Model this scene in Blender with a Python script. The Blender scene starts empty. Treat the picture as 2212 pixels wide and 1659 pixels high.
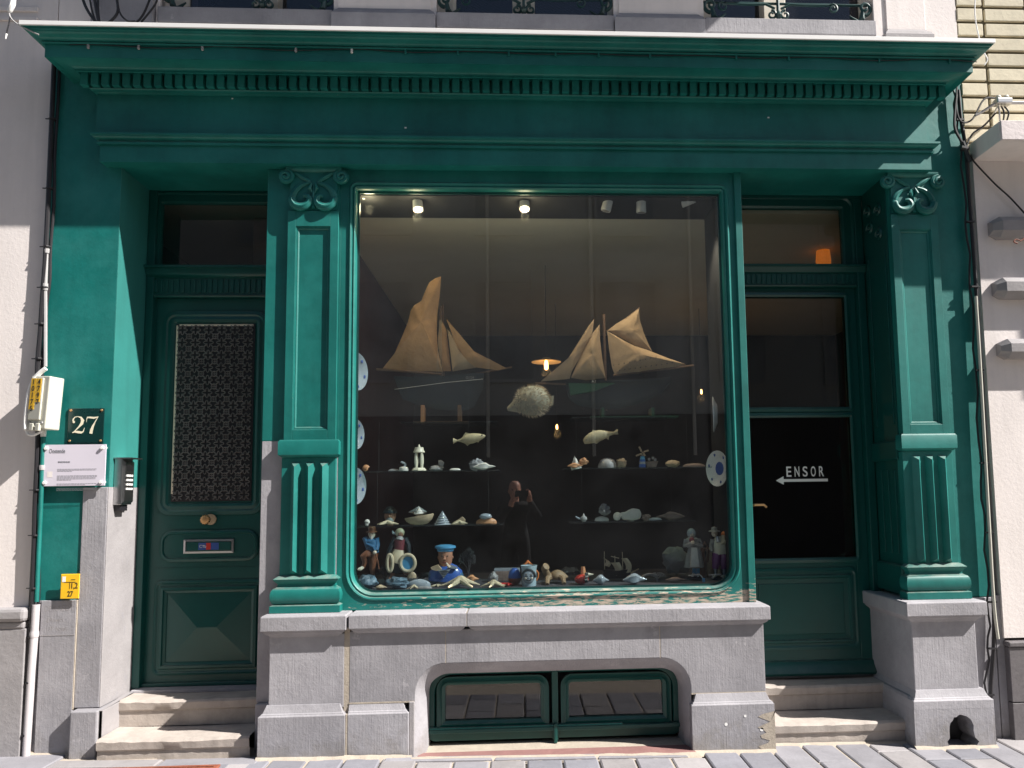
import bpy, math, random
from mathutils import Vector, Matrix, noise
random.seed(7)
SC = bpy.context.scene
# ------------------------------------------------------------------ camera
N = 2212 / 3849
F, PX, PY, IW, IH = 1626.34, 1205.3, 916.46, 2212.0, 1659.0
CAM = Vector((0, -4.5, 1.5))
RM = Matrix(((0.99856319, -0.00867523, 0.05287999), (-0.05185778, 0.09221204, 0.99438811), (-0.01350271, -0.99570160, 0.09162967)))
def ray(px, py): return RM @ Vector((px - PX, py - PY, F))
def at(px, py, y=0.0):
    d = ray(px, py); return CAM + d * ((y - CAM.y) / d.y)
def X(px, py, y=0.0): return at(px, py, y).x
def Z(px, py, y=0.0): return at(px, py, y).z
cd = bpy.data.cameras.new('camera'); cam = bpy.data.objects.new('camera', cd); SC.collection.objects.link(cam)
r_ = RM @ Vector((1, 0, 0)); u_ = RM @ Vector((0, -1, 0)); b_ = RM @ Vector((0, 0, -1))
cam.matrix_world = Matrix(((r_.x, u_.x, b_.x, CAM.x), (r_.y, u_.y, b_.y, CAM.y), (r_.z, u_.z, b_.z, CAM.z), (0, 0, 0, 1)))
cd.sensor_width = 36; cd.lens = F / IW * 36
cd.shift_x = -(PX - IW / 2) / IW; cd.shift_y = (PY - IH / 2) / IW
cd.clip_start = .02; cd.clip_end = 300
SC.camera = cam
# ------------------------------------------------------------------ light
SUN = Vector((2.7, -1.0, 2.72)).normalized()
EL = math.asin(SUN.z); AZ = math.atan2(SUN.x, SUN.y)
w = bpy.data.worlds.new('World'); SC.world = w; w.use_nodes = True
nt = w.node_tree; nt.nodes.clear()
sky = nt.nodes.new('ShaderNodeTexSky'); sky.sky_type = 'NISHITA'; sky.sun_disc = False
sky.sun_elevation = EL; sky.sun_rotation = AZ; sky.air_density = 1.0; sky.dust_density = 1.0
bg = nt.nodes.new('ShaderNodeBackground'); bg.inputs[1].default_value = 0.05
wo = nt.nodes.new('ShaderNodeOutputWorld')
nt.links.new(sky.outputs[0], bg.inputs[0]); nt.links.new(bg.outputs[0], wo.inputs[0])
sl = bpy.data.lights.new('sun', 'SUN'); sl.energy = 5.0; sl.angle = math.radians(.5); sl.color = (1, .955, .9)
so = bpy.data.objects.new('sun', sl); SC.collection.objects.link(so)
so.rotation_euler = SUN.to_track_quat('Z', 'Y').to_euler(); so.location = SUN * 30
SC.view_settings.view_transform = 'Standard'; SC.view_settings.look = 'None'
SC.view_settings.exposure = 1.08; SC.view_settings.gamma = 1; SC.view_settings.use_curve_mapping = False
# ------------------------------------------------------------------ materials
def mat(name, col, rough=.6, spec=.5, metal=0, var=.12, vscale=3.0, bump=0, bscale=40, streak=0, col2=None, c2amt=0, c2scale=6, c2thr=.55,
        coat=0, coatr=.15, emit=None, es=0, stretch=(1, 1, 1), fade=None, fadeamt=0, tool=0, grime=0, dust=0, chips=0, chips2=0, splash=0, rnd=0):
    m = bpy.data.materials.new(name); m.use_nodes = True
    t = m.node_tree; L = t.links; B = t.nodes['Principled BSDF']
    B.inputs['Roughness'].default_value = rough; B.inputs['Metallic'].default_value = metal
    B.inputs['Specular IOR Level'].default_value = spec
    if coat: B.inputs['Coat Weight'].default_value = coat; B.inputs['Coat Roughness'].default_value = coatr
    if emit: B.inputs['Emission Color'].default_value = (*emit, 1); B.inputs['Emission Strength'].default_value = es
    geo = t.nodes.new('ShaderNodeNewGeometry'); mp = t.nodes.new('ShaderNodeMapping'); mp.inputs['Scale'].default_value = stretch
    L.new(geo.outputs['Position'], mp.inputs[0])
    def nz(scale, detail=4, rough=.6, src=None):
        n = t.nodes.new('ShaderNodeTexNoise'); n.inputs['Scale'].default_value = scale; n.inputs['Detail'].default_value = detail
        n.inputs['Roughness'].default_value = rough; L.new(src or mp.outputs[0], n.inputs['Vector']); return n.outputs['Fac']
    def ramp(src, a, b, c0=(0, 0, 0), c1=(1, 1, 1)):
        r = t.nodes.new('ShaderNodeValToRGB'); r.color_ramp.elements[0].position = a; r.color_ramp.elements[1].position = b
        r.color_ramp.elements[0].color = (*c0, 1); r.color_ramp.elements[1].color = (*c1, 1); L.new(src, r.inputs[0]); return r.outputs[0]
    def mix(fac, a, b, mode='MIX'):
        n = t.nodes.new('ShaderNodeMix'); n.data_type = 'RGBA'; n.blend_type = mode
        for s, v in ((0, fac), (6, a), (7, b)):
            if hasattr(v, 'links'): L.new(v, n.inputs[s])
            else: n.inputs[s].default_value = v if s == 0 else (*v, 1)
        return n.outputs[2]
    c = col
    if var:
        lo = tuple(max(0, x * (1 - var)) for x in col); hi = tuple(min(1, x * (1 + var)) for x in col)
        c = ramp(nz(vscale, 6, .65), .3, .7, lo, hi)
    if fade: c = mix(ramp(nz(2.3, 7, .68), .42, .68, (0, 0, 0), (fadeamt,) * 3), c, fade)
    if streak:
        m2 = t.nodes.new('ShaderNodeMapping'); m2.inputs['Scale'].default_value = (14, 14, .9); L.new(geo.outputs['Position'], m2.inputs[0])
        c = mix(ramp(nz(1.0, 5, .6, m2.outputs[0]), .45, .75, (0, 0, 0), (streak,) * 3), c, tuple(x * .45 for x in col))
    if grime:
        c = mix(ramp(nz(5, 8, .75), .52, .78, (0, 0, 0), (grime,) * 3), c, tuple(x * .35 for x in col))
    if chips: c = mix(ramp(nz(26, 6, .75), .70, .725, (0, 0, 0), (chips,) * 3), c, (.25, .30, .25))
    if chips2: c = mix(ramp(nz(16, 8, .75), .68, .74, (0, 0, 0), (chips2,) * 3), c, (.42, .36, .30))
    if splash:
        sp = t.nodes.new('ShaderNodeSeparateXYZ'); L.new(geo.outputs['Position'], sp.inputs[0])
        r1 = t.nodes.new('ShaderNodeMapRange'); r1.inputs[1].default_value = .42; r1.inputs[2].default_value = .02; r1.inputs[3].default_value = -.25; r1.inputs[4].default_value = .22; L.new(sp.outputs[2], r1.inputs[0])
        ad = t.nodes.new('ShaderNodeMath'); ad.operation = 'ADD'; L.new(nz(9, 8, .72), ad.inputs[0]); L.new(r1.outputs[0], ad.inputs[1])
        c = mix(ramp(ad.outputs[0], .52, .78, (0, 0, 0), (splash,) * 3), c, (.17, .15, .12))
    if dust:
        sn = t.nodes.new('ShaderNodeSeparateXYZ'); L.new(geo.outputs['Normal'], sn.inputs[0])
        mu = t.nodes.new('ShaderNodeMath'); mu.operation = 'MULTIPLY'; L.new(ramp(sn.outputs[2], .45, .95, (0, 0, 0), (dust,) * 3), mu.inputs[0]); L.new(ramp(nz(12, 7, .7), .3, .65), mu.inputs[1])
        c = mix(mu.outputs[0], c, (.22, .24, .21))
    if rnd:
        oi = t.nodes.new('ShaderNodeObjectInfo'); rr_ = t.nodes.new('ShaderNodeMapRange'); rr_.inputs[3].default_value = 1 - rnd; rr_.inputs[4].default_value = 1 + rnd; L.new(oi.outputs['Random'], rr_.inputs[0])
        hs = t.nodes.new('ShaderNodeHueSaturation'); L.new(rr_.outputs[0], hs.inputs['Value']); 
        if hasattr(c, 'links'): L.new(c, hs.inputs['Color'])
        c = hs.outputs[0]
    if col2: c = mix(ramp(nz(c2scale, 8, .7), c2thr, c2thr + .03, (0, 0, 0), (c2amt,) * 3), c, col2)
    if hasattr(c, 'links'): L.new(c, B.inputs['Base Color'])
    else: B.inputs['Base Color'].default_value = (*c, 1)
    if bump:
        h = nz(bscale, 5, .7)
        bn = t.nodes.new('ShaderNodeBump'); bn.inputs['Strength'].default_value = min(1, bump); bn.inputs['Distance'].default_value = .004
        if tool:
            m3 = t.nodes.new('ShaderNodeMapping'); m3.inputs['Scale'].default_value = (110, 60, 6); L.new(geo.outputs['Position'], m3.inputs[0])
            h2 = nz(1.0, 3, .5, m3.outputs[0]); ad = t.nodes.new('ShaderNodeMath'); ad.operation = 'MULTIPLY_ADD'
            ad.inputs[1].default_value = tool; L.new(h2, ad.inputs[0]); L.new(h, ad.inputs[2]); h = ad.outputs[0]
        L.new(h, bn.inputs['Height']); L.new(bn.outputs[0], B.inputs['Normal'])
    return m
GREEN = (.002, .130, .114)
M = {}
M['green'] = mat('green_paint', GREEN, rough=.50, spec=.5, dust=.8, chips=.7, var=.20, streak=.22, vscale=2.2, bump=.25, bscale=14, fade=(.02, .21, .185), fadeamt=.6, grime=.3)
M['green_wall'] = mat('green_render', (.001, .140, .124), rough=.55, spec=.45, dust=.3, var=.15, vscale=3.2, bump=.6, bscale=9, fade=(.03, .22, .20), fadeamt=.7, streak=.2, grime=.25)
M['green_reveal'] = mat('green_reveal_lightened_for_sun', (.022, .175, .158), rough=.6, spec=.6, var=.12, vscale=2, bump=.4, bscale=10, streak=.2)  # wall green made paler, putting the reveal's sunlight into its colour
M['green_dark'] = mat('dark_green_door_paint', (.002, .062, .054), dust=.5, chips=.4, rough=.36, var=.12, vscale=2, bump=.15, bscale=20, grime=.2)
M['stone'] = mat('bluestone', (.325, .315, .335), rough=.75, var=.12, vscale=4, bump=.6, bscale=45, streak=.10, grime=.35, tool=.5, splash=.5, fade=(.19, .185, .20), fadeamt=.55, rnd=.10, col2=(.42, .40, .42), c2amt=.5, c2scale=7, c2thr=.64)
M['stone_pale'] = mat('pale_worn_bluestone', (.28, .265, .27), rough=.8, var=.1, vscale=6, bump=.7, bscale=30, grime=.2, col2=(.26, .25, .27), c2amt=.5, c2scale=7, c2thr=.6)
M['step'] = mat('worn_beige_stone', (.42, .37, .33), rough=.8, var=.14, vscale=7, bump=.8, bscale=25, grime=.4, streak=.3)
M['redstone'] = mat('red_brown_stone', (.24, .125, .115), rough=.8, var=.15, vscale=9, bump=.6, bscale=30, grime=.3)
M['mortar'] = mat('pale_mortar', (.38, .33, .27), rough=.9, var=.12, vscale=14, bump=.8, bscale=50)
M['render'] = mat('white_wall_render', (.76, .70, .675), rough=.85, var=.06, vscale=1.5, bump=.4, bscale=50, streak=.14, grime=.10, splash=.3, chips2=.3)
M['rough_render'] = mat('rough_white_render', (.74, .67, .66), rough=.9, var=.06, vscale=8, bump=1, bscale=22)
M['brick'] = mat('cream_brick', (.60, .54, .40), rough=.8, var=.12, vscale=9, bump=.5, bscale=35, grime=.25, rnd=.10)
M['bjoint'] = mat('brown_brick_joint', (.13, .11, .07), rough=.9, var=.2, vscale=9, bump=.5, bscale=40)
M['granite'] = mat('dark_granite', (.13, .12, .125), rough=.55, var=.2, vscale=60, bump=.2, bscale=60)
M['pave'] = [mat('paving_bluestone_%s' % n, c, rough=.8, var=.12, vscale=6, bump=.7, bscale=30, grime=.35, rnd=.14)
             for n, c in (('grey', (.225, .22, .24)), ('light', (.28, .265, .27)), ('blue', (.19, .19, .215)))]
M['asphalt'] = mat('road_setts', (.13, .125, .12), rough=.85, var=.2, vscale=12, bump=.8, bscale=30)
M['white'] = mat('white_enamel', (.8, .79, .77), rough=.4, var=.03)
M['pipewhite'] = mat('dull_white_pipe_paint', (.48, .45, .46), rough=.5, var=.08, grime=.15)
M['offwhite'] = mat('cream_plastic', (.50, .49, .42), rough=.45, var=.05, grime=.1)
M['cream'] = mat('cream_ceiling', (.80, .74, .58), rough=.8, var=.06, vscale=2, bump=.1)
M['burgundy'] = mat('burgundy_wall', (.055, .012, .02), rough=.8, var=.2, vscale=6, bump=.4, bscale=40)
M['darkwall'] = mat('dark_interior_wall', (.022, .022, .026), rough=.8, var=.3, vscale=3)
M['floor'] = mat('dark_display_cloth', (.05, .048, .055), rough=.8, var=.3, vscale=8)
M['black'] = mat('black_rubber', (.015, .014, .017), rough=.5, var=.2)
M['grey'] = mat('grey_plastic', (.35, .34, .34), rough=.5, var=.1)
M['metal'] = mat('brushed_steel', (.5, .5, .5), rough=.3, metal=1, var=.08, vscale=10)
M['brass'] = mat('worn_brass', (.62, .36, .16), rough=.4, metal=.6, var=.2, vscale=30)
M['rust'] = mat('rusty_iron', (.22, .07, .04), rough=.7, var=.35, vscale=20, bump=.5, bscale=40)
M['yellow'] = mat('yellow_enamel', (.85, .50, .02), rough=.4, var=.05)
M['ink'] = mat('black_print', (.02, .02, .02), rough=.5, var=0)
M['greyink'] = mat('grey_print', (.18, .18, .2), rough=.5, var=0)
M['plateface'] = mat('dark_green_enamel', (.004, .03, .028), rough=.25, var=.1, coat=.5)
M['numeral'] = mat('cream_enamel', (.78, .72, .55), rough=.4, var=.03)
M['paper'] = mat('pale_lilac_paper', (.66, .62, .70), rough=.35, var=.03, coat=.3)
M['sail'] = mat('tan_sailcloth', (.58, .33, .16), rough=.9, spec=.1, var=.2, vscale=9, grime=.35, bump=.9, bscale=50)
M['sail2'] = mat('pale_sailcloth', (.55, .38, .23), rough=.9, spec=.1, var=.14, vscale=9, grime=.3, bump=.9, bscale=60)
M['wood'] = mat('old_wood', (.16, .09, .05), rough=.6, var=.2, vscale=20)
M['hull'] = mat('black_green_hull', (.010, .018, .022), rough=.5, var=.25, vscale=12)
M['hullgreen'] = mat('green_hull', (.015, .075, .04), rough=.5, var=.2, vscale=12)
M['shellw'] = mat('white_shell', (.74, .70, .62), rough=.4, var=.12, vscale=25, bump=.4, bscale=60)
M['shellt'] = mat('tan_shell', (.50, .38, .24), rough=.5, var=.25, vscale=22, bump=.5, bscale=60)
M['shello'] = mat('orange_shell', (.62, .30, .14), rough=.45, var=.2, vscale=22, bump=.4, bscale=60)
M['shellg'] = mat('grey_shell', (.30, .29, .28), rough=.5, var=.2, vscale=22, bump=.5, bscale=60)
M['shellb'] = mat('brown_shell', (.28, .20, .16), rough=.6, var=.3, vscale=25, bump=.8, bscale=40)
M['bluerock'] = mat('blue_grey_rock', (.12, .19, .24), rough=.4, var=.5, vscale=18, bump=.8, bscale=30)
M['coral'] = mat('dark_coral', (.07, .07, .07), rough=.8, var=.2, vscale=30)
M['starf'] = mat('dried_starfish', (.66, .55, .36), rough=.8, var=.12, vscale=30, bump=1, bscale=90)
M['fish'] = mat('carved_fish', (.46, .38, .22), rough=.55, var=.2, vscale=30, bump=.5, bscale=70)
M['puffer'] = mat('dried_puffer_skin', (.30, .26, .17), rough=.7, var=.35, vscale=30, bump=.8, bscale=50)
M['skin'] = mat('skin', (.55, .27, .19), rough=.5, var=.08)
M['skind'] = mat('painted_skin', (.42, .20, .12), rough=.5, var=.12)
M['skinp'] = mat('pale_painted_skin', (.72, .60, .46), rough=.45, var=.06)
M['navy'] = mat('dark_jacket', (.004, .004, .006), rough=.8, var=.2)
M['bluec'] = mat('glazed_blue', (.04, .14, .26), rough=.3, var=.2, vscale=20, coat=.4)
M['bluebr'] = mat('glazed_bright_blue', (.04, .12, .42), rough=.3, var=.2, vscale=20, coat=.5)
M['sky_blue'] = mat('sky_blue_glaze', (.10, .36, .60), rough=.3, var=.1, coat=.4)
M['brownc'] = mat('glazed_brown', (.20, .075, .035), rough=.35, var=.2, vscale=20, coat=.3)
M['beigec'] = mat('glazed_beige', (.62, .52, .35), rough=.4, var=.1)
M['greyc'] = mat('glazed_grey', (.36, .35, .33), rough=.4, var=.2, vscale=30, coat=.3)
M['purple'] = mat('glazed_purple', (.24, .06, .22), rough=.35, var=.15, coat=.4)
M['redc'] = mat('glazed_red', (.55, .04, .03), rough=.35, var=.15, coat=.3)
M['maroon'] = mat('glazed_maroon', (.22, .05, .06), rough=.4, var=.15)
M['orangec'] = mat('orange_glaze', (.78, .22, .05), rough=.4, var=.1)
M['turtle'] = mat('dried_turtle', (.30, .20, .11), rough=.6, var=.3, vscale=20, bump=.7, bscale=50)
M['chinaw'] = mat('white_china_lightened_as_lit', (.82, .82, .80), rough=.15, var=.02, coat=.6)  # brighter copy of the china, painting light onto the right-hand plates
M['navydecor'] = mat('delft_blue', (.05, .10, .32), rough=.3, var=.2)
M['china'] = mat('white_china', (.36, .40, .43), rough=.15, var=.02, coat=.6)
M['lampglow'] = mat('lit_lamp', (.9, .7, .4), emit=(1, .66, .22), es=1.6, var=0)
M['bulb'] = mat('warm_filament', (.9, .5, .2), emit=(1, .45, .12), es=6, var=0)
M['iron'] = mat('green_cast_iron', (.012, .045, .045), rough=.4, var=.2)
M['opp'] = mat('opposite_facade_render', (.38, .37, .34), rough=.85, var=.1, vscale=1)
M['oppdark'] = mat('opposite_dark_shopfront', (.02, .02, .022), rough=.7, var=.2)
M['opppane'] = mat('opposite_dusky_window', (.27, .27, .26), rough=.5, var=.3, vscale=1.5)
M['winframe'] = mat('cream_window_frame', (.60, .55, .46), rough=.6, var=.06)

def green_peel():
    m = M['green'].copy(); m.name = 'green_paint_peeling_at_sill'; t = m.node_tree; L = t.links; B = t.nodes['Principled BSDF']
    src = B.inputs['Base Color'].links[0].from_socket
    geo = t.nodes.new('ShaderNodeNewGeometry'); sp = t.nodes.new('ShaderNodeSeparateXYZ'); L.new(geo.outputs['Position'], sp.inputs[0])
    mr = t.nodes.new('ShaderNodeMapRange'); mr.inputs[1].default_value = 1.01; mr.inputs[2].default_value = .885; mr.inputs[3].default_value = 0; mr.inputs[4].default_value = .275
    L.new(sp.outputs[2], mr.inputs[0])
    mx = t.nodes.new('ShaderNodeMapRange'); mx.inputs[1].default_value = 1.30; mx.inputs[2].default_value = 1.40; mx.inputs[3].default_value = 0; mx.inputs[4].default_value = .045
    L.new(sp.outputs[0], mx.inputs[0])
    ml = t.nodes.new('ShaderNodeMapRange'); ml.inputs[1].default_value = -.9; ml.inputs[2].default_value = .2; ml.inputs[3].default_value = -.12; ml.inputs[4].default_value = .0
    L.new(sp.outputs[0], ml.inputs[0])
    mp = t.nodes.new('ShaderNodeMapping'); mp.inputs['Scale'].default_value = (13, 40, 95); L.new(geo.outputs['Position'], mp.inputs[0])
    n = t.nodes.new('ShaderNodeTexNoise'); n.inputs['Scale'].default_value = 1; n.inputs['Detail'].default_value = 7; n.inputs['Roughness'].default_value = .7; L.new(mp.outputs[0], n.inputs['Vector'])
    a = t.nodes.new('ShaderNodeMath'); a.operation = 'ADD'; L.new(mr.outputs[0], a.inputs[0]); L.new(n.outputs['Fac'], a.inputs[1])
    a2 = t.nodes.new('ShaderNodeMath'); a2.operation = 'ADD'; L.new(a.outputs[0], a2.inputs[0]); L.new(mx.outputs[0], a2.inputs[1])
    a3 = t.nodes.new('ShaderNodeMath'); a3.operation = 'ADD'; L.new(a2.outputs[0], a3.inputs[0]); L.new(ml.outputs[0], a3.inputs[1])
    r = t.nodes.new('ShaderNodeValToRGB'); r.color_ramp.elements[0].position = .745; r.color_ramp.elements[1].position = .775; L.new(a3.outputs[0], r.inputs[0])
    x = t.nodes.new('ShaderNodeMix'); x.data_type = 'RGBA'; L.new(r.outputs[0], x.inputs[0]); L.new(src, x.inputs[6])
    n2 = t.nodes.new('ShaderNodeValToRGB'); n2.color_ramp.elements[0].color = (.20, .15, .11, 1); n2.color_ramp.elements[1].color = (.46, .38, .30, 1)
    n2.color_ramp.elements[0].position = .35; n2.color_ramp.elements[1].position = .6; L.new(n.outputs['Fac'], n2.inputs[0]); L.new(n2.outputs[0], x.inputs[7])
    L.new(x.outputs[2], B.inputs['Base Color'])
    return m
M['green_peel'] = green_peel()

def glass(name, tint=(1, 1, 1), extra=0.0, dirt=.0, ior=1.5):
    m = bpy.data.materials.new(name); m.use_nodes = True; t = m.node_tree; t.nodes.clear(); L = t.links
    o = t.nodes.new('ShaderNodeOutputMaterial'); mx = t.nodes.new('ShaderNodeMixShader')
    tr = t.nodes.new('ShaderNodeBsdfTransparent'); tr.inputs[0].default_value = (*tint, 1)
    gl = t.nodes.new('ShaderNodeBsdfGlossy'); gl.inputs['Roughness'].default_value = .0
    ge = t.nodes.new('ShaderNodeNewGeometry'); dt = t.nodes.new('ShaderNodeVectorMath'); dt.operation = 'DOT_PRODUCT'; L.new(ge.outputs['Incoming'], dt.inputs[0]); L.new(ge.outputs['Normal'], dt.inputs[1])
    def mth(op, a_, b_=0.0):
        n_ = t.nodes.new('ShaderNodeMath'); n_.operation = op
        for i_, v_ in enumerate((a_, b_)):
            if hasattr(v_, 'links'): L.new(v_, n_.inputs[i_])
            else: n_.inputs[i_].default_value = v_
        return n_.outputs[0]
    fr = mth('POWER', mth('SUBTRACT', 1.0, mth('ABSOLUTE', dt.outputs['Value'])), 5.0)
    ma = t.nodes.new('ShaderNodeMath'); ma.operation = 'MULTIPLY_ADD'; ma.inputs[1].default_value = .95; ma.inputs[2].default_value = .045 + extra; L.new(fr, ma.inputs[0])
    L.new(ma.outputs[0], mx.inputs[0]); L.new(tr.outputs[0], mx.inputs[1]); L.new(gl.outputs[0], mx.inputs[2])
    last = mx
    if dirt:
        df = t.nodes.new('ShaderNodeBsdfDiffuse'); df.inputs[0].default_value = (.5, .5, .52, 1)
        geo = t.nodes.new('ShaderNodeNewGeometry'); n = t.nodes.new('ShaderNodeTexNoise'); n.inputs['Scale'].default_value = 2.2; n.inputs['Detail'].default_value = 9; n.inputs['Roughness'].default_value = .7
        L.new(geo.outputs['Position'], n.inputs['Vector'])
        r = t.nodes.new('ShaderNodeMapRange'); r.inputs[1].default_value = .35; r.inputs[2].default_value = .75; r.inputs[3].default_value = dirt * .25; r.inputs[4].default_value = dirt
        L.new(n.outputs['Fac'], r.inputs[0])
        m2 = t.nodes.new('ShaderNodeMixShader'); L.new(r.outputs[0], m2.inputs[0]); L.new(mx.outputs[0], m2.inputs[1]); L.new(df.outputs[0], m2.inputs[2]); last = m2
    L.new(last.outputs[0], o.inputs[0]); return m
M['pane'] = glass('window_glass', (.88, .93, .95), .045, .016)
M['pane2'] = glass('door_glass', (.8, .82, .82), .0, .006)
M['shelfglass'] = glass('shelf_glass', (.80, .90, .87), .04, .03)
M['darkpane'] = glass('dark_window_glass', (.45, .45, .5), .02, .02)
M['acryl'] = glass('clear_acrylic', (.97, .97, .97), .02, .0)

# ------------------------------------------------------------------ mesh helpers
class MB:
    def __init__(s): s.v = []; s.f = []
    def add(s, vs, fs):
        b = len(s.v); s.v += [tuple(v) for v in vs]; s.f += [tuple(i + b for i in f) for f in fs]; return s
    def box(s, x0, x1, y0, y1, z0, z1):
        return s.add([(x0, y0, z0), (x1, y0, z0), (x1, y1, z0), (x0, y1, z0), (x0, y0, z1), (x1, y0, z1), (x1, y1, z1), (x0, y1, z1)],
                     [(0, 3, 2, 1), (4, 5, 6, 7), (0, 1, 5, 4), (1, 2, 6, 5), (2, 3, 7, 6), (3, 0, 4, 7)])
    def prism(s, poly, y0, y1):        # poly in xz
        n = len(poly); a = sum(poly[i][0] * poly[(i + 1) % n][1] - poly[(i + 1) % n][0] * poly[i][1] for i in range(n))
        if a < 0: poly = poly[::-1]
        return s.add([(x, y0, z) for x, z in poly] + [(x, y1, z) for x, z in poly],
                     [tuple(range(n)), tuple(range(2 * n - 1, n - 1, -1))] + [(i, i + n, (i + 1) % n + n, (i + 1) % n) for i in range(n)])
    def loops(s, ls, closed=True, cap0=False, cap1=False):
        n = len(ls[0]); b = len(s.v)
        for l in ls: s.v += [tuple(p) for p in l]
        for k in range(len(ls) - 1):
            for i in range(n if closed else n - 1):
                j = (i + 1) % n; s.f.append((b + k * n + i, b + k * n + j, b + (k + 1) * n + j, b + (k + 1) * n + i))
        if cap0: s.f.append(tuple(b + i for i in range(n))[::-1])
        if cap1: s.f.append(tuple(b + (len(ls) - 1) * n + i for i in range(n)))
        return s
    def tube(s, pts, r, n=8, cap=True, flat=1.0):
        pts = [Vector(p) for p in pts]; rs = r if isinstance(r, (list, tuple)) else [r] * len(pts); ls = []
        ref = None
        for i, p in enumerate(pts):
            t = (pts[min(i + 1, len(pts) - 1)] - pts[max(i - 1, 0)]).normalized()
            if ref is None: ref = Vector((0, 1, 0)) if abs(t.y) < .9 else Vector((1, 0, 0))
            a = (ref - t * ref.dot(t)).normalized(); c = t.cross(a); ref = a
            ls.append([p + (a * math.cos(k * 2 * math.pi / n) * flat + c * math.sin(k * 2 * math.pi / n)) * rs[i] for k in range(n)])
        return s.loops(ls, True, cap, cap)
    def lathe(s, prof, c=(0, 0, 0), n=20, axis='z', sx=1, sy=1):
        ls = []
        for r, h in prof:
            l = []
            for k in range(n):
                a = 2 * math.pi * k / n; x, y = r * math.cos(a) * sx, r * math.sin(a) * sy
                l.append((c[0] + x, c[1] + y, c[2] + h) if axis == 'z' else ((c[0] + h, c[1] + x, c[2] + y) if axis == 'x' else (c[0] + y, c[1] + h, c[2] + x)))
            ls.append(l)
        return s.loops(ls, True, True, True)
    def ball(s, c, r, n=12, sx=1, sy=1, sz=1):
        pr = [(r * math.sin(math.pi * k / n) + 1e-5, -r * sz * math.cos(math.pi * k / n)) for k in range(n + 1)]
        return s.lathe(pr, c, n + 4, 'z', sx, sy)
    def sweep(s, prof, xl, xr, p0, back=0.0):
        ls = []
        for y, z in prof:
            q = -y - p0; ls.append([(xl - q, back, z), (xl - q, y, z), (xr + q, y, z), (xr + q, back, z)])
        return s.loops(ls, False)
    def xf(s, m, start=0):
        for i in range(start, len(s.v)): s.v[i] = tuple(m @ Vector(s.v[i]))
        return s
    def build(s, name, mt, parent=None, smooth=False, bevel=0, jitter=0, auto=True, shared=None):
        me = bpy.data.meshes.new(name)
        off = wloc(parent) if parent else Vector((0, 0, 0))
        vs = [Vector(v) - off for v in s.v]
        if jitter: vs = [v + Vector((random.uniform(-1, 1), random.uniform(-1, 1), random.uniform(-1, 1))) * jitter for v in vs]
        me.from_pydata(vs, [], s.f); me.update()
        me.materials.append(M[mt] if isinstance(mt, str) else mt)
        if smooth:
            me.polygons.foreach_set('use_smooth', [True] * len(me.polygons))
            if auto:
                try: me.set_sharp_from_angle(angle=math.radians(38))
                except Exception: pass
        o = bpy.data.objects.new(name, me); SC.collection.objects.link(o)
        if parent: o.parent = parent
        if bevel:
            b = o.modifiers.new('bevel', 'BEVEL'); b.width = bevel; b.segments = 2; b.limit_method = 'ANGLE'; b.angle_limit = math.radians(40)
        return o
def wloc(o):
    v = Vector((0, 0, 0))
    while o: v += o.location; o = o.parent
    return v
def thing(name, label, cat, loc=(0, 0, 0), group=None):
    o = bpy.data.objects.new(name, None); SC.collection.objects.link(o); o.location = loc; o.empty_display_size = .05
    o['label'] = label; o['category'] = cat
    if group: o['group'] = group
    return o
def tag(o, label, cat, group=None):
    o['label'] = label; o['category'] = cat
    if group: o['group'] = group
    return o
def lab(o, l): o['label'] = l; return o
def struct(o): o['kind'] = 'structure'; return o
def stuff(o): o['kind'] = 'stuff'; return o
def rr(x0, x1, z0, z1, rb, rt, off=0.0, n=8):     # rounded rectangle outline, ccw from bottom-left
    x0 -= off; x1 += off; z0 -= off; z1 += off; rb = max(rb + off, .0005); rt = max(rt + off, .0005); P = []
    for cx, cz, r, a0 in ((x0 + rb, z0 + rb, rb, 180), (x1 - rb, z0 + rb, rb, 270), (x1 - rt, z1 - rt, rt, 0), (x0 + rt, z1 - rt, rt, 90)):
        for k in range(n + 1):
            a = math.radians(a0 + 90 * k / n); P.append((cx + r * math.cos(a), cz + r * math.sin(a)))
    return P
def ring(mb, x0, x1, z0, z1, rb, rt, prof):       # prof: list of (offset outward, y)
    return mb.loops([[(x, y, z) for x, z in rr(x0, x1, z0, z1, rb, rt, o)] for o, y in prof][::-1], True)
def text_mb(txt, size, loc, sx=1.0, extr=.001, bold=0.0, align='LEFT', space=1.0, rotm=None):
    cu = bpy.data.curves.new('t', 'FONT'); cu.body = txt; cu.size = size; cu.extrude = extr; cu.offset = bold; cu.align_x = align; cu.space_character = space
    o = bpy.data.objects.new('t', cu); SC.collection.objects.link(o); bpy.context.view_layer.update()
    me = o.to_mesh(); mb = MB()
    vs = []
    for v in me.vertices:
        p = Vector((v.co.x * sx, -v.co.z, v.co.y))
        if rotm: p = rotm @ p
        vs.append(p + Vector(loc))
    mb.add(vs, [tuple(p.vertices) for p in me.polygons]); o.to_mesh_clear()
    bpy.data.objects.remove(o); bpy.data.curves.remove(cu); return mb
def gz(x): return .055 - .014 * x
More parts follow.
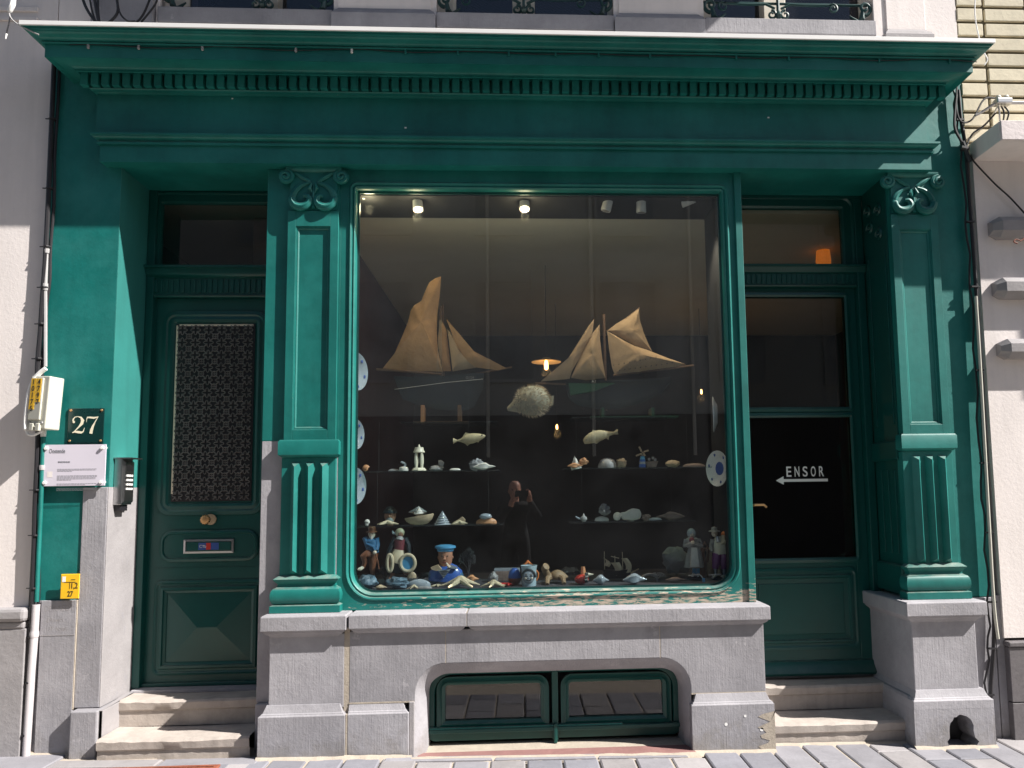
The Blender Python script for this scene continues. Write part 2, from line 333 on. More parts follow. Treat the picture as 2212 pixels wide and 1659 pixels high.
# ================================================================== ground
def gsheet(name, x0, x1, y0, y1, dz, mt):
    mb = MB(); n = 12
    for i in range(n):
        a = x0 + (x1 - x0) * i / n; b = x0 + (x1 - x0) * (i + 1) / n
        mb.add([(a, y0, gz(a) + dz), (b, y0, gz(b) + dz), (b, y1, gz(b) + dz), (a, y1, gz(a) + dz)], [(0, 1, 2, 3)])
    return mb.build(name, mt)
struct(gsheet('ground', -60, 60, -60, 20, -.14, 'asphalt'))
pv = MB()
for i in range(16):
    a = -8 + i; b = a + 1
    pv.box(a, b, -1.6, -.0, -.12, gz(a + .5) - .012)
pave = struct(pv.build('pavement', 'mortar'))
_pc = {}
def pave_stone(x0, x1, y0, y1, mt, lift=0, parent=pave):
    mb = MB(); g = .006
    za = gz(x0) + lift + random.uniform(-.002, .002); zb = gz(x1) + lift + random.uniform(-.002, .002)
    c = .008
    mb.loops([[(x0 + g, y0 + g, za - .03), (x1 - g, y0 + g, zb - .03), (x1 - g, y1 - g, zb - .03), (x0 + g, y1 - g, za - .03)],
              [(x0 + g, y0 + g, za - c * .6), (x1 - g, y0 + g, zb - c * .6), (x1 - g, y1 - g, zb - c * .6), (x0 + g, y1 - g, za - c * .6)],
              [(x0 + g + c, y0 + g + c, za), (x1 - g - c, y0 + g + c, zb), (x1 - g - c, y1 - g - c, zb), (x0 + g + c, y1 - g - c, za)]], True, False, True)
    return mb.build('paving_stone', M['pave'][mt], parent)
x = 1.415
col = 0
while x < 3.35:
    y = -.0; first = True
    while y > -.95:
        l = random.choice((.28, .36, .42, .5)) if not first else random.choice((.2, .34, .45, .55)); first = False
        pave_stone(x, x + .198, max(y - l, -.98), y, random.choice((0, 0, 1, 2, 1)), .0); y -= l
    x += .198
x = 1.415
while x > -1.6:                                 # under the shop window: a long kerb strip, then courses
    x -= .198
    y0 = -.15
    if x > -.75 and x < .95: y0 = -.235
    y = y0
    while y > -.9:
        l = random.choice((.28, .36, .45)); pave_stone(x, x + .198, max(y - l, -.95), y, random.choice((0, 1, 2))); y -= l
for a, b in ((-.75, -.15), (-.15, .42), (.42, .93)): pave_stone(a, b, -.232, -.155, 0, .004)
for a, b, c in ((-2.52, -1.95, 1), (-1.95, -1.42, 0)): pave_stone(a, b, -.23, -.115, c, .002)
for a, b, c in ((-3.3, -2.95, 2), (-2.95, -2.52, 0)): pave_stone(a, b, -.27, -.005, c)
for a, b, y0, y1, c in ((-3.2, -2.6, -.55, -.28, 1), (-2.6, -2.3, -.6, -.28, 0), (-1.6, -1.4, -.5, -.11, 1)): pave_stone(a, b, y0, y1, c)
for x0, x1, yb, hh in ((-2.74, -1.45, -.0, .018), (-1.445, -.60, -.163, .016), (.975, 1.44, -.163, .014), (1.45, 2.25, -.055, .008), (2.245, 2.73, -.163, .014), (-.6, .98, -.19, .01)):   # untidy mortar fillet where wall meets pavement
    n = 60; ls = [[], [], []]
    for i in range(n + 1):
        a = x0 + (x1 - x0) * i / n; q1 = noise.noise(Vector((a * 9, 1, 2))) * .5 + .5; q2 = noise.noise(Vector((a * 14, 5, 2))) * .5 + .5
        ls[0].append((a, yb + .004, gz(a) + hh * .4 + hh * q1)); ls[1].append((a, yb - .008 - .01 * q2, gz(a) + .004 + hh * .3 * q1)); ls[2].append((a, yb - .025 - .03 * q2, gz(a) - .012))
    MB().loops(ls, False).build('mortar_fillet', 'mortar', pave, smooth=True)

# rusty cover in the pavement
t = thing('cellar_hatch_cover', 'rusty red iron cover set in the pavement before the left door', 'hatch cover', (-1.9, -.3, gz(-1.9)))
mb = MB().box(-2.26, -1.60, -.50, -.245, gz(-1.9) - .02, gz(-1.9) + .006); mb.build('plate', 'rust', t, bevel=.003)
for k in range(5): MB().box(-2.24, -1.62, -.275 - .035 * k - .012, -.275 - .035 * k, gz(-1.9) + .006, gz(-1.9) + .012).build('bar', 'rust', t)

# ================================================================== the house
H = thing('house', 'green painted shopfront house with big display window, two doors and deep moulded cornice', 'house', (0, 0, 0))
XL, XR = -2.78, 2.875
def P(mb, name, mt, parent=H, **k): return mb.build(name, mt, parent, **k)
# rendered piers of the ground floor
SOF = 3.488
P(MB().box(XL, -2.372, 0, .36, 1.572, 4.17), 'left_pier', 'green_wall')
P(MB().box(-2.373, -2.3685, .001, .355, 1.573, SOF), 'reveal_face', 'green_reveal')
P(MB().box(XL, -2.51, .004, .36, .934, 1.572), 'pier_panel', 'green_wall')
P(MB().box(2.37, XR, 0, .50, .845, 4.17), 'right_pier', 'green_wall')
# wall backing behind the frieze
P(MB().box(-2.372, 2.37, .0, .5, SOF, 4.16), 'frieze_wall', 'green')
# stone at the left pier
def stone(x0, x1, y0, y1, z0, z1, mt='stone', bevel=.004, name='stone_block', parent=None): return P(MB().box(x0, x1, y0, y1, z0, z1), name, mt, parent or H, bevel=bevel)
stone(-2.51, -2.371, -.004, .36, .335, 1.572, 'stone')
# splayed, sunlit stone return of the door reveal
P(MB().prism([(-2.708, .0), (-2.514, .0), (-2.514, .934), (-2.708, .934)], -.012, .3), 'inscribed_stone', 'stone', bevel=.003)
stone(-2.495, -2.345, -.065, .30, .0, .332, 'stone', .008)
stone(-2.345, -2.325, -.05, .30, .0, .33, 'stone_pale', .003)
# reveal stones (pale)
P(MB().box(-2.373, -2.366, -.002, .355, .335, 1.572), 'reveal_stone', 'stone_pale', bevel=.002)
ins = text_mb('DERAEDT', .046, (-2.69, -.0122, .875), .82, .0004)
ins.v += []; b = len(ins.v)
for s_, z_, sz in (("d'Anvers", .815, .036), ('107  hotel', .765, .036)):
    t2 = text_mb(s_, sz, (-2.675, -.0122, z_), .75, .0004); ins.add(t2.v, t2.f)
P(ins, 'engraved_lettering', 'stone_pale')
P(MB().box(-2.706, -2.516, -.0135, -.0105, .738, .743), 'incised_line', 'stone_pale')

# ---------------- entablature: swept mouldings
def arc(y0, z0, y1, z1, kind, n=7):      # quarter profiles between two points: 'cavetto' bends in, 'ovolo' bulges
    o = []
    for k in range(n + 1):
        a = math.pi / 2 * k / n
        if kind == 'cavetto': o.append((y0 + (y1 - y0) * (1 - math.cos(a)), z0 + (z1 - z0) * math.sin(a)))
        else: o.append((y0 + (y1 - y0) * math.sin(a), z0 + (z1 - z0) * (1 - math.cos(a))))
    return o
def ZC(row, d): return at(1106, row, -d).z
xa0, xa1 = -2.455, 2.60          # architrave ends at protrusion .08
arch = [(0, SOF), (-.08, SOF), (-.08, ZC(321, .08)), (-.094, ZC(320, .094)), (-.096, ZC(315, .096)), (-.086, ZC(314, .086)), (-.088, ZC(311, .088))]
arch += arc(-.088, ZC(311, .088), -.115, ZC(301, .115), 'ovolo', 5) + [(-.122, ZC(299, .122)), (-.122, ZC(295, .122)), (-.07, ZC(295, .122) + .012)]
P(MB().sweep(arch, xa0, xa1, .08, .36), 'architrave', 'green', smooth=True)
fz1 = ZC(214, .085)
P(MB().sweep([(-.07, arch[-1][1] - .02), (-.07, fz1)], -2.49, xa1 - .01, .07, .3), 'frieze', 'green')
dz0, dz1 = ZC(203, .125), ZC(172, .15)
cor = [(-.07, fz1), (-.085, fz1), (-.09, ZC(212, .09))] + arc(-.09, ZC(212, .09), -.12, ZC(206, .12), 'ovolo', 4) + [(-.125, dz0), (-.118, dz0), (-.118, dz1 + .005), (-.165, dz1 + .005), (-.17, ZC(170, .17)), (-.178, ZC(168, .178)), (-.178, ZC(164, .178))]
cor += arc(-.182, ZC(163, .182), -.255, ZC(141, .255), 'cavetto', 7) + [(-.262, ZC(140, .262)), (-.285, ZC(139.5, .285)), (-.285, ZC(112, .285)), (-.297, ZC(111, .297)), (-.30, ZC(107.5, .3)), (-.292, ZC(106.5, .292)), (-.303, ZC(104, .303))]
a_ = arc(-.303, ZC(104, .303), -.325, ZC(94, .325), 'cavetto', 5); cor += a_[1:] + arc(-.325, ZC(94, .325), -.352, ZC(83, .352), 'ovolo', 5)[1:]
ztop = ZC(66.5, .37)
cor += [(-.362, ZC(80, .362)), (-.362, ZC(77, .362)), (-.37, ZC(75, .37)), (-.37, ztop)]
corn = P(MB().sweep(cor, -2.455, 2.56, .07, .2), 'cornice', 'green', smooth=True)
q = .37 - .07
P(MB().box(-2.455 - q - .006, 2.56 + q + .006, -.378, .0, ztop - .022, ztop + .004), 'lead_capping', 'white', corn, bevel=.002)
# dentils
nd = 87; dx0 = X(166, 185, -.15) + .01; dx1 = X(2045, 205, -.15) - .0; pit = (dx1 - dx0) / nd
dm = MB().box(-pit * .34, pit * .34, -.155, -.116, dz0 + .003, dz1 + .004); base_d = None
for k in range(nd):
    o = P(dm, 'dentil', 'green', corn) if base_d is None else base_d.copy()
    if base_d is None: base_d = o
    else: SC.collection.objects.link(o); o.parent = corn
    o.location.x = dx0 + pit * (k + .5)
# chips in the paint on the frieze
for px_, py_, rw in ((876, 276, .006), (1660, 254, .006), (502, 213, .005), (1165, 375 - 160, .005)):
    p = at(px_, py_, -.071); P(MB().box(p.x - rw, p.x + rw, -.0725, -.069, p.z - rw * .7, p.z + rw * .7), 'paint_chip', 'white')

# ---------------- pilasters
def scroll(c, r0, turns, cw, a0, n=34, th=.011, end=.35):
    pts = []; rs = []
    for k in range(n + 1):
        u = k / n; a = a0 + cw * turns * 2 * math.pi * u; r = r0 * (1 - u * (1 - .18))
        pts.append((c[0] + r * math.cos(a), c[1] - .012 * u, c[2] + r * math.sin(a))); rs.append(th * (1 - u * end))
    return pts, rs
def pilaster(xl, xr, zt, zshaft, zpt, zpb, zc1, zc0, zf1, zf0, zb1, zb0, label):
    pl = P(MB().box(xl, xr, -.032, .02, zc0, zt), 'pilaster', 'green', bevel=.002); lab(pl, label)
    w_ = xr - xl; m = w_ * .155
    # raised surround of the long sunk panel
    for a, b, c, d in ((xl - .003, xl + m, zc1, zshaft), (xr - m, xr + .003, zc1, zshaft), (xl + m, xr - m, zpt, zshaft), (xl + m, xr - m, zc1, zpb)):
        P(MB().box(a, b, -.050, -.030, c, d), 'panel_surround', 'green', pl, bevel=.0015)
    ring_ = ring(MB(), xl + m, xr - m, zpb, zpt, .001, .001, [(0, -.046), (-.005, -.045), (-.006, -.040), (-.012, -.040), (-.018, -.035), (-.019, -.0325)])
    P(ring_, 'panel_moulding', 'green', pl)
    # collar
    co = [(-.03, zc0 - .012), (-.055, zc0 - .008), (-.066, zc0), (-.074, zc0 + .006), (-.074, zc1 - .012), (-.066, zc1), (-.03, zc1 + .002)]
    P(MB().sweep(co, xl - .008, xr + .008, .055, 0), 'collar', 'green', pl, smooth=True)
    # lower block with prismatic ribs
    P(MB().box(xl - .012, xr + .006, -.046, .02, zb1 - .01, zc0 - .01), 'lower_block', 'green', pl, bevel=.002)
    for k in range(3):
        xc = xl + w_ * (.24 + .275 * k); hw = .027; zt2, zb2 = zf1, zf0; d = .038
        mb = MB().add([(xc - hw, -.046, zb2), (xc + hw, -.046, zb2), (xc + hw, -.046, zt2), (xc - hw, -.046, zt2), (xc, -.046 - d, zb2 + .028), (xc, -.046 - d, zt2 - .028)],
                      [(0, 4, 5, 3), (1, 2, 5, 4), (0, 1, 4), (3, 5, 2)])
        P(mb, 'rib', 'green', pl)
    # base
    h = zb1 - zb0; z = lambda u: zb0 + h * u
    ba = [(-.0, z(0)), (-.092, z(0)), (-.092, z(.185)), (-.085, z(.20)), (-.078, z(.215))]
    n = 10
    for k in range(n + 1):
        a = -math.pi / 2 + math.pi * k / n; ba.append((-.070 - .022 * math.cos(a), z(.44) + (z(.66) - z(.22)) / 2 * math.sin(a)))
    ba += [(-.060, z(.69)), (-.058, z(.76)), (-.064, z(.80)), (-.076, z(.86)), (-.08, z(.90)), (-.06, z(.97)), (-.046, z(1.0)), (0, z(1.0))]
    P(MB().sweep(ba, xl - .014, xr + .012, .055, 0), 'base', 'green', pl, smooth=True)
    # capital
    xc = (xl + xr) / 2; zt_, zb_ = zt, zshaft
    cp = P(MB().box(xl + .008, xr - .008, -.045, -.030, zb_ + .004, zt_ - .02), 'capital', 'green', pl)
    P(MB().sweep([(0, zt_ - .03), (-.05, zt_ - .03), (-.062, zt_ - .02), (-.066, zt_ - .012), (-.066, zt_), (0, zt_)], xl, xr, .05, 0), 'abacus', 'green', pl, smooth=True)
    H_ = zt_ - zb_
    for s in (-1, 1):
        # upper volute, rolled band and eye
        v = (xc + s * (w_ * .56), -.052, zt_ - .22 * H_)
        pts, rs = scroll(v, .042, 1.75, s, math.pi / 2, th=.0150)
        P(MB().tube(pts, rs, 8), 'volute', 'green', pl, smooth=True)
        P(MB().lathe([(.045, 0), (.045, .012), (.038, .014), (.001, .014)], (v[0], -.058, v[2]), 20, 'y'), 'volute_disc', 'green', pl, smooth=True)
        ctrl = [(.50, .88, .004), (.36, .86, .010), (.24, .78, .014), (.13, .70, .012), (.10, .645, .010), (.25, .575, .014), (.37, .44, .018), (.425, .26, .022), (.37, .12, .025), (.25, .07, .027), (.13, .115, .025), (.075, .22, .020), (.12, .315, .015), (.21, .32, .008)]
        pts = []; rs = []
        for i in range(len(ctrl) - 1):
            c4 = [ctrl[max(i - 1, 0)], ctrl[i], ctrl[i + 1], ctrl[min(i + 2, len(ctrl) - 1)]]
            for q_ in range(5):
                u = q_ / 5
                f = lambda k: .5 * ((2 * c4[1][k]) + (-c4[0][k] + c4[2][k]) * u + (2 * c4[0][k] - 5 * c4[1][k] + 4 * c4[2][k] - c4[3][k]) * u * u + (-c4[0][k] + 3 * c4[1][k] - 3 * c4[2][k] + c4[3][k]) * u ** 3)
                pts.append((xc + s * w_ * f(0), -.050 - .010 * (i > 6), zb_ + H_ * f(1))); rs.append(f(2))
        P(MB().tube(pts, rs, 10, flat=.75), 'scroll', 'green', pl, smooth=True); P(MB().tube([(a_[0], a_[1] - rs[k_] * .62, a_[2]) for k_, a_ in enumerate(pts)], [r_ * .28 for r_ in rs], 6), 'raised_vein', 'green', pl, smooth=True)
        P(MB().tube([(xc + s * .006, -.05, zb_ + .40 * H_), (xc + s * .022, -.060, zb_ + .50 * H_), (xc + s * .012, -.055, zb_ + .63 * H_)], [.004, .012, .004], 6), 'leaf', 'green', pl, smooth=True)
    P(MB().tube([(xc, -.05, zb_ + .05 * H_), (xc, -.055, zb_ + .3 * H_), (xc, -.05, zb_ + .62 * H_)], [.012, .009, .003], 6), 'leaf', 'green', pl, smooth=True)
    pl.location.y = .022
    return pl
r1 = lambda row, d=-.04: at(670, row, d).z
pilaster(X(617, 700, -.04), X(726, 700, -.04), SOF, r1(453), r1(487), r1(928), r1(949, -.07), r1(984, -.07), r1(998), r1(1241), r1(1243, -.06), .844,
         'left pilaster between the green door and the display window')
r2 = lambda row, d=-.04: at(1990, row, d).z
pilaster(2.352, 2.352 + X(726, 700, -.04) - X(617, 700, -.04) + .0, SOF, r1(453), r1(487), r1(928), r1(949, -.07), r1(984, -.07), r1(998), r1(1241), r1(1243, -.06), .844,
         'right pilaster beside the door lettered in white')

# jambs: window side posts
P(MB().box(-1.505, -1.06, 0, .36, 1.83, SOF), 'door_jamb', 'green', bevel=.003)
stone(-1.505, -1.06, .001, .36, .335, 1.83, 'stone', .004)
stone(-1.50, -1.36, -.03, .30, .0, .335, 'stone', .006)
# reveal pilaster on the dark side wall of the right recess
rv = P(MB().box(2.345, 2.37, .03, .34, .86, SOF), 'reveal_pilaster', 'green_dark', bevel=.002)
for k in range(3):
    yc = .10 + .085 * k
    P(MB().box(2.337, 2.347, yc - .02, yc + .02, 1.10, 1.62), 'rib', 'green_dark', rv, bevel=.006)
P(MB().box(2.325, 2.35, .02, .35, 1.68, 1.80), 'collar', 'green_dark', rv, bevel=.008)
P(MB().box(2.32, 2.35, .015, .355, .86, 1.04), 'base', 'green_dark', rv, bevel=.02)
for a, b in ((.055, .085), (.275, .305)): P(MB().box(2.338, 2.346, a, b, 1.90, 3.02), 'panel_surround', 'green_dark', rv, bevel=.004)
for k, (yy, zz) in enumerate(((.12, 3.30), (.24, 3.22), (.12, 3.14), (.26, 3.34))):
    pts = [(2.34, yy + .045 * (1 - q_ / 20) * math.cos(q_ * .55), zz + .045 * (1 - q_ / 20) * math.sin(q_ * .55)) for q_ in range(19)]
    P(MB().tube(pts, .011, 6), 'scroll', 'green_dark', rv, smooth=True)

# ---------------- stone plinth
def cap(x0, x1, yf, z0, z1, mt='stone', ret=True, back=.1):
    h = z1 - z0
    pr = [(yf + .045, z0 - .038), (yf + .036, z0 - .026), (yf + .014, z0 - .010), (yf + .010, z0), (yf, z0 + .002), (yf, z1 - .006), (yf + .006, z1), (back, z1 + .001)]
    ls = []
    for y, z in pr[:-1]:
        q_ = yf - y
        ls.append([(x0 - q_, back, z), (x0 - q_, y, z), (x1 + q_, y, z), (x1 + q_, back, z)])
    mb = MB().loops(ls, False); l = ls[-1]; b = len(mb.v); mb.v += l; mb.f.append((b, b + 1, b + 2, b + 3)); l0 = ls[0]; b = len(mb.v); mb.v += l0; mb.f.append((b + 3, b + 2, b + 1, b))
    return P(mb, 'cap_stone', mt, bevel=.003)
cap(-1.437, -.968, -.168, .757, .842)
cap(-.955, -.30, -.158, .760, .841, back=.02); cap(-.297, 1.440, -.158, .760, .841, back=.02)
P(MB().box(1.395, 1.440, .0, .36, .760, .839), 'cap_return', 'stone', bevel=.004)
def base_block(x0, x1, yb, z1=.30, z0=-.03, yl=.035, l=True, r=True, mt='stone', back=.02):     # lower plinth with a sloping moulded ledge
    pr = [(yb, z0), (yb, z1 - .004), (yb + .003, z1), (yb + .010, z1 + .003), (yb + .011, z1 + .008), (yb + .018, z1 + .012), (yb + .026, z1 + .03), (yb + yl, z1 + .052), (back, z1 + .053)]
    ls = []
    for y, z in pr[:-1]:
        q_ = min(yb - y, 0)
        ls.append([(x0 - (q_ if l else 0), back, z), (x0 - (q_ if l else 0), y, z), (x1 + (q_ if r else 0), y, z), (x1 + (q_ if r else 0), back, z)])
    mb = MB().loops(ls, False); b = len(mb.v); mb.v += ls[-1]; mb.f.append((b, b + 1, b + 2, b + 3))
    return P(mb, 'plinth_stone', mt, bevel=.002)
# body behind pilaster 1
stone(-1.398, -.985, -.120, .1, .33, .735, 'stone', .004)
base_block(-1.440, -.968, -.163)
P(MB().box(-.985, -.955, -.1185, .05, -.02, .765), 'mortar_joint', 'mortar')
# right pier plinth
stone(2.285, 2.672, -.120, .5, .33, .78, 'stone', .006)
cap(2.240, 2.722, -.168, .760, .842, 'stone', back=.5)
def holed_base():
    x0, x1, yb, z1 = 2.252, 2.727, -.163, .285
    base_block(x0, x1, yb, z1, .235, mt='stone', back=.5)
    # front slab with ragged arched hole
    cx, hw = 2.528, .070
    hole = []
    for k in range(15):
        a = math.pi * k / 14
        hole.append((cx + hw * math.cos(a) + random.uniform(-.004, .004), .115 + .085 * math.sin(a) ** .8 + random.uniform(-.004, .004)))
    hole = [(cx + hw + .004, -.03), (cx + hw + .012, .03), (cx + hw + .028, .052), (cx + hw + .006, .075)] + hole + [(cx - hw - .004, .075), (cx - hw - .020, .055), (cx - hw - .012, .035), (cx - hw - .004, -.03)]
    top = .236; n = len(hole)
    outer = []
    for i, (hx, hz) in enumerate(hole):
        if i < 4: outer.append((x1, [-.03, .03, .06, .12][i]))
        elif i >= n - 4: outer.append((x0, [.12, .06, .03, -.03][i - (n - 4)]))
        else: u = (i - 4) / (n - 9); outer.append((x1 + (x0 - x1) * u, top))
    mb = MB(); b = 0
    mb.v = [(x_, yb, z_) for x_, z_ in outer] + [(x_, yb, z_) for x_, z_ in hole] + [(x_ * 1.0, yb + .16, z_) for x_, z_ in hole] + [(x_, yb + .3, z_) for x_, z_ in outer]
    for i in range(n - 1):
        mb.f += [(i, i + 1, n + i + 1, n + i), (n + i, n + i + 1, 2 * n + i + 1, 2 * n + i)]
    P(mb, 'plinth_stone', 'stone'); lab(bpy.context.scene.objects[-1] if False else mb_last(), 'plinth stone with a ragged arched hole broken through it')
    P(MB().box(x0, x0 + .1, yb + .002, .5, -.03, top), 'stone_block', 'stone'); P(MB().box(x1 - .08, x1, yb + .002, .5, -.03, top), 'stone_block', 'stone')
    P(MB().box(x0 + .01, x1 - .01, yb + .165, yb + .2, -.03, top), 'stone_block', 'coral')
    P(MB().add([(cx - .02, yb + .003, .235), (cx + .014, yb + .003, .262), (cx + .03, yb + .003, .215), (cx + .02, yb + .003, .2), (cx - .01, yb + .003, .2)], [(0, 1, 2, 3, 4)]), 'crack', 'coral') if False else None
def mb_last(): return SC.collection.objects[-1]
holed_base()
stone(2.70, 2.86, -.01, .4, .0, .84, 'stone', .004)
# centre plinth with the arched cellar opening
CX0, CX1, CZ1 = -.592, .974, .556      # outer line of the chamfer
IX0, IX1, IZ1 = -.535, .94, .47
yF = -.120
def plinth_face(x0, x1, z0, z1, ox0, ox1, oz1, r, y):
    n = 12; arcL = [(ox0 + r - r * math.cos(math.pi / 2 * k / n), oz1 - r + r * math.sin(math.pi / 2 * k / n)) for k in range(n + 1)]
    arcR = [(ox1 - r + r * math.sin(math.pi / 2 * k / n), oz1 - r + r * math.cos(math.pi / 2 * k / n)) for k in range(n + 1)]
    return arcL, arcR
aL, aR = plinth_face(0, 0, 0, 0, CX0, CX1, CZ1, .17, yF)
# left slab, right slab, lintel: three stones with fine joints
def slab(poly, name='stone_block', y0=yF, mt='stone'): return P(MB().prism(poly, y0, .03), name, mt, bevel=.0025)
zl = .352
slab([(-.955, zl), (CX0, zl)] + [p for p in aL if p[1] >= zl] + [(aL[-1][0], .742), (-.955, .742)])
slab([(aL[-1][0] + .004, CZ1), (aR[0][0] - .004, CZ1), (aR[0][0] - .004, .742), (aL[-1][0] + .004, .742)])
slab([(aR[0][0], .742)] + [p for p in aR if p[1] >= zl] + [(CX1, zl), (1.408, zl), (1.408, .742)])
base_block(-.955, CX0 - .03, -.153, .30, l=False, r=True); base_block(CX1 - .01, 1.440, -.163, .298, l=True)
P(MB().box(CX0 - .03, CX0, -.135, .05, -.02, .352), 'stone_block', 'stone_pale', bevel=.004)
for a, b in ((-.955, CX0 - .002), (CX1 + .002, 1.406)): P(MB().box(a, b, -.1225, -.05, .346, .3535), 'mortar_joint', 'mortar')
for a in (aL[-1][0] + .002, aR[0][0] - .002): P(MB().box(a - .0022, a + .0022, -.1192, -.05, CZ1, .742), 'mortar_joint', 'mortar')
P(MB().box(-.2995, -.2975, -.157, 0, .762, .839), 'mortar_joint', 'mortar')
P(MB().box(-.966, -.957, -.155, 0, .0, .30), 'mortar_joint', 'mortar'); P(MB().box(-2.5155, -2.5095, -.011, 0, .33, .934), 'mortar_joint', 'mortar')
# worn patch on the right block, mortar beds
P(MB().add([(1.372 + .03 * math.sin(k * 1.7) + (.06 if abs(k - 8) > 7 else 0) - .012 * math.sin(k * .9), -.1645, .02 + .235 * k / 16) for k in range(17)] + [(1.4398, -.1645, .255 - .235 * k / 16) for k in range(17)], [tuple(range(34))]), 'worn_patch', 'mortar')
for k in range(9):
    xx, zz, r_s = random.uniform(.99, 1.38), random.uniform(.04, .33), random.uniform(.006, .016)
    if zz > .28: r_s *= .5
    P(MB().lathe([(r_s, 0), (r_s * .8, .0015), (.001, .002)], (xx, -.1645, zz), 9, 'y'), 'pale_blotch', 'white') if k < 6 and zz < .28 else None
# chamfered surround, inner reveal
def arch_line(x0, x1, z1, r, y, zb):
    n = 12; L_ = [(x0, y, zb)] + [(x0 + r - r * math.cos(math.pi / 2 * k / n), y, z1 - r + r * math.sin(math.pi / 2 * k / n)) for k in range(n + 1)]
    R_ = [(x1 - r + r * math.sin(math.pi / 2 * k / n), y, z1 - r + r * math.cos(math.pi / 2 * k / n)) for k in range(n + 1)] + [(x1, y, zb)]
    return L_ + R_
ls = [arch_line(CX0, CX1, CZ1, .17, yF, .0), arch_line(CX0 + .006, CX1 - .006, CZ1 - .006, .166, yF + .004, .0), arch_line(IX0, IX1, IZ1 + .012, .13, -.045, .0), arch_line(IX0 + .002, IX1 - .002, IZ1 + .008, .13, .12, .0)]
P(MB().loops(ls, False), 'arch_surround', 'stone', smooth=True)
P(MB().box(-.585, .985, -.19, -.05, -.02, .052), 'red_sill', 'redstone', bevel=.012)
P(MB().box(-.56, .97, -.05, .2, -.02, .048), 'sill_bed', 'mortar')
# cellar window
cw = P(ring(MB(), IX0 + .03, IX1 - .03, .115, IZ1 - .02, .01, .11, [(.045, .11), (.045, .075), (.0, .075), (-.006, .082), (-.006, .11)]), 'cellar_window', 'green_dark', smooth=True)
for a, b, rt_ in ((IX0 + .045, .168, .09), (.238, IX1 - .045, .09)):
    f = P(MB().add([], []), 'sash', 'green_dark', cw) if False else None
    mb = ring(MB(), a, b, .135, IZ1 - .035, .008, .07, [(0, .09), (0, .068), (-.022, .068), (-.03, .062), (-.036, .068), (-.048, .075), (-.05, .10)])
    f = P(mb, 'sash', 'green_dark', cw, smooth=True)
    P(MB().prism(rr(a + .045, b - .045, .18, IZ1 - .08, .005, .04), .095, .097), 'pane', 'darkpane', f)
P(MB().box(.185, .222, .06, .10, .06, IZ1 - .01), 'mullion', 'green_dark', cw, bevel=.006)
P(MB().box(.193, .213, .035, .07, .05, .16), 'stay_bar', 'green_dark', cw, bevel=.004)
P(MB().box(IX0, IX1, .045, .11, .118, .142), 'bottom_rail', 'green_dark', cw, bevel=.004)
P(MB().box(IX0, .60, .05, .11, .142, .150), 'weather_bar', 'green', cw, bevel=.002)
P(MB().box(-.62, 1.0, .5, .55, 0, .8), 'cellar_wall', 'darkwall')
P(MB().box(IX0, IX1, .12, .6, .03, .05), 'cellar_floor', 'darkwall')
P(MB().box(IX0 + .02, IX1 - .02, .2, .21, .13, .5), 'window_backing', 'oppdark', cw)

# ---------------- steps
def step(x0, x1, y0, y1, z0, z1, noise_a=.006, mt='step'):
    n = 26; pr = lambda: random.uniform(-noise_a, noise_a); ls = []
    for k in range(n + 1):
        a = x0 + (x1 - x0) * k / n; e = pr() * .8; dip = -.006 * math.sin(math.pi * k / n)
        ls.append([(a, y1, z1 + dip), (a, y0 + .012 + e, z1 + dip), (a, y0 + e * .6, z1 - .012 + pr() * .4 + dip), (a, y0 + .003, z1 - .055), (a, y0 + .014 + pr() * .3, z1 - .065), (a, y0 + .014, z0)])
    return P(MB().loops(ls, False), 'step', mt, smooth=True)
step(-2.322, -1.50, -.112, .45, .0, .188); step(-2.325, -1.505, .118, .5, .188, .338)
P(MB().box(-2.345, -1.505, .285, .5, .333, .352), 'threshold', 'stone', bevel=.003)
# raking stone beside the steps
P(MB().add([(-2.345, -.05, .33), (-2.325, -.05, .33), (-2.325, .3, .345), (-2.366, .3, .345), (-2.345, -.05, 0), (-2.325, -.05, 0)], [(0, 1, 2, 3), (4, 5, 1, 0)]), 'raking_stone', 'stone_pale')
step(1.40, 2.30, -.055, .45, .0, .15); step(1.40, 2.33, .20, .5, .15, .30)
P(MB().box(1.40, 2.36, .385, .5, .298, .312), 'threshold', 'stone', bevel=.003)
stone(1.36, 1.408, -.115, .4, .33, .76, 'stone', .004)
stone(1.38, 1.4395, -.15, .4, -.02, .30, 'stone', .004)
P(MB().box(2.254, 2.33, -.1, .5, -.02, .30), 'plinth_return', 'stone', bevel=.014)
P(MB().box(2.29, 2.33, .0, .5, .30, .35), 'plinth_return', 'stone', bevel=.014)

# ---------------- shop window
WX0, WX1, WZ0, WZ1 = -.973, 1.281, .935, 3.372
sw = P(ring(MB(), WX0, WX1, WZ0, WZ1, .13, .006, [(.0, .05), (0, .02), (.004, .004), (.010, -.002), (.016, .002), (.020, .003), (.024, -.006), (.032, -.010), (.038, -.006), (.042, .0005), (.047, .0005)]), 'shop_window', 'green_peel', smooth=True)
lab(sw, 'large display window frame with rounded lower corners')
board = rr(WX0, WX1, WZ0, WZ1, .13, .006, .047)
n_ = len(board); out = []
for i, (x_, z_) in enumerate(board):
    k = i // 9; u = (i % 9) / 8
    cx_, cz_ = ((-1.06, .842), (1.362, .842), (1.362, SOF), (-1.06, SOF))[k]
    bx, bz = x_, z_
    if k == 0: o_ = (cx_, z_) if u < .5 else (x_, cz_)
    elif k == 1: o_ = (x_, cz_) if u < .5 else (cx_, z_)
    elif k == 2: o_ = (cx_, z_) if u < .5 else (x_, cz_)
    else: o_ = (x_, cz_) if u < .5 else (cx_, z_)
    if u == .5: o_ = (cx_, cz_)
    out.append(o_)
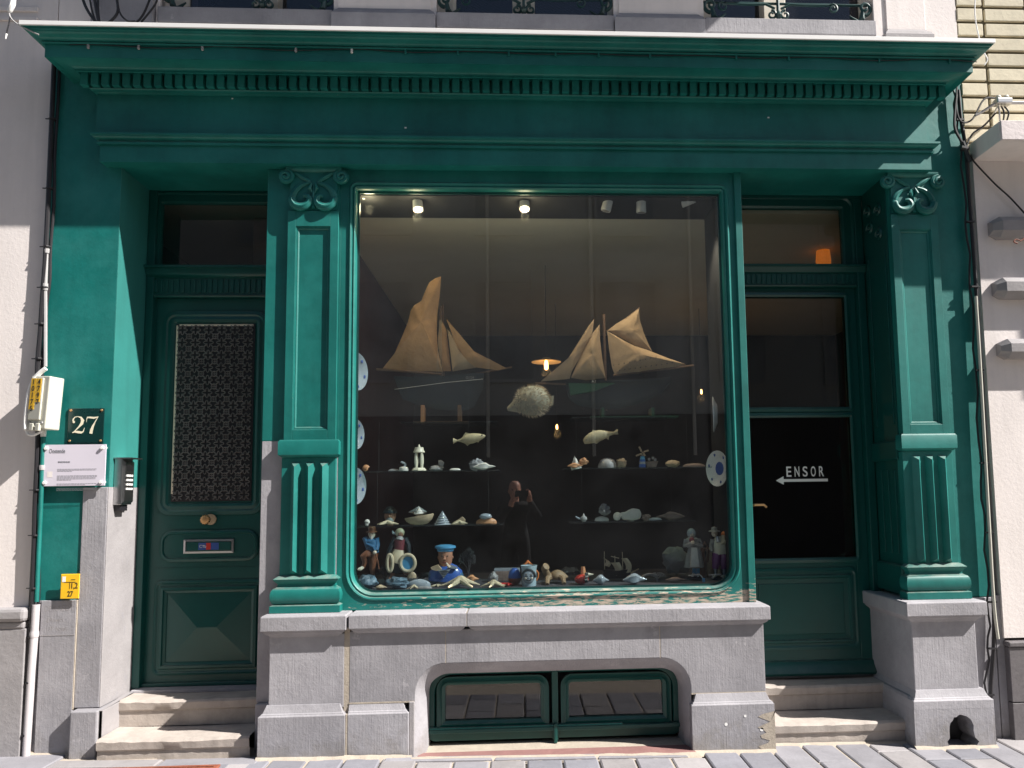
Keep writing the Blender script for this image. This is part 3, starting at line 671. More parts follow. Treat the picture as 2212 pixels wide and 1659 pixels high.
mb = MB(); mb.v = [(x_, .0, z_) for x_, z_ in board] + [(x_, .0, z_) for x_, z_ in out]
mb.f = [(n_ + i, n_ + (i + 1) % n_, (i + 1) % n_, i) for i in range(n_)]
P(mb, 'frame_board', 'green_peel', sw)
P(MB().box(1.362, 1.405, -.014, .12, .842, SOF), 'corner_post', 'green_peel', sw, bevel=.003)
P(MB().box(1.34, 1.40, .02, .36, .80, SOF), 'door_jamb', 'green_dark', bevel=.003)
P(MB().prism(rr(WX0 + .001, WX1 - .001, WZ0 + .001, WZ1 - .001, .13, .006), .045, .051), 'pane', 'pane', sw)
P(ring(MB(), WX0, WX1, WZ0, WZ1, .13, .006, [(.0, .049), (-.012, .052), (-.012, .06), (.02, .062), (.02, .12), (.05, .12)]), 'glazing_bead', 'green_dark', sw)

# ---------------- entrance door (left)
YD = .36
XD0, XD1 = -2.366, -1.505
def wy(px, py, y): p = at(px, py, y); return p
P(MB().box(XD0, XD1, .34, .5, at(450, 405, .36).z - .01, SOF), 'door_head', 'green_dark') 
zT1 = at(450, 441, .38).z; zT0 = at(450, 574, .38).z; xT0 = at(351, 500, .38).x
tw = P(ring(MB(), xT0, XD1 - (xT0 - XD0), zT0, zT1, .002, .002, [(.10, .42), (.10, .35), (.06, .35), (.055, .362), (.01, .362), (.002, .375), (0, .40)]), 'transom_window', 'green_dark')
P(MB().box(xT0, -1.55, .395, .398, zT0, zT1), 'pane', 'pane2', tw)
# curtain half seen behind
P(MB().box(-1.80, -1.5, .62, .63, zT0, zT1), 'window_backing', 'wood', tw)
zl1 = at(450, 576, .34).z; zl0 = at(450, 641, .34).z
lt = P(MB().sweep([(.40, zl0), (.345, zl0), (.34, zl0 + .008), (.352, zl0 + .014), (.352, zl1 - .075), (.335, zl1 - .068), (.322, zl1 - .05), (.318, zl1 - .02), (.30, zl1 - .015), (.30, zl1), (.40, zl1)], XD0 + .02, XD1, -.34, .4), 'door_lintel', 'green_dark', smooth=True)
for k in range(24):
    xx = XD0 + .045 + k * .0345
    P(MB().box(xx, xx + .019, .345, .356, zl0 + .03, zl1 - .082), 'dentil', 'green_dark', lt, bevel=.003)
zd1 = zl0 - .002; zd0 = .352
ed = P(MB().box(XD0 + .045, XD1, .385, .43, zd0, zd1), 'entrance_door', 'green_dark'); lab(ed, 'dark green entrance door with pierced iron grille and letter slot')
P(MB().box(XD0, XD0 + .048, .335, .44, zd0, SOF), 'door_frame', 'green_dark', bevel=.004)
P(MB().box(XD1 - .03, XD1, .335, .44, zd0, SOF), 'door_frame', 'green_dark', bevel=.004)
gx0, gx1 = at(381, 720, .38).x, at(551, 720, .38).x; gzt, gzb = at(460, 700, .38).z, at(460, 1083, .38).z
P(ring(MB(), gx0, gx1, gzb, gzt, .001, .001, [(.085, .385), (.083, .374), (.06, .37), (.05, .377), (.03, .372), (.015, .377), (.002, .39)]), 'grille_moulding', 'green_dark', ed)
P(MB().box(gx0, gx1, .378, .384, gzb, gzt), 'dark_glass', 'black', ed)
g = MB()
cw_ = (gx1 - gx0) / 6; nr = round((gzt - gzb) / (cw_ * .98)); ch = (gzt - gzb) / nr
for i in range(6):
    for j in range(nr):
        cx_, cz_ = gx0 + cw_ * (i + .5), gzb + ch * (j + .5); R0 = cw_ * .40
        pts = []
        for k in range(25):
            a = 2 * math.pi * k / 24; r = R0 * (.66 + .30 * math.cos(4 * a)); pts.append((cx_ + r * math.cos(a), .372, cz_ + r * math.sin(a)))
        g.tube(pts, .0034, 4, False)
        for a in (45, 135, 225, 315):
            c_, s_ = math.cos(math.radians(a)), math.sin(math.radians(a))
            g.tube([(cx_ + R0 * .36 * c_, .372, cz_ + R0 * .36 * s_), (cx_ + cw_ * .48 * c_, .372, cz_ + cw_ * .48 * s_)], .0045, 4)
for i in range(7):
    for j in range(nr + 1):
        cx_, cz_ = gx0 + cw_ * i, gzb + ch * j
        if gx0 < cx_ < gx1 and gzb < cz_ < gzt:
            g.tube([(cx_ + cw_ * .2 * math.cos(k * math.pi / 6), .374, cz_ + cw_ * .2 * math.sin(k * math.pi / 6)) for k in range(13)], .004, 4, False)
            g.tube([(cx_ - cw_ * .2, .376, cz_), (cx_ + cw_ * .2, .376, cz_)], .003, 4); g.tube([(cx_, .376, cz_ - ch * .2), (cx_, .376, cz_ + ch * .2)], .003, 4)
P(g, 'grille', mat('dusty_cast_iron', (.13, .12, .115), rough=.6, var=.3, vscale=12), ed, smooth=True); lab(mb_last(), 'pierced cast iron grille of four lobed openings')
# strips of light curtain seen at the grille's edge
P(MB().box(gx0 + .001, gx0 + .013, .3765, .3778, gzb + .05, gzt - .01), 'curtain_edge', 'skinp', ed); P(MB().box(gx0 + .02, gx1 - .01, .3765, .3778, gzt - .014, gzt - .002), 'curtain_edge', 'skinp', ed)
# knob and rose
kp = at(452, 1122, .37)
P(MB().lathe([(.034, 0), (.034, .012), (.03, .016), (.001, .018)][::-1], (kp.x + .008, .368, kp.z), 20, 'y'), 'knob_rose', 'shellt', ed, smooth=True)
kb = MB(); l0 = []
for rr_, yy in ((.012, .368), (.012, .345), (.026, .338), (.030, .325), (.026, .314), (.008, .308)):
    l0.append([(kp.x - .006 + (rr_ * (1 + .10 * math.cos(12 * a))) * math.cos(a), yy, kp.z + (rr_ * (1 + .10 * math.cos(12 * a))) * math.sin(a)) for a in [2 * math.pi * k / 48 for k in range(48)]])
P(kb.loops(l0, True, True, True), 'knob', 'brass', ed, smooth=True)
# applied letter panel with rounded ends
lx0, lx1 = at(345, 1178, .37).x, at(556, 1178, .37).x; lz0, lz1 = at(450, 1212, .37).z, at(450, 1146, .37).z
P(ring(MB(), lx0 + .01, lx1 - .01, lz0 + .01, lz1 - .01, .06, .06, [(.012, .386), (.012, .374), (.004, .368), (-.006, .368), (-.012, .376), (-.013, .386)]), 'letter_panel_moulding', 'green_dark', ed, smooth=True)
P(MB().prism(rr(lx0, lx1, lz0, lz1, .065, .065), .378, .388), 'letter_panel', 'green_dark', ed)
sx0, sx1, sz0, sz1 = at(397, 1180, .37).x, at(505, 1180, .37).x, at(450, 1195, .37).z, at(450, 1165, .37).z
ls_ = P(ring(MB(), sx0, sx1, sz0, sz1, .001, .001, [(0, .38), (0, .366), (-.012, .364), (-.016, .372), (-.018, .377)]), 'letter_slot', 'metal', ed)
P(MB().box(sx0 + .016, sx1 - .016, .366, .376, sz0 + .014, sz1 - .014), 'flap', 'green_dark', ls_, bevel=.006)
mx_ = (sx0 + sx1) / 2
P(MB().box(mx_ - .062, mx_ + .062, .3645, .3665, sz0 + .021, sz1 - .021), 'name_sticker', 'navydecor', ls_)
P(MB().box(mx_ - .014, mx_ + .014, .3632, .3646, sz0 + .022, sz1 - .022), 'red_stripe', 'redc', ls_)
tm = text_mb('CTb', .024, (mx_ - .056, .3635, (sz0 + sz1) / 2 - .008), 1, .0004); P(tm, 'print', 'white', ls_)
# lower rail lines and the diamond panel
bx0, bx1, bz0, bz1 = at(345, 1350, .37).x, at(553, 1350, .37).x, at(450, 1442, .37).z, at(450, 1268, .37).z
P(ring(MB(), bx0, bx1, bz0, bz1, .001, .001, [(.045, .386), (.043, .376), (.03, .372), (.02, .380), (.008, .38), (.0, .366), (-.014, .364), (-.02, .374), (-.034, .380)]), 'panel_moulding', 'green_dark', ed)
a0, a1, c0, c1 = bx0 + .034, bx1 - .034, bz0 + .034, bz1 - .034; mxx = (a0 + a1) / 2; mzz = (c0 + c1) / 2
P(MB().add([(a0, .384, c0), (a1, .384, c0), (a1, .384, c1), (a0, .384, c1), (mxx - .06, .350, mzz), (mxx + .06, .350, mzz), (mxx + .06, .350, mzz + .004), (mxx - .06, .350, mzz + .004)],
            [(0, 1, 5, 4), (1, 2, 6, 5), (2, 3, 7, 6), (3, 0, 4, 7), (4, 5, 6, 7)]), 'diamond_panel', 'green_dark', ed)
for r_z in (at(450, 1090 + 22, .37).z + .02, at(450, 1226, .37).z):
    P(MB().box(XD0 + .1, XD1 - .01, .382, .386, r_z - .002, r_z + .002), 'rail_bead', 'green_dark', ed)
P(MB().box(XD0 + .046, XD1, .36, .39, zd0, zd0 + .022), 'weather_strip', 'green_dark', ed, bevel=.005)

# ---------------- shop door (right)
R0, R1 = 1.40, 2.345
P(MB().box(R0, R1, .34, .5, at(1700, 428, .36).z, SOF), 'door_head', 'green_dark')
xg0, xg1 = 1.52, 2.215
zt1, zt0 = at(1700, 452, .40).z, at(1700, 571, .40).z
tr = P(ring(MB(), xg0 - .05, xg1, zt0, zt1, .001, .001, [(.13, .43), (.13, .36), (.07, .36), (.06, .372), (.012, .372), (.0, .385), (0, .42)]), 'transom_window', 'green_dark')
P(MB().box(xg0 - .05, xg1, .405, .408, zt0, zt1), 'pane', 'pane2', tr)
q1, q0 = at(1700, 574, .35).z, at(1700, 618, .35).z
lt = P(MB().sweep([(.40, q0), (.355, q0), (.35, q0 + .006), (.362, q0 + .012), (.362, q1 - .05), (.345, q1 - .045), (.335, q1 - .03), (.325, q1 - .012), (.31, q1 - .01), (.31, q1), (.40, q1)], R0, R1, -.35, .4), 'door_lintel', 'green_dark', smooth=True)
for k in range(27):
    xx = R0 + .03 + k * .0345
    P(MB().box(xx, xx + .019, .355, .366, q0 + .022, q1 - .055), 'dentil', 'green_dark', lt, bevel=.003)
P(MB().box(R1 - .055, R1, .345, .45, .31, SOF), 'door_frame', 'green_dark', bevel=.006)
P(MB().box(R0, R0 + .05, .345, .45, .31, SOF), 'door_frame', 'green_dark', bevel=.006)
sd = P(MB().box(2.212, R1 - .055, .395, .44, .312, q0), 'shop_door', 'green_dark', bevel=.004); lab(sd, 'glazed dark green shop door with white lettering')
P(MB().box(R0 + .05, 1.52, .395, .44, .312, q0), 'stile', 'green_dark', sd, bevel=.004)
gU1, gU0 = at(1700, 642, .40).z, at(1700, 880, .40).z; gL1, gL0 = at(1700, 902, .40).z, at(1700, 1206, .40).z
for a, b in ((gU1, q0), (gL1, gU0), (.312, gL0)):
    P(MB().box(1.52, 2.212, .397, .44, a, b), 'rail', 'green_dark', sd, bevel=.003)
for a, b in ((gU0, gU1), (gL0, gL1)):
    P(ring(MB(), 1.52, 2.212, a, b, .001, .001, [(.035, .398), (.03, .388), (.012, .384), (.0, .392), (0, .42)]), 'glass_bead', 'green_dark', sd)
    P(MB().box(1.52, 2.212, .412, .416, a, b), 'pane', 'pane2', sd)
pz0, pz1 = at(1750, 1387, .39).z, at(1750, 1243, .39).z; px1 = at(1840, 1300, .39).x
P(ring(MB(), 1.50, px1 + .0, pz0, pz1, .001, .001, [(.05, .398), (.048, .388), (.03, .384), (.02, .39), (.006, .39), (0, .378), (-.012, .378), (-.02, .392), (-.05, .394)]), 'panel_moulding', 'green_dark', sd)
P(MB().box(1.55, px1 - .05, .388, .40, pz0 + .05, pz1 - .05), 'raised_panel', 'green_dark', sd, bevel=.005)
P(MB().sweep([(.40, .318), (.345, .32), (.34, .335), (.352, .35), (.372, .375), (.38, .40), (.40, .41)], 1.45, 2.29, -.395, .41), 'weatherboard', 'green_dark', sd, smooth=True)
# lettering and arrow
e0 = at(1697, 1030, .411); e1 = at(1785, 1030, .411); eh = at(1697, 1008, .411).z - e0.z
tmb = MB(); cell = (e1.x - e0.x) / 5
for i, ch_ in enumerate('ENSOR'):
    q_ = text_mb(ch_, 1.0, (0, 0, 0), 1, .0004, .012); xs = [v[0] for v in q_.v]; zs = [v[2] for v in q_.v]
    sxx = cell * .60 / (max(xs) - min(xs)); szz = eh / (max(zs) - min(zs))
    tmb.add([(e0.x + cell * (i + .12) + (v[0] - min(xs)) * sxx, .4105 + v[1], e0.z + (v[2] - min(zs)) * szz) for v in q_.v], q_.f)
P(tmb, 'lettering', 'white', sd)
az = at(1730, 1037.5, .411).z; ax0 = at(1676, 1037, .411).x; ax1 = at(1788, 1037, .411).x; aw = .009
P(MB().prism([(ax0, az), (ax0 + .052, az - .028), (ax0 + .052, az - aw), (ax1, az - aw), (ax1, az + aw), (ax0 + .052, az + aw), (ax0 + .052, az + .028)], .4095, .4112), 'arrow', 'white', sd)
hp = at(1632, 1092, .37)
P(MB().tube([(hp.x - .02, .41, hp.z), (hp.x - .02, .37, hp.z), (hp.x - .01, .355, hp.z + .004), (hp.x + .05, .352, hp.z + .004), (hp.x + .068, .356, hp.z - .012)], .008, 8), 'handle', 'brass', sd, smooth=True)
# rooms behind
P(MB().box(-1.262, -1.25, .14, 6, .2, 3.42), 'side_wall', 'burgundy')
P(MB().box(-1.27, 4.0, .5, 4.6, 3.42, 3.46), 'ceiling', 'cream')
P(MB().box(-1.27, 1.345, .12, .5, 3.375, 3.46), 'inner_lintel', 'wood' if False else 'oppdark')
P(MB().box(-1.27, 4.0, 4.55, 4.6, .0, 3.42), 'back_wall', 'darkwall')
P(MB().box(3.95, 4.0, .5, 4.6, .0, 3.46), 'side_wall', 'burgundy')
P(MB().box(-1.27, 4.0, 1.0, 2.0, .1, .15), 'room_floor', 'numeral'); P(MB().box(-1.27, 4.0, 2.0, 4.6, .1, .15), 'room_floor', 'darkwall')  # pale front strip, out of view, added to bounce light onto the ceiling
P(MB().box(1.30, 1.345, .06, .5, .3, 3.42), 'inner_jamb', 'darkwall')
P(MB().box(2.37, 4.0, .5, .55, .1, 3.46), 'front_wall', 'darkwall')
P(MB().box(-2.85, -1.27, 2.2, 2.25, .2, 3.6), 'hall_wall', 'wood' if False else 'oppdark')
P(MB().box(-2.85, -1.27, .44, 2.2, 3.52, 3.56), 'hall_ceiling', 'cream')
P(MB().box(-2.87, -2.83, .36, 2.25, .2, 3.6), 'hall_wall', 'wood')
P(MB().box(-1.30, -1.262, .36, 2.25, .2, 3.6), 'hall_wall', 'wood')
for k in range(0): P(MB().box(-1.24, 3.9, 1.1 + k * 1.1, 1.112 + k * 1.1, 3.414, 3.42), 'ceiling_batten', 'white')
DF = .945
P(MB().box(-1.25, 1.30, .06, 1.0, .85, DF), 'display_floor', 'floor')
P(MB().box(-1.25, 1.30, .98, 1.0, .2, .95), 'display_back', 'darkwall')

# ---------------- upper storey
zs0 = 3.9
P(MB().box(XL + .02, XR + .02, 0.02, .36, 4.17, 4.30), 'upper_wall', 'render')
zsill = {0: at(560, 21, 0).z, 1: at(1130, 36, 0).z, 2: at(1700, 49, 0).z}
ZS = (zsill[0] + zsill[1] + zsill[2]) / 3
wins = [(X(345, 10), X(721, 10), X(539, 10), X(592, 10)), (X(943, 20), X(1325, 20), X(1107, 20), X(1156, 20)), (X(1520, 30), X(1887, 30), X(1659, 30), X(1708, 30))]
edges = [XL] + [v for w_ in wins for v in (w_[0], w_[1])] + [XR]
for i in range(4):
    a, b = edges[2 * i], edges[2 * i + 1]
    P(MB().box(a, b, .0, .36, 4.2, 7.6), 'upper_wall', 'render', bevel=.002)
for i, (a, b, m0, m1) in enumerate(wins):
    P(MB().box(a + .002, b - .002, -.03, .3, ZS - .10, ZS), 'window_sill', 'stone', bevel=.004)
    P(MB().box(a, b, .0, .3, 4.17, ZS - .09), 'apron', 'stone')
    P(MB().box(a, b, .0, .36, ZS + 1.9, 7.6), 'upper_wall', 'render')
    wv = P(ring(MB(), a + .11, b - .02, ZS + .015, ZS + 1.88, .001, .001, [(.11, .14), (.02, .13), (.0, .15), (0, .2)]), 'upper_window', 'winframe')
    P(MB().box(m0, m1, .08, .2, ZS, ZS + 1.88), 'mullion', 'winframe', wv, bevel=.005)
    P(MB().box(a + .1, b - .02, .165, .170, ZS + .015, ZS + 1.88), 'pane', 'darkpane', wv)
    P(MB().box(a + .1, b - .02, .30, .31, ZS + .015, ZS + 1.88), 'window_backing', 'oppdark', wv)  # dark sheet standing in for the dim room behind the pane
    # cast iron guard with scrolls and fleur de lis
    gd = P(MB().tube([(a, .03, ZS + .14), (b, .03, ZS + .14)], .008, 6), 'window_guard', 'iron', smooth=True)
    mc = (m0 + m1) / 2
    P(MB().tube([(mc, .02, ZS + .005), (mc, .02, ZS + .3)], .011, 6), 'finial', 'iron', gd, smooth=True)
    P(MB().tube([(mc, .02, ZS + .01), (mc, .01, ZS + .045), (mc, .02, ZS + .09)], [.004, .022, .006], 8), 'fleur', 'iron', gd, smooth=True)
    for s in (-1, 1):
        c = (mc + s * .045, .02, ZS + .055); pts, rs = scroll(c, .034, 1.2, s, math.pi / 2 if s < 0 else math.pi / 2, th=.009); P(MB().tube(pts, rs, 6), 'scroll', 'iron', gd, smooth=True)
        pts = [(mc + s * .02, .02, ZS + .1), (mc + s * .08, .02, ZS + .13), (mc + s * .2, .02, ZS + .125), (mc + s * .34, .02, ZS + .13)]
        P(MB().tube(pts, .008, 6), 'scroll', 'iron', gd, smooth=True)
        c = (mc + s * .36, .02, ZS + .105); pts, rs = scroll(c, .034, 1.3, -s, math.pi / 2, th=.008); P(MB().tube(pts, rs, 6), 'scroll', 'iron', gd, smooth=True)
        e = a + .05 if s < 0 else b - .05
        c = (e, .02, ZS + .11); pts, rs = scroll(c, .045, 1.3, s, -math.pi / 2, th=.012); P(MB().tube(pts, rs, 6), 'scroll', 'iron', gd, smooth=True)
        P(MB().tube([(e - s * .01, .02, ZS + .10), (e + -s * .02, .02, ZS + .04), (e - s * .05, .02, ZS + .02), (e - s * .10, .02, ZS + .06)], [.012, .02, .014, .004], 6), 'leaf', 'iron', gd, smooth=True)
# pedestals between the windows
for a, b, zz, mt in ((X(208, 5), X(338, 10), 4.75, 'stone'), (X(720, 20), X(942, 20), at(830, 22, 0).z, 'stone'), (X(1326, 30), X(1519, 30), at(1420, 33, 0).z, 'stone'), (X(1904, 50), X(2007, 50), at(1950, 56, -.05).z, 'stone_pale')):
    z1_ = zz
    P(MB().sweep([(-.05, 4.1), (-.05, z1_ - .05), (-.045, z1_ - .045), (-.04, z1_ - .03), (-.025, z1_ - .015), (-.015, z1_), (0, z1_)], a, b, .05, 0), 'pedestal', mt, smooth=True)
    P(MB().box(a + .03, b - .03, -.01, 0.0, z1_, 7.6), 'upper_pilaster', 'render', bevel=.003)
# balcony above (its underside shades the upper wall)
bl = P(MB().box(-2.75, 3.0, -.95, .0, 6.2, 6.36), 'balcony', 'stone', bevel=.01)
for k in range(24): P(MB().tube([(-2.7 + k * .245, -.9, 6.36), (-2.7 + k * .245, -.9, 7.3)], .01, 6), 'baluster', 'iron', bl)
P(MB().tube([(-2.72, -.9, 7.3), (2.97, -.9, 7.3)], .02, 8), 'handrail', 'iron', bl)
P(MB().box(-2.78, 2.9, .3, .36, 4.0, 7.6), 'upper_wall', 'render'); P(MB().box(-2.9, 2.9, 0, 6, 7.6, 7.7), 'roof', 'oppdark')
P(MB().box(-2.9, 2.95, 5.9, 6, 0, 7.6), 'rear_wall', 'render')
P(MB().box(-2.875, -2.86, .36, 6, 0, 7.6), 'party_wall', 'render')
P(MB().box(2.92, 4.1, 5.9, 6, 0, 7.6), 'rear_wall', 'render')

# ================================================================== left neighbour
NL = thing('house', 'white rendered house at the left edge with a grey stone base', 'house', (-4, 0, 0))
P(MB().box(-8, -2.785, 0.0, .4, .9, 7.6), 'wall', 'render', NL)
for r0, r1_ in ((16, 26), (38, 46)):
    a, b = at(30, r0, 0).z, at(30, r1_, 0).z
    P(MB().box(-8, -2.9, -.012, .0, b, a), 'string_course', 'render', NL, bevel=.003)
z1_ = at(20, 1313, -.03).z
P(MB().box(-8, -2.763, -.07, .3, z1_ - .075, z1_), 'base_cap', 'stone_pale', NL, bevel=.02)
P(MB().box(-8, -2.775, -.05, .3, z1_ - .115, z1_ - .075), 'base_moulding', 'redstone' if False else 'stone_pale', NL, bevel=.01)
P(MB().box(-8, -2.766, -.045, .3, -.05, z1_ - .115), 'base_stone', 'stone_pale', NL, bevel=.005)
P(MB().box(-2.765, -2.71, .0, .3, -.02, .934), 'corner_stone', 'stone', H) 

# ================================================================== right neighbour
NR = thing('house', 'house at the right edge with pink white render below cream brickwork', 'house', (4, 0, 0))
zb = at(2095, 342, 0).z
P(MB().box(XR + .03, 8, -.025, .35, .6, zb + .02), 'wall', 'render', NR)
P(MB().box(XR - .01, 8, .012, .35, zb, 7.6), 'brick_backing', 'bjoint', NR)
# long bricks
rows = []
v = Vector((0, 0))
ztp = at(2140, 0, 0).z + .25; zbt = at(2150, 262, 0).z - .12
bh = abs(at(2140, 100, 0).z - at(2140, 132.3, 0).z) * 1.0
jx = X(2132, 150, 0); bl_ = X(2205, 150, 0) - X(2132, 150, 0) if False else .245
n_r = int((ztp - zb) / bh) + 1
for j in range(n_r):
    z0 = zb + j * bh
    for i in range(7):
        x0 = jx + (i - 1) * .285; x1 = x0 + .285
        x0 = max(x0, XR - .005)
        if x1 - x0 < .05: continue
        e = random.uniform(-.003, .003)
        P(MB().box(x0 + .009, x1 - .009, e - .004, .02, z0 + .011, z0 + bh - .010), 'brick', 'brick', NR, bevel=.004)
# projecting slab of the bay
xb = 2.905; zt_ = at(2152, 262, -.3).z; zbb = at(2152, 304, -.3).z
P(MB().box(xb, 7.5, -.30, .0, zbb, zt_), 'bay_slab', 'render', NR, bevel=.004)
P(MB().box(xb + .003, 7.5, -.312, -.30, zbb + .002, zt_ + .002), 'rough_fascia', 'rough_render', NR, bevel=.004)
P(MB().box(4.62, 7.5, -.58, -.3, zbb - .02, zt_ + 1.2), 'bay', 'render', NR)
# stone bosses at the frame's right edge
for r0, r1_, x0p in ((465, 510, 2150), (597, 641, 2158), (730, 772, 2168)):
    a = at(x0p, (r0 + r1_) / 2, -.10); z1_ = at(2190, r0, -.10).z; z0_ = at(2190, r1_, -.10).z; c = .035; x0_ = a.x; x1_ = x0_ + .5
    m_ = (z0_ + z1_) / 2
    octo = lambda x, y0, y1: [(x, y1, z0_), (x, y0 + c, z0_), (x, y0, z0_ + c), (x, y0, z1_ - c), (x, y0 + c, z1_), (x, y1, z1_)]
    i0 = [(x, y, m_ + (z - m_) * .62) for x, y, z in octo(x0_, -.075, -.02)]
    P(MB().loops([i0, octo(x0_ + .045, -.11, -.02), octo(x1_, -.11, -.02)], True, True, True), 'stone_boss', 'stone_pale', NR)
zg = at(2180, 1385, -.04).z
P(MB().box(XR + .012, 8, -.04, .2, -.05, zg - .012), 'granite_slab', 'granite', NR, bevel=.003) if False else None
zj = at(2180, 1518, -.05).z
P(MB().box(XR + .035, 8, -.055, .2, -.08, zj - .003), 'granite_slab', 'granite', NR, bevel=.003)
P(MB().box(XR + .035, 8, -.055, .2, zj + .003, zg - .035), 'granite_slab', 'granite', NR, bevel=.003)
P(MB().box(XR + .03, 8, -.065, .2, zg - .033, zg), 'granite_coping', 'granite', NR, bevel=.008)
P(MB().box(XR - .01, XR + .04, -.01, .2, -.05, .85), 'corner_strip', 'stone', NR)

# ================================================================== opposite side of the street (seen only in the glass)
OP = thing('house', 'plain rendered building across the street mirrored in the glass', 'house', (0, -9.5, 0))
P(MB().box(-12, 12, -10.2, -9.8, 3.0, 9.2), 'wall', 'opp', OP)
P(MB().box(-12, 12, -10.1, -9.75, -.2, 3.0), 'ground_floor_wall', 'oppdark', OP)
for i in range(9):
    for j in range(2):
        x0 = -10.4 + i * 2.4; z0 = 3.7 + j * 2.9
        f = P(ring(MB(), x0, x0 + 1.1, z0, z0 + 1.9, .001, .001, [(.06, -9.8), (.06, -9.75), (0, -9.75), (0, -9.8)]), 'window', 'opp', OP)
        P(MB().box(x0, x0 + 1.1, -9.79, -9.77, z0, z0 + 1.9), 'pane', 'opppane', f)

for x_ in (-.57, 1.45, 3.4): P(MB().tube([(x_, -9.72, 2.2), (x_, -9.72, 9.0)], .035, 8), 'down_pipe', 'winframe', OP, smooth=True)
# ================================================================== small things on the wall
def zc(x, y, ox, oy, s): return ((ox + x / s) * N, (oy + y / s) * N)
A_ = lambda x, y: zc(x, y, 1280, 1600, 2.765)
B_ = lambda x, y: zc(x, y, 2000, 1600, 2.765)
C_ = lambda x, y: zc(x, y, 1280, 1950, 2.765)
D_ = lambda x, y: zc(x, y, 2000, 1950, 2.765)
S1 = lambda x, y: zc(x, y, 1280, 950, 2.765)
S2 = lambda x, y: zc(x, y, 2000, 950, 2.765)
Z3 = lambda x, y: zc(x, y, 2549, 0, 1.7015)
Z1 = lambda x, y: zc(x, y, 0, 0, 1.7015)
Z5 = lambda x, y: zc(x, y, 3549, 300, 4.147)
CC = lambda x, y: zc(x, y, 0, 0, 5.53)
def path(pts, y=0.0): return [at(p[0], p[1], p[2] if len(p) > 2 else y) for p in pts]

# house number
a, b = at(147, 882, -.01), at(222, 957, -.01)
t = thing('house_number_plate', 'dark green enamel plate with cream number 27 beside the left door', 'number plate', ((a.x + b.x) / 2, 0, b.z))
MB().box(a.x, b.x, -.008, .0, b.z, a.z).build('plate', 'plateface', t, bevel=.003)
pw, ph = b.x - a.x, a.z - b.z
for i, (u, v_) in enumerate(((.08, .94), (.93, .94), (.08, .07), (.93, .07))):
    p = (a.x + pw * u, -.008, b.z + ph * v_); MB().lathe([(.007, .0), (.006, -.004), (.001, -.005)], p, 10, 'y').build('screw', 'brass', t, smooth=True)
def glyph(polys):    # strokes as (x,z,width) runs -> one flat extruded mesh
    mb = MB()
    for k, st in enumerate(polys):
        L = []; R = []
        for i, (x, z, w_) in enumerate(st):
            p0 = st[max(i - 1, 0)]; p1 = st[min(i + 1, len(st) - 1)]; dx, dz = p1[0] - p0[0], p1[1] - p0[1]; l = math.hypot(dx, dz) or 1
            nx, nz = -dz / l, dx / l; L.append((x + nx * w_ / 2, z + nz * w_ / 2)); R.append((x - nx * w_ / 2, z - nz * w_ / 2))
        b_ = len(mb.v); n = len(L); y = -.0095 - k * .0003
        mb.v += [(x, y, z) for x, z in L] + [(x, y, z) for x, z in R]
        mb.f += [(b_ + i, b_ + i + 1, b_ + n + i + 1, b_ + n + i) for i in range(n - 1)]
    return mb
gx_, gz_ = a.x + pw * .13, b.z + ph * .27; gh = ph * .50; gw = pw * .36
two = [[(.12, .72, .16), (.14, .74, .20), (.12, .70, .16)],
       [(.06, .72, .12), (.08, .84, .12), (.20, .955, .07), (.42, .985, .05), (.66, .93, .14), (.80, .76, .27), (.74, .58, .24), (.52, .38, .12), (.28, .20, .07), (.08, .05, .06)],
       [(.04, .06, .05), (.22, .12, .14), (.48, .10, .20), (.74, .07, .18), (.88, .12, .10), (.97, .34, .03)],
       [(.05, .70, .10), (.13, .66, .20), (.22, .68, .10)]]
sev = [[(.04, .66, .02), (.05, .82, .05), (.10, .93, .12), (.30, .93, .14), (.60, .90, .16), (.95, .96, .06)], [(.93, .97, .04), (.70, .66, .08), (.55, .42, .18), (.46, .20, .24), (.42, .0, .26)]]
mb = MB()
for q_, base in ((two, 0), (sev, 1.05)):
    g_ = glyph([[(gx_ + (x + base) * gw, gz_ + z * gh, w_ * gw * .95) for x, z, w_ in st] for st in q_]); mb.add(g_.v, g_.f)
mb.build('numeral', 'numeral', t)

# notice board of clear acrylic on four studs
a, b, c, d = at(106, 961, -.03), at(233, 963, -.03), at(229, 1054, -.03), at(98, 1052, -.03)
t = thing('notice_plaque', 'pale lilac printed information plaque held on four steel studs below the number 27', 'plaque', ((a.x + b.x) / 2, 0, d.z))
MB().box(-2.73, -2.375, -.032, -.026, d.z + .004, a.z).build('panel', 'paper', t, bevel=.001)
for px_, pz_ in ((-2.708, a.z - .02), (-2.395, a.z - .02), (-2.708, d.z + .024), (-2.395, d.z + .024)):
    MB().lathe([(.010, .0), (.010, -.040), (.008, -.043), (.001, -.043)], (px_, 0, pz_), 12, 'y').build('stud', 'white', t, smooth=True)
mb = MB(); zt0_ = a.z - .03
tt = text_mb('Oostende', .036, (-2.693, -.0325, zt0_ - .018), .62, .0003, .0004, rotm=None); mb.add(tt.v, tt.f)
for s_, z_, sz, x_ in (('ENSORHUIS', zt0_ - .074, .0125, -2.64),): tt = text_mb(s_, sz, (x_, -.0325, z_), 1, .0003, .0002); mb.add(tt.v, tt.f)
mb.build('heading', 'greyink', t)
mb = MB(); rnd = random.Random(3)
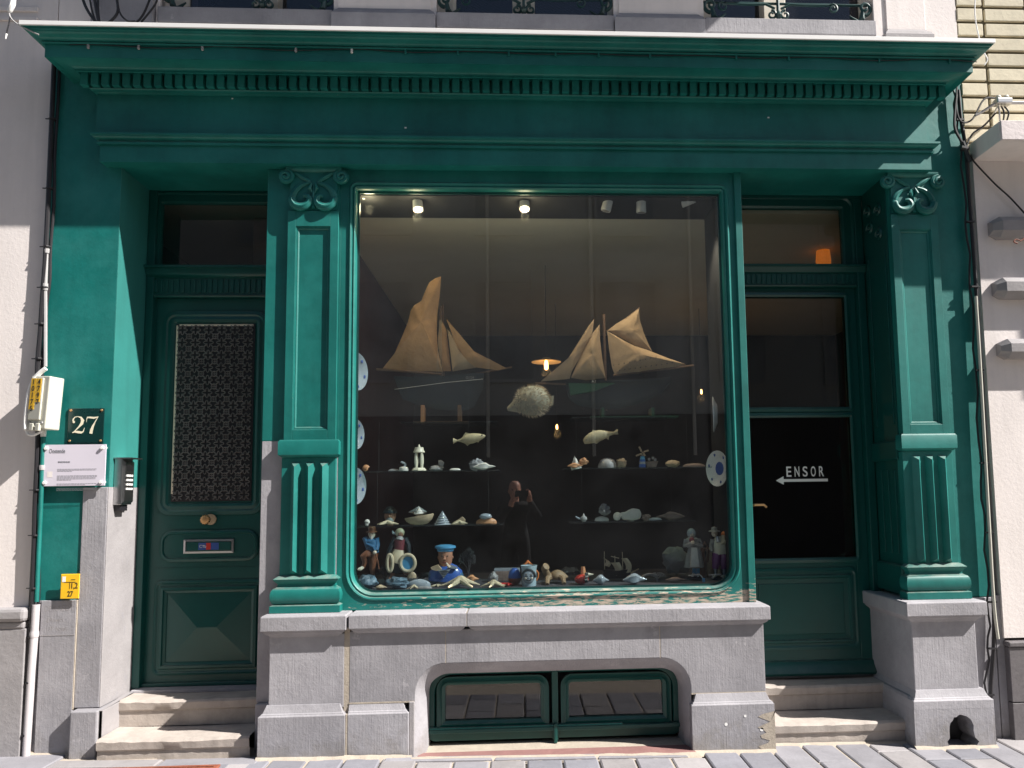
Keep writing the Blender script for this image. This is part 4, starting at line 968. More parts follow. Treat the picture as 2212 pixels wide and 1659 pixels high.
for z_, n_l in ((-.112, 3), (-.150, 5), (-.196, 2), (-.222, 3)):
    for k in range(n_l):
        xx = -2.642; zz = zt0_ + z_ - k * .0062; xe = -2.42 if k < n_l - 1 else -2.42 - rnd.uniform(.05, .15)
        while xx < xe - .01:
            l = rnd.uniform(.006, .018); mb.box(xx, min(xx + l, xe), -.0326, -.0322, zz, zz + .0022); xx += l + .003
stuff(mb.build('printed_text', 'greyink', t))
MB().box(-2.697, -2.668, -.0326, -.0322, d.z + .055, d.z + .088).build('small_emblem', 'render', t)

# intercom on the reveal
t = thing('door_intercom', 'grey metal intercom with keypad and rain hood on the left stone reveal', 'intercom', (-2.366, .12, 1.45))
z0_, z1_ = at(300, 1090, .12).z - .0, at(300, 988, .12).z
MB().box(-2.366, -2.318, .045, .165, z0_, z1_ - .01).build('housing', 'metal', t, bevel=.004)
MB().add([(-2.318, .05, z0_ + .01), (-2.318, .16, z0_ + .01), (-2.318, .16, z1_ - .02), (-2.318, .05, z1_ - .02), (-2.306, .055, z0_ + .02), (-2.306, .155, z0_ + .02), (-2.306, .155, z1_ - .03), (-2.306, .055, z1_ - .03)],
         [(4, 5, 6, 7), (0, 1, 5, 4), (2, 3, 7, 6), (1, 2, 6, 5), (3, 0, 4, 7)]).build('front_plate', 'metal', t)
MB().box(-2.366, -2.270, .035, .175, z1_ - .012, z1_ - .004).build('hood', 'metal', t)
for i in range(4):
    for j in range(3): MB().box(-2.306, -2.302, .072 + j * .026, .086 + j * .026, z1_ - .115 - i * .026, z1_ - .103 - i * .026).build('button', 'white', t)
mb = MB()
for j in range(6): mb.box(-2.306, -2.304, .07, .14, z1_ - .05 - j * .006, z1_ - .0475 - j * .006)
mb.build('speaker_slots', 'black', t)
MB().box(-2.366, -2.33, .06, .14, z0_ - .035, z0_).build('cable_entry', 'black', t)

# junction box with yellow numbers
z1_, z0_ = at(100, 815, -.07).z, at(100, 928, -.07).z
t = thing('junction_box', 'cream plastic cable junction box with orange labels numbered 4797 and 10175', 'junction box', (-2.70, -.05, z0_))
bx = MB().box(-.062, .062, -.07, .03, 0, z1_ - z0_)
Rz = Matrix.Translation((-2.705, -.05, z0_)) @ Matrix.Rotation(math.radians(3), 4, 'Y') @ Matrix.Rotation(math.radians(-14), 4, 'Z')
def jb(mb, name, mt, **k): return mb.xf(Rz).build(name, mt, t, **k)
jb(bx, 'body', 'offwhite', bevel=.006)
hh = z1_ - z0_
jb(MB().box(-.048, .03, -.082, -.07, .05, hh - .012), 'cover', 'offwhite', bevel=.004)
jb(MB().box(-.046, -.012, -.0835, -.082, hh * .36, hh - .016), 'label_strip', 'yellow'); jb(MB().box(-.008, .022, -.0835, -.082, hh * .5, hh - .016), 'label_strip', 'yellow')
for s_, x_ in (('10175', -.038), ('4797', -.002)):
    mb = MB()
    for i, ch_ in enumerate(s_): tt = text_mb(ch_, .042, (x_, -.084, hh - .05 - i * .038), .85, .0003, .0006); mb.add(tt.v, tt.f)
    jb(mb, 'number', 'ink')
for x_ in (-.04, .04): jb(MB().lathe([(.007, 0), (.006, -.006), (.001, -.006)], (x_, -.07, .035), 10, 'y'), 'screw', 'grey')
jb(MB().box(-.03, -.005, -.085, -.04, -.012, .03), 'cable_gland', 'offwhite', bevel=.004); jb(MB().box(.01, .035, -.085, -.04, -.012, .03), 'cable_gland', 'offwhite', bevel=.004)
# looping white cable
pts = [at(px, py, -.10) for px, py in ((99, 796), (86, 806), (73, 822), (64, 845), (59, 875), (56, 905), (56, 925), (60, 937), (70, 940), (82, 936), (92, 930))]
def smooth_pts(P_, n=5):
    P_ = [Vector(p) for p in P_]; o = []
    for i in range(len(P_) - 1):
        p0, p1, p2, p3 = P_[max(i - 1, 0)], P_[i], P_[i + 1], P_[min(i + 2, len(P_) - 1)]
        for k in range(n):
            u = k / n; o.append(.5 * ((2 * p1) + (p2 - p0) * u + (2 * p0 - 5 * p1 + 4 * p2 - p3) * u * u + (3 * p1 - p0 - 3 * p2 + p3) * u ** 3))
    return o + [P_[-1]]
def cable(name, pts, r, mt, label, cat='cable', parent=None, n=8, group=None):
    o = MB().tube(smooth_pts(pts), r, n).build(name, mt, parent, smooth=True)
    if not parent: tag(o, label, cat, group)
    return o
sp = smooth_pts(pts); k_ = int(len(sp) * .62)
t2 = thing('white_cable', 'white sheathed cable looping out of the cream junction box', 'cable', tuple(at(60, 900, -.08)))
MB().tube(sp[:k_ + 1], .013, 8).build('thick_sheath', 'white', t2, smooth=True); MB().tube(sp[k_:], .007, 8).build('thin_end', 'white', t2, smooth=True)

# pipes between the left neighbour and the shop
pp = lambda L, y: [at(x, y_, y) for x, y_ in L]
bp = pp(((117, 138), (110, 300), (104, 440), (98, 560), (92, 640), (87, 720), (81, 800), (82, 950), (76, 1090), (74, 1180), (70, 1300), (66, 1400), (60, 1500), (50, 1610), (47, 1640)), -.03)
t = thing('black_conduit', 'bundle of black cables strapped down the joint left of the green pier', 'conduit', tuple(bp[-1]))
MB().tube(smooth_pts(bp, 4), .0135, 8).build('cable', 'black', t, smooth=True)
MB().tube([Vector(p) + Vector((.022, .012, 0)) + Vector((.004 * math.sin(i), 0, 0)) for i, p in enumerate(smooth_pts(bp, 4))], .009, 8).build('cable', 'black', t, smooth=True)
sb = smooth_pts(bp, 4)
for i in range(3, len(sb) - 1, 4):
    p = sb[i]; MB().lathe([(.020, -.005), (.021, 0), (.020, .005)], (p.x + .006, p.y, p.z), 10).build('strap', 'black', t)
    MB().box(p.x - .035, p.x + .0, p.y - .004, p.y + .002, p.z - .002, p.z + .003).build('strap_tail', 'black', t)
gp = pp(((101, 540), (98, 620), (98, 700), (98, 792)), -.028)
t = thing('grey_conduit', 'slim grey conduit running down to the cream junction box', 'conduit', tuple(gp[-1]))
MB().tube(gp, .0105, 8).build('pipe', 'grey', t, smooth=True)
for i in (0, 1): MB().lathe([(.015, -.02), (.016, 0), (.015, .02)], tuple(gp[i]), 10).build('coupling', 'grey', t)
gp = pp(((94, 932), (91, 1010), (88, 1100), (83, 1200), (79, 1300)), -.03)
t = thing('green_conduit', 'green painted conduit below the cream junction box', 'conduit', tuple(gp[-1]))
MB().tube(gp, .012, 10).build('pipe', 'green', t, smooth=True)
MB().lathe([(.015, -.014), (.016, 0), (.015, .014)], tuple(gp[1]), 10).build('coupling', 'grey', t)
MB().lathe([(.014, -.03), (.015, 0), (.013, .02)], tuple(gp[0]), 10).build('collar', 'white', t)
gp = pp(((78, 1306), (74, 1370), (68, 1450), (62, 1540), (56, 1636)), -.03)
t = thing('white_drain_pipe', 'white painted pipe at pavement level beside the left stone corner', 'pipe', tuple(gp[-1]))
MB().tube(gp, .020, 12).build('pipe', 'pipewhite', t, smooth=True)
MB().lathe([(.022, -.016), (.024, 0), (.022, .016)], tuple(gp[1]), 12).build('coupling', 'pipewhite', t, smooth=True)

# yellow gas marker
a, b = at(133, 1240, -.03), at(171, 1293, -.03)
t = thing('gas_marker_plate', 'yellow gas line marker plate reading 1,2 and 27 above the inscribed stone', 'marker plate', ((a.x + b.x) / 2, 0, b.z))
MB().box(a.x, b.x, -.035, -.029, b.z, a.z).build('plate', 'yellow', t, bevel=.003); MB().box(a.x + .03, b.x - .03, -.03, .004, b.z + .03, a.z - .03).build('post', 'grey', t)
pw, ph = b.x - a.x, a.z - b.z
mb = MB()
for s_, u, v_, sz in (('1,2', .53, .42, .045), ('27', .38, .10, .042)): tt = text_mb(s_, sz, (a.x + pw * u, -.0358, b.z + ph * v_), .75, .0004, .0006); mb.add(tt.v, tt.f)
mb.box(a.x + pw * .18, b.x - pw * .2, -.0362, -.0355, b.z + ph * .66, b.z + ph * .68); mb.box(a.x + pw * .48, a.x + pw * .50, -.0362, -.0355, b.z + ph * .40, b.z + ph * .66)
mb.box(a.x + pw * .55, a.x + pw * .78, -.0362, -.0355, b.z + ph * .76, b.z + ph * .78)
mb.build('marking', 'ink', t); MB().box(a.x + pw * .08, a.x + pw * .26, -.0362, -.0355, b.z + ph * .68, b.z + ph * .9).build('number_tile', 'white', t)

# clips and thin light cable along the cornice fascia
cy = -.292
zf = at(1106, 113, cy).z
cp_ = [(X(150, 105, cy) + (X(2110, 130, cy) - X(150, 105, cy)) * k / 60, cy, zf + .006 * math.sin(k * .8) - .006 * abs(math.sin(k * .33))) for k in range(61)]
t = thing('festoon_cable', 'thin cable with small clips along the green cornice fascia', 'cable', cp_[0])
MB().tube(cp_, .0028, 5).build('wire', 'black', t)
for k, (px, mt) in enumerate(((190, 'grey'), (299, 'grey'), (437, 'grey'), (639, 'grey'), (760, 'white'), (876, 'green'), (989, 'green'), (1099, 'green'), (1200, 'green'), (1293, 'green'), (1404, 'green'), (1590, 'green'), (1703, 'green'), (1898, 'green'), (2050, 'green'))):
    x_ = X(px, 110, cy); MB().box(x_ - .006, x_ + .006, -.297, -.285, zf - .020, zf + .008).build('clip', mt, t, bevel=.002)

# cables at the top left corner
t = thing('cable_bundle', 'black cable bundle spilling over the left end of the cornice', 'cable', tuple(at(210, 50, -.1)))
for L, r in ((((170, -40), (183, 10), (205, 45), (225, 56)), .012), (((200, -40), (206, 10), (214, 50)), .013), (((245, -30), (255, 20), (240, 45), (215, 58)), .011), (((212, -30), (212, 20), (216, 52)), .009), (((190, -30), (198, 20), (208, 50)), .008),
             (((330, -20), (310, 30), (285, 52), (225, 57)), .009), (((252, -20), (258, 25), (275, 45), (292, 46)), .008), (((345, -20), (335, 10), (305, 48)), .008)):
    MB().tube(smooth_pts(pp(L, -.12)), r * .7, 8).build('cable', 'black', t, smooth=True)
t = thing('hanging_wire', 'thin wire with a white bulb hanging at the upper left corner', 'wire', tuple(at(20, 40, -.35)))
MB().tube(smooth_pts(pp(((44, -30), (40, 0), (22, 26), (21, 36)), -.36)), [.006] * 16, 6).build('wire', 'black', t, smooth=True) if False else None
MB().tube(pp(((30, -10), (27, 8), (21, 24), (20, 27)), -.36), [.012, .016, .013, .006], 8).build('white_bulb', 'white', t, smooth=True)
MB().tube(smooth_pts(pp(((20, 27), (23, 38), (38, 52), (60, 64), (84, 75)), -.36)), .004, 6).build('wire', 'grey', t, smooth=True)
MB().tube(smooth_pts(pp(((22, 36), (19, 52), (15, 68), (13, 80)), -.36)), .0035, 6).build('wire', 'black', t, smooth=True)
MB().tube(pp(((14, 73), (12, 84)), -.36), [.006, .003], 6).build('tip', 'white', t, smooth=True)

# right hand cables
t = thing('black_cable_run', 'black cables running down the joint beside the right green pier', 'cable', (2.86, -.05, .1))
rp = pp(((2070, 195), (2076, 260), (2086, 325), (2098, 480), (2108, 620), (2118, 800), (2128, 1000), (2138, 1150), (2146, 1300), (2146, 1400), (2140, 1500), (2146, 1595)), -.035)
MB().tube(smooth_pts(rp, 5), .011, 8).build('cable', 'black', t, smooth=True)
rp2 = [Vector(p) + Vector((-.028 + .01 * math.sin(i * 1.9), .006, 0)) for i, p in enumerate(smooth_pts(rp, 4))]
MB().tube(rp2, .006, 8).build('cable', 'black', t, smooth=True)
for i, p in enumerate(smooth_pts(rp, 3)[3::3]): MB().box(p.x - .035, p.x + .014, p.y - .016, p.y + .004, p.z - .005, p.z + .005).build('strap', 'black', t)
gp = pp(((2108, 640), (2118, 800), (2132, 1050), (2146, 1290), (2156, 1380)), -.05)
cable('cream_pipe', gp, .009, 'offwhite', 'thin cream pipe along the edge of the right neighbouring wall', 'pipe')
t = thing('knotted_cables', 'dark knot of cables at the corner under the cream brickwork', 'cable', tuple(at(2086, 318, -.06)))
for L, r in ((((2068, 170), (2066, 230), (2076, 262), (2100, 258), (2125, 215), (2150, 212)), .006), (((2066, 205), (2062, 270), (2074, 300), (2086, 318)), .009), (((2150, 245), (2125, 272), (2100, 290), (2087, 318)), .006), (((2095, 350), (2086, 322), (2080, 306)), .012), (((2076, 318), (2092, 322)), .014)):
    MB().tube(smooth_pts(pp(L, -.07)), r, 7).build('cable', 'black', t, smooth=True)
cable('diagonal_black_cable', pp(((2088, 328), (2110, 356), (2150, 398), (2185, 430), (2230, 480)), -.05), .005, 'black', 'single black cable sagging diagonally across the right neighbour wall', 'cable')
cable('thin_white_wire', pp(((2107, -10), (2106, 30), (2112, 70), (2124, 110), (2133, 128), (2127, 140)), -.09), .004, 'white', 'thin white wire hanging in front of the cream brickwork', 'wire')
cable('upper_white_wire', pp(((2089, -20), (2090, 30), (2095, 60), (2098, 110), (2104, 142)), -.09), .003, 'grey', 'thin grey wire down the left edge of the cream brickwork', 'wire') if False else None
c = at(2165, 222, -.12)
t = thing('cable_clamp', 'grey metal cable clamp with insulated ends on the cream brickwork', 'clamp', tuple(c))
MB().box(c.x - .05, c.x + .05, -.15, -.09, c.z - .015, c.z + .02).build('bracket', 'metal', t, bevel=.006)
for dx_, dz_ in ((-.03, .02), (.02, .022)): MB().lathe([(.016, 0), (.02, .015), (.012, .03)], (c.x + dx_, -.13, c.z + dz_ - .01), 10).build('insulator', 'offwhite', t, smooth=True)
MB().tube([(c.x + .04, -.12, c.z), (c.x + .16, -.12, c.z + .002), (c.x + .4, -.12, c.z)], .010, 8).build('sleeve', 'grey', t, smooth=True)
MB().tube(smooth_pts([(c.x - .04, -.12, c.z), (c.x - .12, -.1, c.z - .05), (c.x - .16, -.09, c.z - .07)]), .008, 8).build('tail', 'grey', t, smooth=True)
MB().tube([(c.x - .02, -.12, c.z - .01), (c.x - .01, -.02, c.z - .05)], .008, 6).build('stem', 'metal', t)
for k_ in range(3): MB().tube(smooth_pts([(c.x - .02 + k_ * .02, -.11, c.z - .02), (c.x - .03 + k_ * .03, -.13, c.z - .07), (c.x - .01 + k_ * .02, -.1, c.z - .12)]), .005, 6).build('lead', 'black' if k_ else 'grey', t, smooth=True)
cable('hook_wire', pp(((2212, 515), (2205, 520), (2196, 517), (2190, 522), (2198, 526)), -.13), .004, 'rust', 'small rusty wire hook below the uppermost stone boss', 'hook')

# ================================================================== display window interior
# spotlights on their track
ty = .20
tz = at(1130, 416, ty).z
tr_ = thing('light_track', 'white ceiling track along the top of the display window', 'track', (0.2, ty, tz))
MB().box(-.95, 1.25, ty - .014, ty + .014, tz, tz + .02).build('rail', 'white', tr_, bevel=.002)
spots = [((799, 421), (-.6, -.5, -.1), False, 'leftmost round white spotlight turned sideways on the ceiling track'),
         ((902, 438), (.12, -.32, -1), True, 'lit white spotlight nearer the left end of the track'),
         ((1133, 438), (.0, -.42, -1), True, 'lit white spotlight in the middle of the track'),
         ((1313, 438), (-.28, .1, -1), False, 'unlit white spotlight tilted left on the track'),
         ((1385, 441), (0, .12, -1), False, 'unlit white spotlight pointing straight down on the track'),
         ((1489, 432), (-.8, .2, -.25), False, 'rightmost white spotlight turned nearly level on the track')]
for (px, py), d, lit, lb in spots:
    c = at(px, py, ty); d = Vector(d).normalized()
    t = thing('spotlight', lb, 'spotlight', tuple(c), 'spotlights on the window track')
    MB().box(c.x - .055, c.x + .055, ty - .016, ty + .016, tz - .014, tz + .001).build('adapter', 'white', t, bevel=.003)
    MB().tube([(c.x + .01, ty, tz), (c.x + .014, ty, c.z + .03), (c.x, ty, c.z)], .007, 8).build('stem', 'white', t, smooth=True)
    MB().tube([c - d * .055, c - d * .05, c + d * .05, c + d * .055], [.02, .030, .033, .031], 16).build('lamp_head', 'white', t, smooth=True)
    MB().tube([c + d * .0551, c + d * .0565], [.025, .022], 16).build('lens', 'lampglow' if lit else 'grey', t, smooth=True)
    if True:  # beams added to grey-lensed heads too, aimed apart from them to brighten the room
        l = bpy.data.lights.new('spotlight_beam', 'SPOT'); l.energy = (6 if px > 1000 else 10) if lit else (45 if px == 799 else 16 if px == 1489 else 8); l.color = (1, .80, .55); l.spot_size = math.radians(105 if lit else 70); l.spot_blend = .7; l.shadow_soft_size = .02
        o = bpy.data.objects.new('spotlight_beam', l); SC.collection.objects.link(o); o.parent = t
        dd = d if lit else (Vector((-.2, .85, -.45)) if px == 799 else Vector((.12, .05, -1)) if px == 1489 else Vector((-.02, .42, -.90))).normalized()
        o.location = dd * .066; o.rotation_euler = (-dd).to_track_quat('Z', 'Y').to_euler() if False else dd.to_track_quat('-Z', 'Y').to_euler()

for o_ in [o_ for o_ in SC.collection.objects if o_.name.startswith('spotlight') and o_.type == 'EMPTY' and ('lit white' in o_['label'] and 'unlit' not in o_['label'] or 'leftmost' in o_['label'])]:
    l = bpy.data.lights.new('fill_light', 'POINT'); l.energy = 1.5; l.color = (1, .78, .45); l.shadow_soft_size = .03  # added point fill below the lamp, brightening heads, track and ceiling
    o = bpy.data.objects.new('fill_light', l); SC.collection.objects.link(o); o.parent = o_; o.location = (0, -.035, -.105)
# pendant lamps deeper in the room
def pendant(px, py, y, lb, r=.10, shade=True):
    c = at(px, py, y)
    t = thing('pendant_lamp', lb, 'pendant lamp', tuple(c))
    MB().tube([(c.x, c.y, c.z + .06), (c.x, c.y, 3.42)], .003, 5).build('cord', 'black', t)
    if shade: MB().lathe([(.03, .05), (.045, .035), (r, .018), (r, .014), (.04, .03), (.02, .03)], tuple(c), 24).build('shade', 'shellt', t, smooth=True)
    k_s = 1 if shade else .6
    MB().lathe([(.008 * k_s, -.05 * k_s), (.016 * k_s, -.04 * k_s), (.018 * k_s, -.01 * k_s), (.014 * k_s, .02 * k_s), (.008 * k_s, .03 * k_s)], tuple(c), 12).build('bulb', 'bulb', t, smooth=True)
    l = bpy.data.lights.new('bulb_light', 'POINT'); l.energy = .7; l.color = (1, .55, .22); l.shadow_soft_size = .04
    o = bpy.data.objects.new('bulb_light', l); SC.collection.objects.link(o); o.parent = t; o.location = (0, 0, -.075)
pendant(1180, 786, 1.7, 'glowing pendant lamp with wide pale shade between the two model boats', .125)
pendant(1515, 845, 3.2, 'small bare glowing bulb at the right beyond the boats', .05, False)
pendant(1203, 921, 3.0, 'small glowing bulb below the puffer fish', .05, False)
c = at(1778, 548, 1.3)
t = thing('orange_glass_lamp', 'orange glowing glass lamp seen through the transom over the shop door', 'lamp', tuple(c))
gm = mat('amber_glass_glow', (.8, .2, .02), rough=.2, var=.2, vscale=10, emit=(1, .25, .02), es=.20)
MB().lathe([(.01, -.16), (.085, -.13), (.10, -.06), (.085, .03), (.05, .10), (.02, .13), (.004, .135)], tuple(c), 20, sx=.6, sy=.6).build('shade', gm, t, smooth=True)
MB().tube([(c.x, c.y, c.z + .13), (c.x, c.y, 3.42)], .004, 5).build('cord', 'black', t)

# glass shelves
def shelf(p0, p1, y0, y1, lb, mt='shelfglass'):
    a, b = at(p0[0], p0[1], y0), at(p1[0], p1[1], y0); z = (a.z + b.z) / 2
    o = thing('glass_shelf', lb, 'shelf', ((a.x + b.x) / 2, (y0 + y1) / 2, z))
    MB().box(a.x, b.x, y0, y1, z - .008, z).build('glass_plate', mt, o, bevel=.001)
    for x_ in (a.x + .1, b.x - .1): MB().tube([(x_, y1 - .03, z), (x_, y1 - .03, z + .34)], .0008, 5).build('support_wire', 'coral', o)
    return z
YS0, YS1 = .22, .50
zUL = shelf(A_(150, 467), A_(1650, 465), YS0, YS1, 'upper left glass shelf below the carved fish')
zLL = shelf(A_(130, 1037), A_(1690, 1030), YS0, YS1, 'lower left glass shelf with the cone shell')
zUR = shelf(B_(330, 440), B_(1870, 425), YS0, YS1, 'upper right glass shelf with the toy windmill')
zLR = shelf(B_(390, 1000), B_(1700, 985), YS0, YS1, 'lower right glass shelf with the spiral shell')
zBL = shelf((866, 911), (1075, 910), .42, .7, 'glass shelf under the left model boat')
zBR = shelf((1235, 905), (1442, 895), .42, .7, 'glass shelf under the right model boat')

# --- generic shells and creatures
YI = .30
def place(conv, x0, y0, x1, y1, y=YI):    # pixel box -> centre x, base z, width, height
    a = at(*conv(x0, y1), y); b = at(*conv(x1, y0), y); return (a.x + b.x) / 2, a.z, b.x - a.x, b.z - a.z
def noisy(mb, amp, sc=30):
    for i, v in enumerate(mb.v):
        n_ = noise.noise_vector(Vector(v) * sc); mb.v[i] = tuple(Vector(v) + n_ * amp)
    return mb
def one(mb, name, mt, lb, cat, noise_a=0, sc=30, group=None, smooth=True):
    if noise_a: noisy(mb, noise_a, sc)
    o = mb.build(name, mt, None, smooth=smooth); 
    # move the origin to the thing's base
    xs = [v.co.x for v in o.data.vertices]; ys = [v.co.y for v in o.data.vertices]; zs = [v.co.z for v in o.data.vertices]
    c = Vector(((min(xs) + max(xs)) / 2, (min(ys) + max(ys)) / 2, min(zs)))
    o.data.transform(Matrix.Translation(-c)); o.location = c
    return tag(o, lb, cat, group)
def clam(cx, y, z, w_, h, mt, lb, tilt=0, ribs=14, cat='shell'):      # ribbed fan-like half shell
    mb = MB(); ls = []
    for j in range(9):
        u = j / 8; l = []
        for k in range(25):
            a = math.pi * k / 24; rr_ = (w_ / 2) * math.sin(u * math.pi / 2) * (1 + .03 * math.cos(ribs * a * 2)); 
            l.append((cx + rr_ * math.cos(a) * 1.0, y - rr_ * math.sin(a) * .35 + .02, z + h * (math.cos(u * math.pi / 2)) ** .8 + .002))
        for k in range(1, 24):
            a = math.pi + math.pi * k / 24; rr_ = (w_ / 2) * math.sin(u * math.pi / 2)
            l.append((cx + rr_ * math.cos(a), y - rr_ * math.sin(a) * .6 + .02, z + h * (math.cos(u * math.pi / 2)) ** .8 + .002))
        ls.append(l)
    mb.loops(ls, True, True, True); return one(mb, 'shell', mt, lb, cat, .002, 40)
def spire(cx, y, z, w_, h, mt, lb, turns=6, tilt=0, cat='shell'):
    pr = []
    for k in range(turns * 6 + 1):
        u = k / (turns * 6); r = (w_ / 2) * (1 - u) ** .9 * (1 + .10 * math.sin(k / 6 * 2 * math.pi)); pr.append((max(r, .001), u * h))
    mb = MB().lathe(pr, (0, 0, 0), 20); 
    for i, v in enumerate(mb.v):
        a = math.atan2(v[1], v[0]); mb.v[i] = (v[0], v[1], v[2] + a * h / turns / 8)
    m = Matrix.Translation((cx, y, z)) @ Matrix.Rotation(tilt, 4, 'Y'); mb.xf(m); return one(mb, 'shell', mt, lb, cat, .001, 60)
def conch(cx, y, z, w_, h, mt, lb, spikes=6, flip=1, cat='shell'):
    pr = [(.05, 0), (.18, .08), (.34, .2), (.46, .36), (.5, .5), (.42, .6), (.30, .66), (.32, .72), (.2, .8), (.2, .84), (.1, .92), (.02, 1)]
    ls = []
    for r, u in pr:
        l = []
        for k in range(20):
            a = 2 * math.pi * k / 20; q_ = 1 + (.30 * max(0, math.cos(spikes * a)) ** 3 if .3 < u < .7 else 0)
            l.append((cx + flip * (u - .5) * w_, y + r * q_ * math.cos(a) * h * .9, z + h * .5 * (1) + r * q_ * math.sin(a) * h * .95 + .1 * h * math.sin(u * 3)))
        ls.append(l)
    return one(MB().loops(ls, True, True, True), 'conch_shell', mt, lb, cat, .003, 35)
def nautil(cx, y, z, r, mt, lb, cat='shell'):
    pts = []; rs = []
    for k in range(46):
        u = k / 45; a = u * 2.4 * 2 * math.pi; rad = r * .62 * (1 - u) ** .9; pts.append((cx + rad * math.cos(a + .2), y - .012 - .02 * u, z + r * .9 + rad * math.sin(a + .2))); rs.append(r * .38 * (1 - u) + .002)
    return one(MB().tube(pts, rs, 10), 'spiral_shell', mt, lb, cat)
def rock(cx, y, z, w_, h, mt, lb, amp=.35, cat='shell', name='shell', sc=14):
    mb = MB().ball((0, 0, h / 2), 1, 12, w_ / 2, w_ / 2 * .8, h / 2)
    for i, v in enumerate(mb.v):
        p = Vector((v[0] + cx, v[1] + y, v[2] + z)); 
        mb.v[i] = (p.x + 0, p.y, p.z)
    mb2 = MB().lathe([(max(.02, math.sin(math.pi * k / 14)), -math.cos(math.pi * k / 14)) for k in range(15)], (0, 0, 0), 20)
    for i, v in enumerate(mb2.v):
        V = Vector(v); f = 1 + amp * noise.noise(V * 1.7 + Vector((cx * 9, z * 7, w_ * 30))) + amp * .6 * noise.noise(V * 4 + Vector((cx * 5, 1, z)))
        mb2.v[i] = (cx + V.x * f * w_ / 2, y + V.y * f * w_ * .4, z + h / 2 + V.z * f * h / 2)
    return one(mb2, name, mt, lb, cat)
def starfish(cx, y, z, R_, lb, arch=.3, rot=0, mt='starf', squash=.5, arms=5, group=None):
    mb = MB()
    for k in range(arms):
        a = 2 * math.pi * k / arms + rot; pts = []; rs = []
        for q_ in range(9):
            u = q_ / 8; r = R_ * u; pts.append((cx + r * math.cos(a), y + r * math.sin(a) * .75, z + R_ * .10 + arch * R_ * (1 - u) * (1 - u * .3) * .8)); rs.append(R_ * (.19 * (1 - u * .82)))
        mb.tube(pts, rs, 8)
    return one(mb, 'starfish', mt, lb, 'starfish', .0025, 50, group)
def coral_fan(cx, y, z, w_, h, lb, mt='coral', depth=5, seed=1, r0=.006):
    rnd = random.Random(seed); mb = MB()
    def br(p, a, l, r, d):
        q_ = (p[0] + l * math.sin(a), p[1] + rnd.uniform(-.3, .3) * l, p[2] + l * math.cos(a)); mb.tube([p, ((p[0] + q_[0]) / 2 + rnd.uniform(-.1, .1) * l, p[1], (p[2] + q_[2]) / 2), q_], [r, r * .9, r * .8], 5)
        if d > 0:
            for s in (-1, 0, 1) if d > 2 else (-1, 1): br(q_, a + s * rnd.uniform(.25, .6) + rnd.uniform(-.15, .15), l * rnd.uniform(.68, .9), r * .8, d - 1)
    br((cx, y, z), 0, h * .26, r0, depth)
    xs = [v[0] for v in mb.v]; zs = [v[2] for v in mb.v]; sx_ = w_ / (max(xs) - min(xs)); sz_ = h / (max(zs) - z)
    mb.v = [(cx + (v[0] - (max(xs) + min(xs)) / 2) * sx_, v[1], z + (v[2] - z) * sz_) for v in mb.v]
    return one(mb, 'coral', mt, lb, 'coral', 0)
def fish(pts_top, pts_bot, conv, y, th, lb, fins, eye):
    n = len(pts_top); c = at(*conv(*pts_top[n // 2]), y)
    t = thing('carved_fish', lb, 'fish ornament', tuple(c))
    ls = []
    for (xt, zt_), (xb_, zb_) in zip(pts_top, pts_bot):
        a, b = at(*conv(xt, zt_), y), at(*conv(xb_, zb_), y); m_ = (a + b) / 2; hz = (a.z - b.z) / 2; k0 = th * min(1, hz / .03)
        ls.append([(m_.x, y + k0 * math.sin(q_), m_.z + hz * math.cos(q_)) for q_ in [2 * math.pi * i / 14 for i in range(14)]])
    MB().loops(ls, True, True, True).build('body', 'fish', t, smooth=True)
    for f_ in fins:
        P_ = [at(*conv(*p), y) for p in f_]; MB().prism([(p.x, p.z) for p in P_], y - .004, y + .004).build('fin', 'fish', t)
    e = at(*conv(*eye), y); MB().lathe([(.005, 0), (.004, -.004), (.001, -.005)], (e.x, y - th * .6, e.z), 10, 'y').build('eye', 'ink', t)
    top = at(*conv(*pts_top[n // 2]), y); MB().tube([(top.x, y, top.z), (top.x, y, top.z + .3)], .0006, 4).build('thread', 'coral', t)
fish([(1170, 128), (1215, 148), (1250, 135), (1290, 100), (1330, 84), (1380, 78), (1440, 82), (1490, 92), (1508, 104)],
     [(1172, 188), (1215, 165), (1250, 170), (1290, 185), (1330, 192), (1380, 184), (1440, 160), (1490, 130), (1508, 108)], A_, .28, .022,
     'left carved wooden fish hanging with its head to the right', [[(1270, 110), (1300, 70), (1350, 84)], [(1290, 186), (1318, 210), (1345, 190)], [(1420, 165), (1430, 182), (1440, 160)], [(1165, 125), (1195, 150), (1172, 190), (1185, 158)]], (1470, 100))
fish([(530, 148), (545, 120), (590, 80), (640, 55), (700, 45), (760, 50), (810, 62), (850, 62), (885, 36)],
     [(531, 160), (545, 190), (590, 188), (640, 180), (700, 165), (760, 135), (810, 105), (850, 92), (893, 92)], B_, .28, .022,
     'right carved wooden fish hanging with its head to the left', [[(620, 70), (630, 42), (660, 52)], [(640, 178), (670, 190), (700, 168)], [(770, 130), (795, 148), (800, 112)], [(840, 70), (880, 32), (896, 90), (850, 92)]], (560, 150))

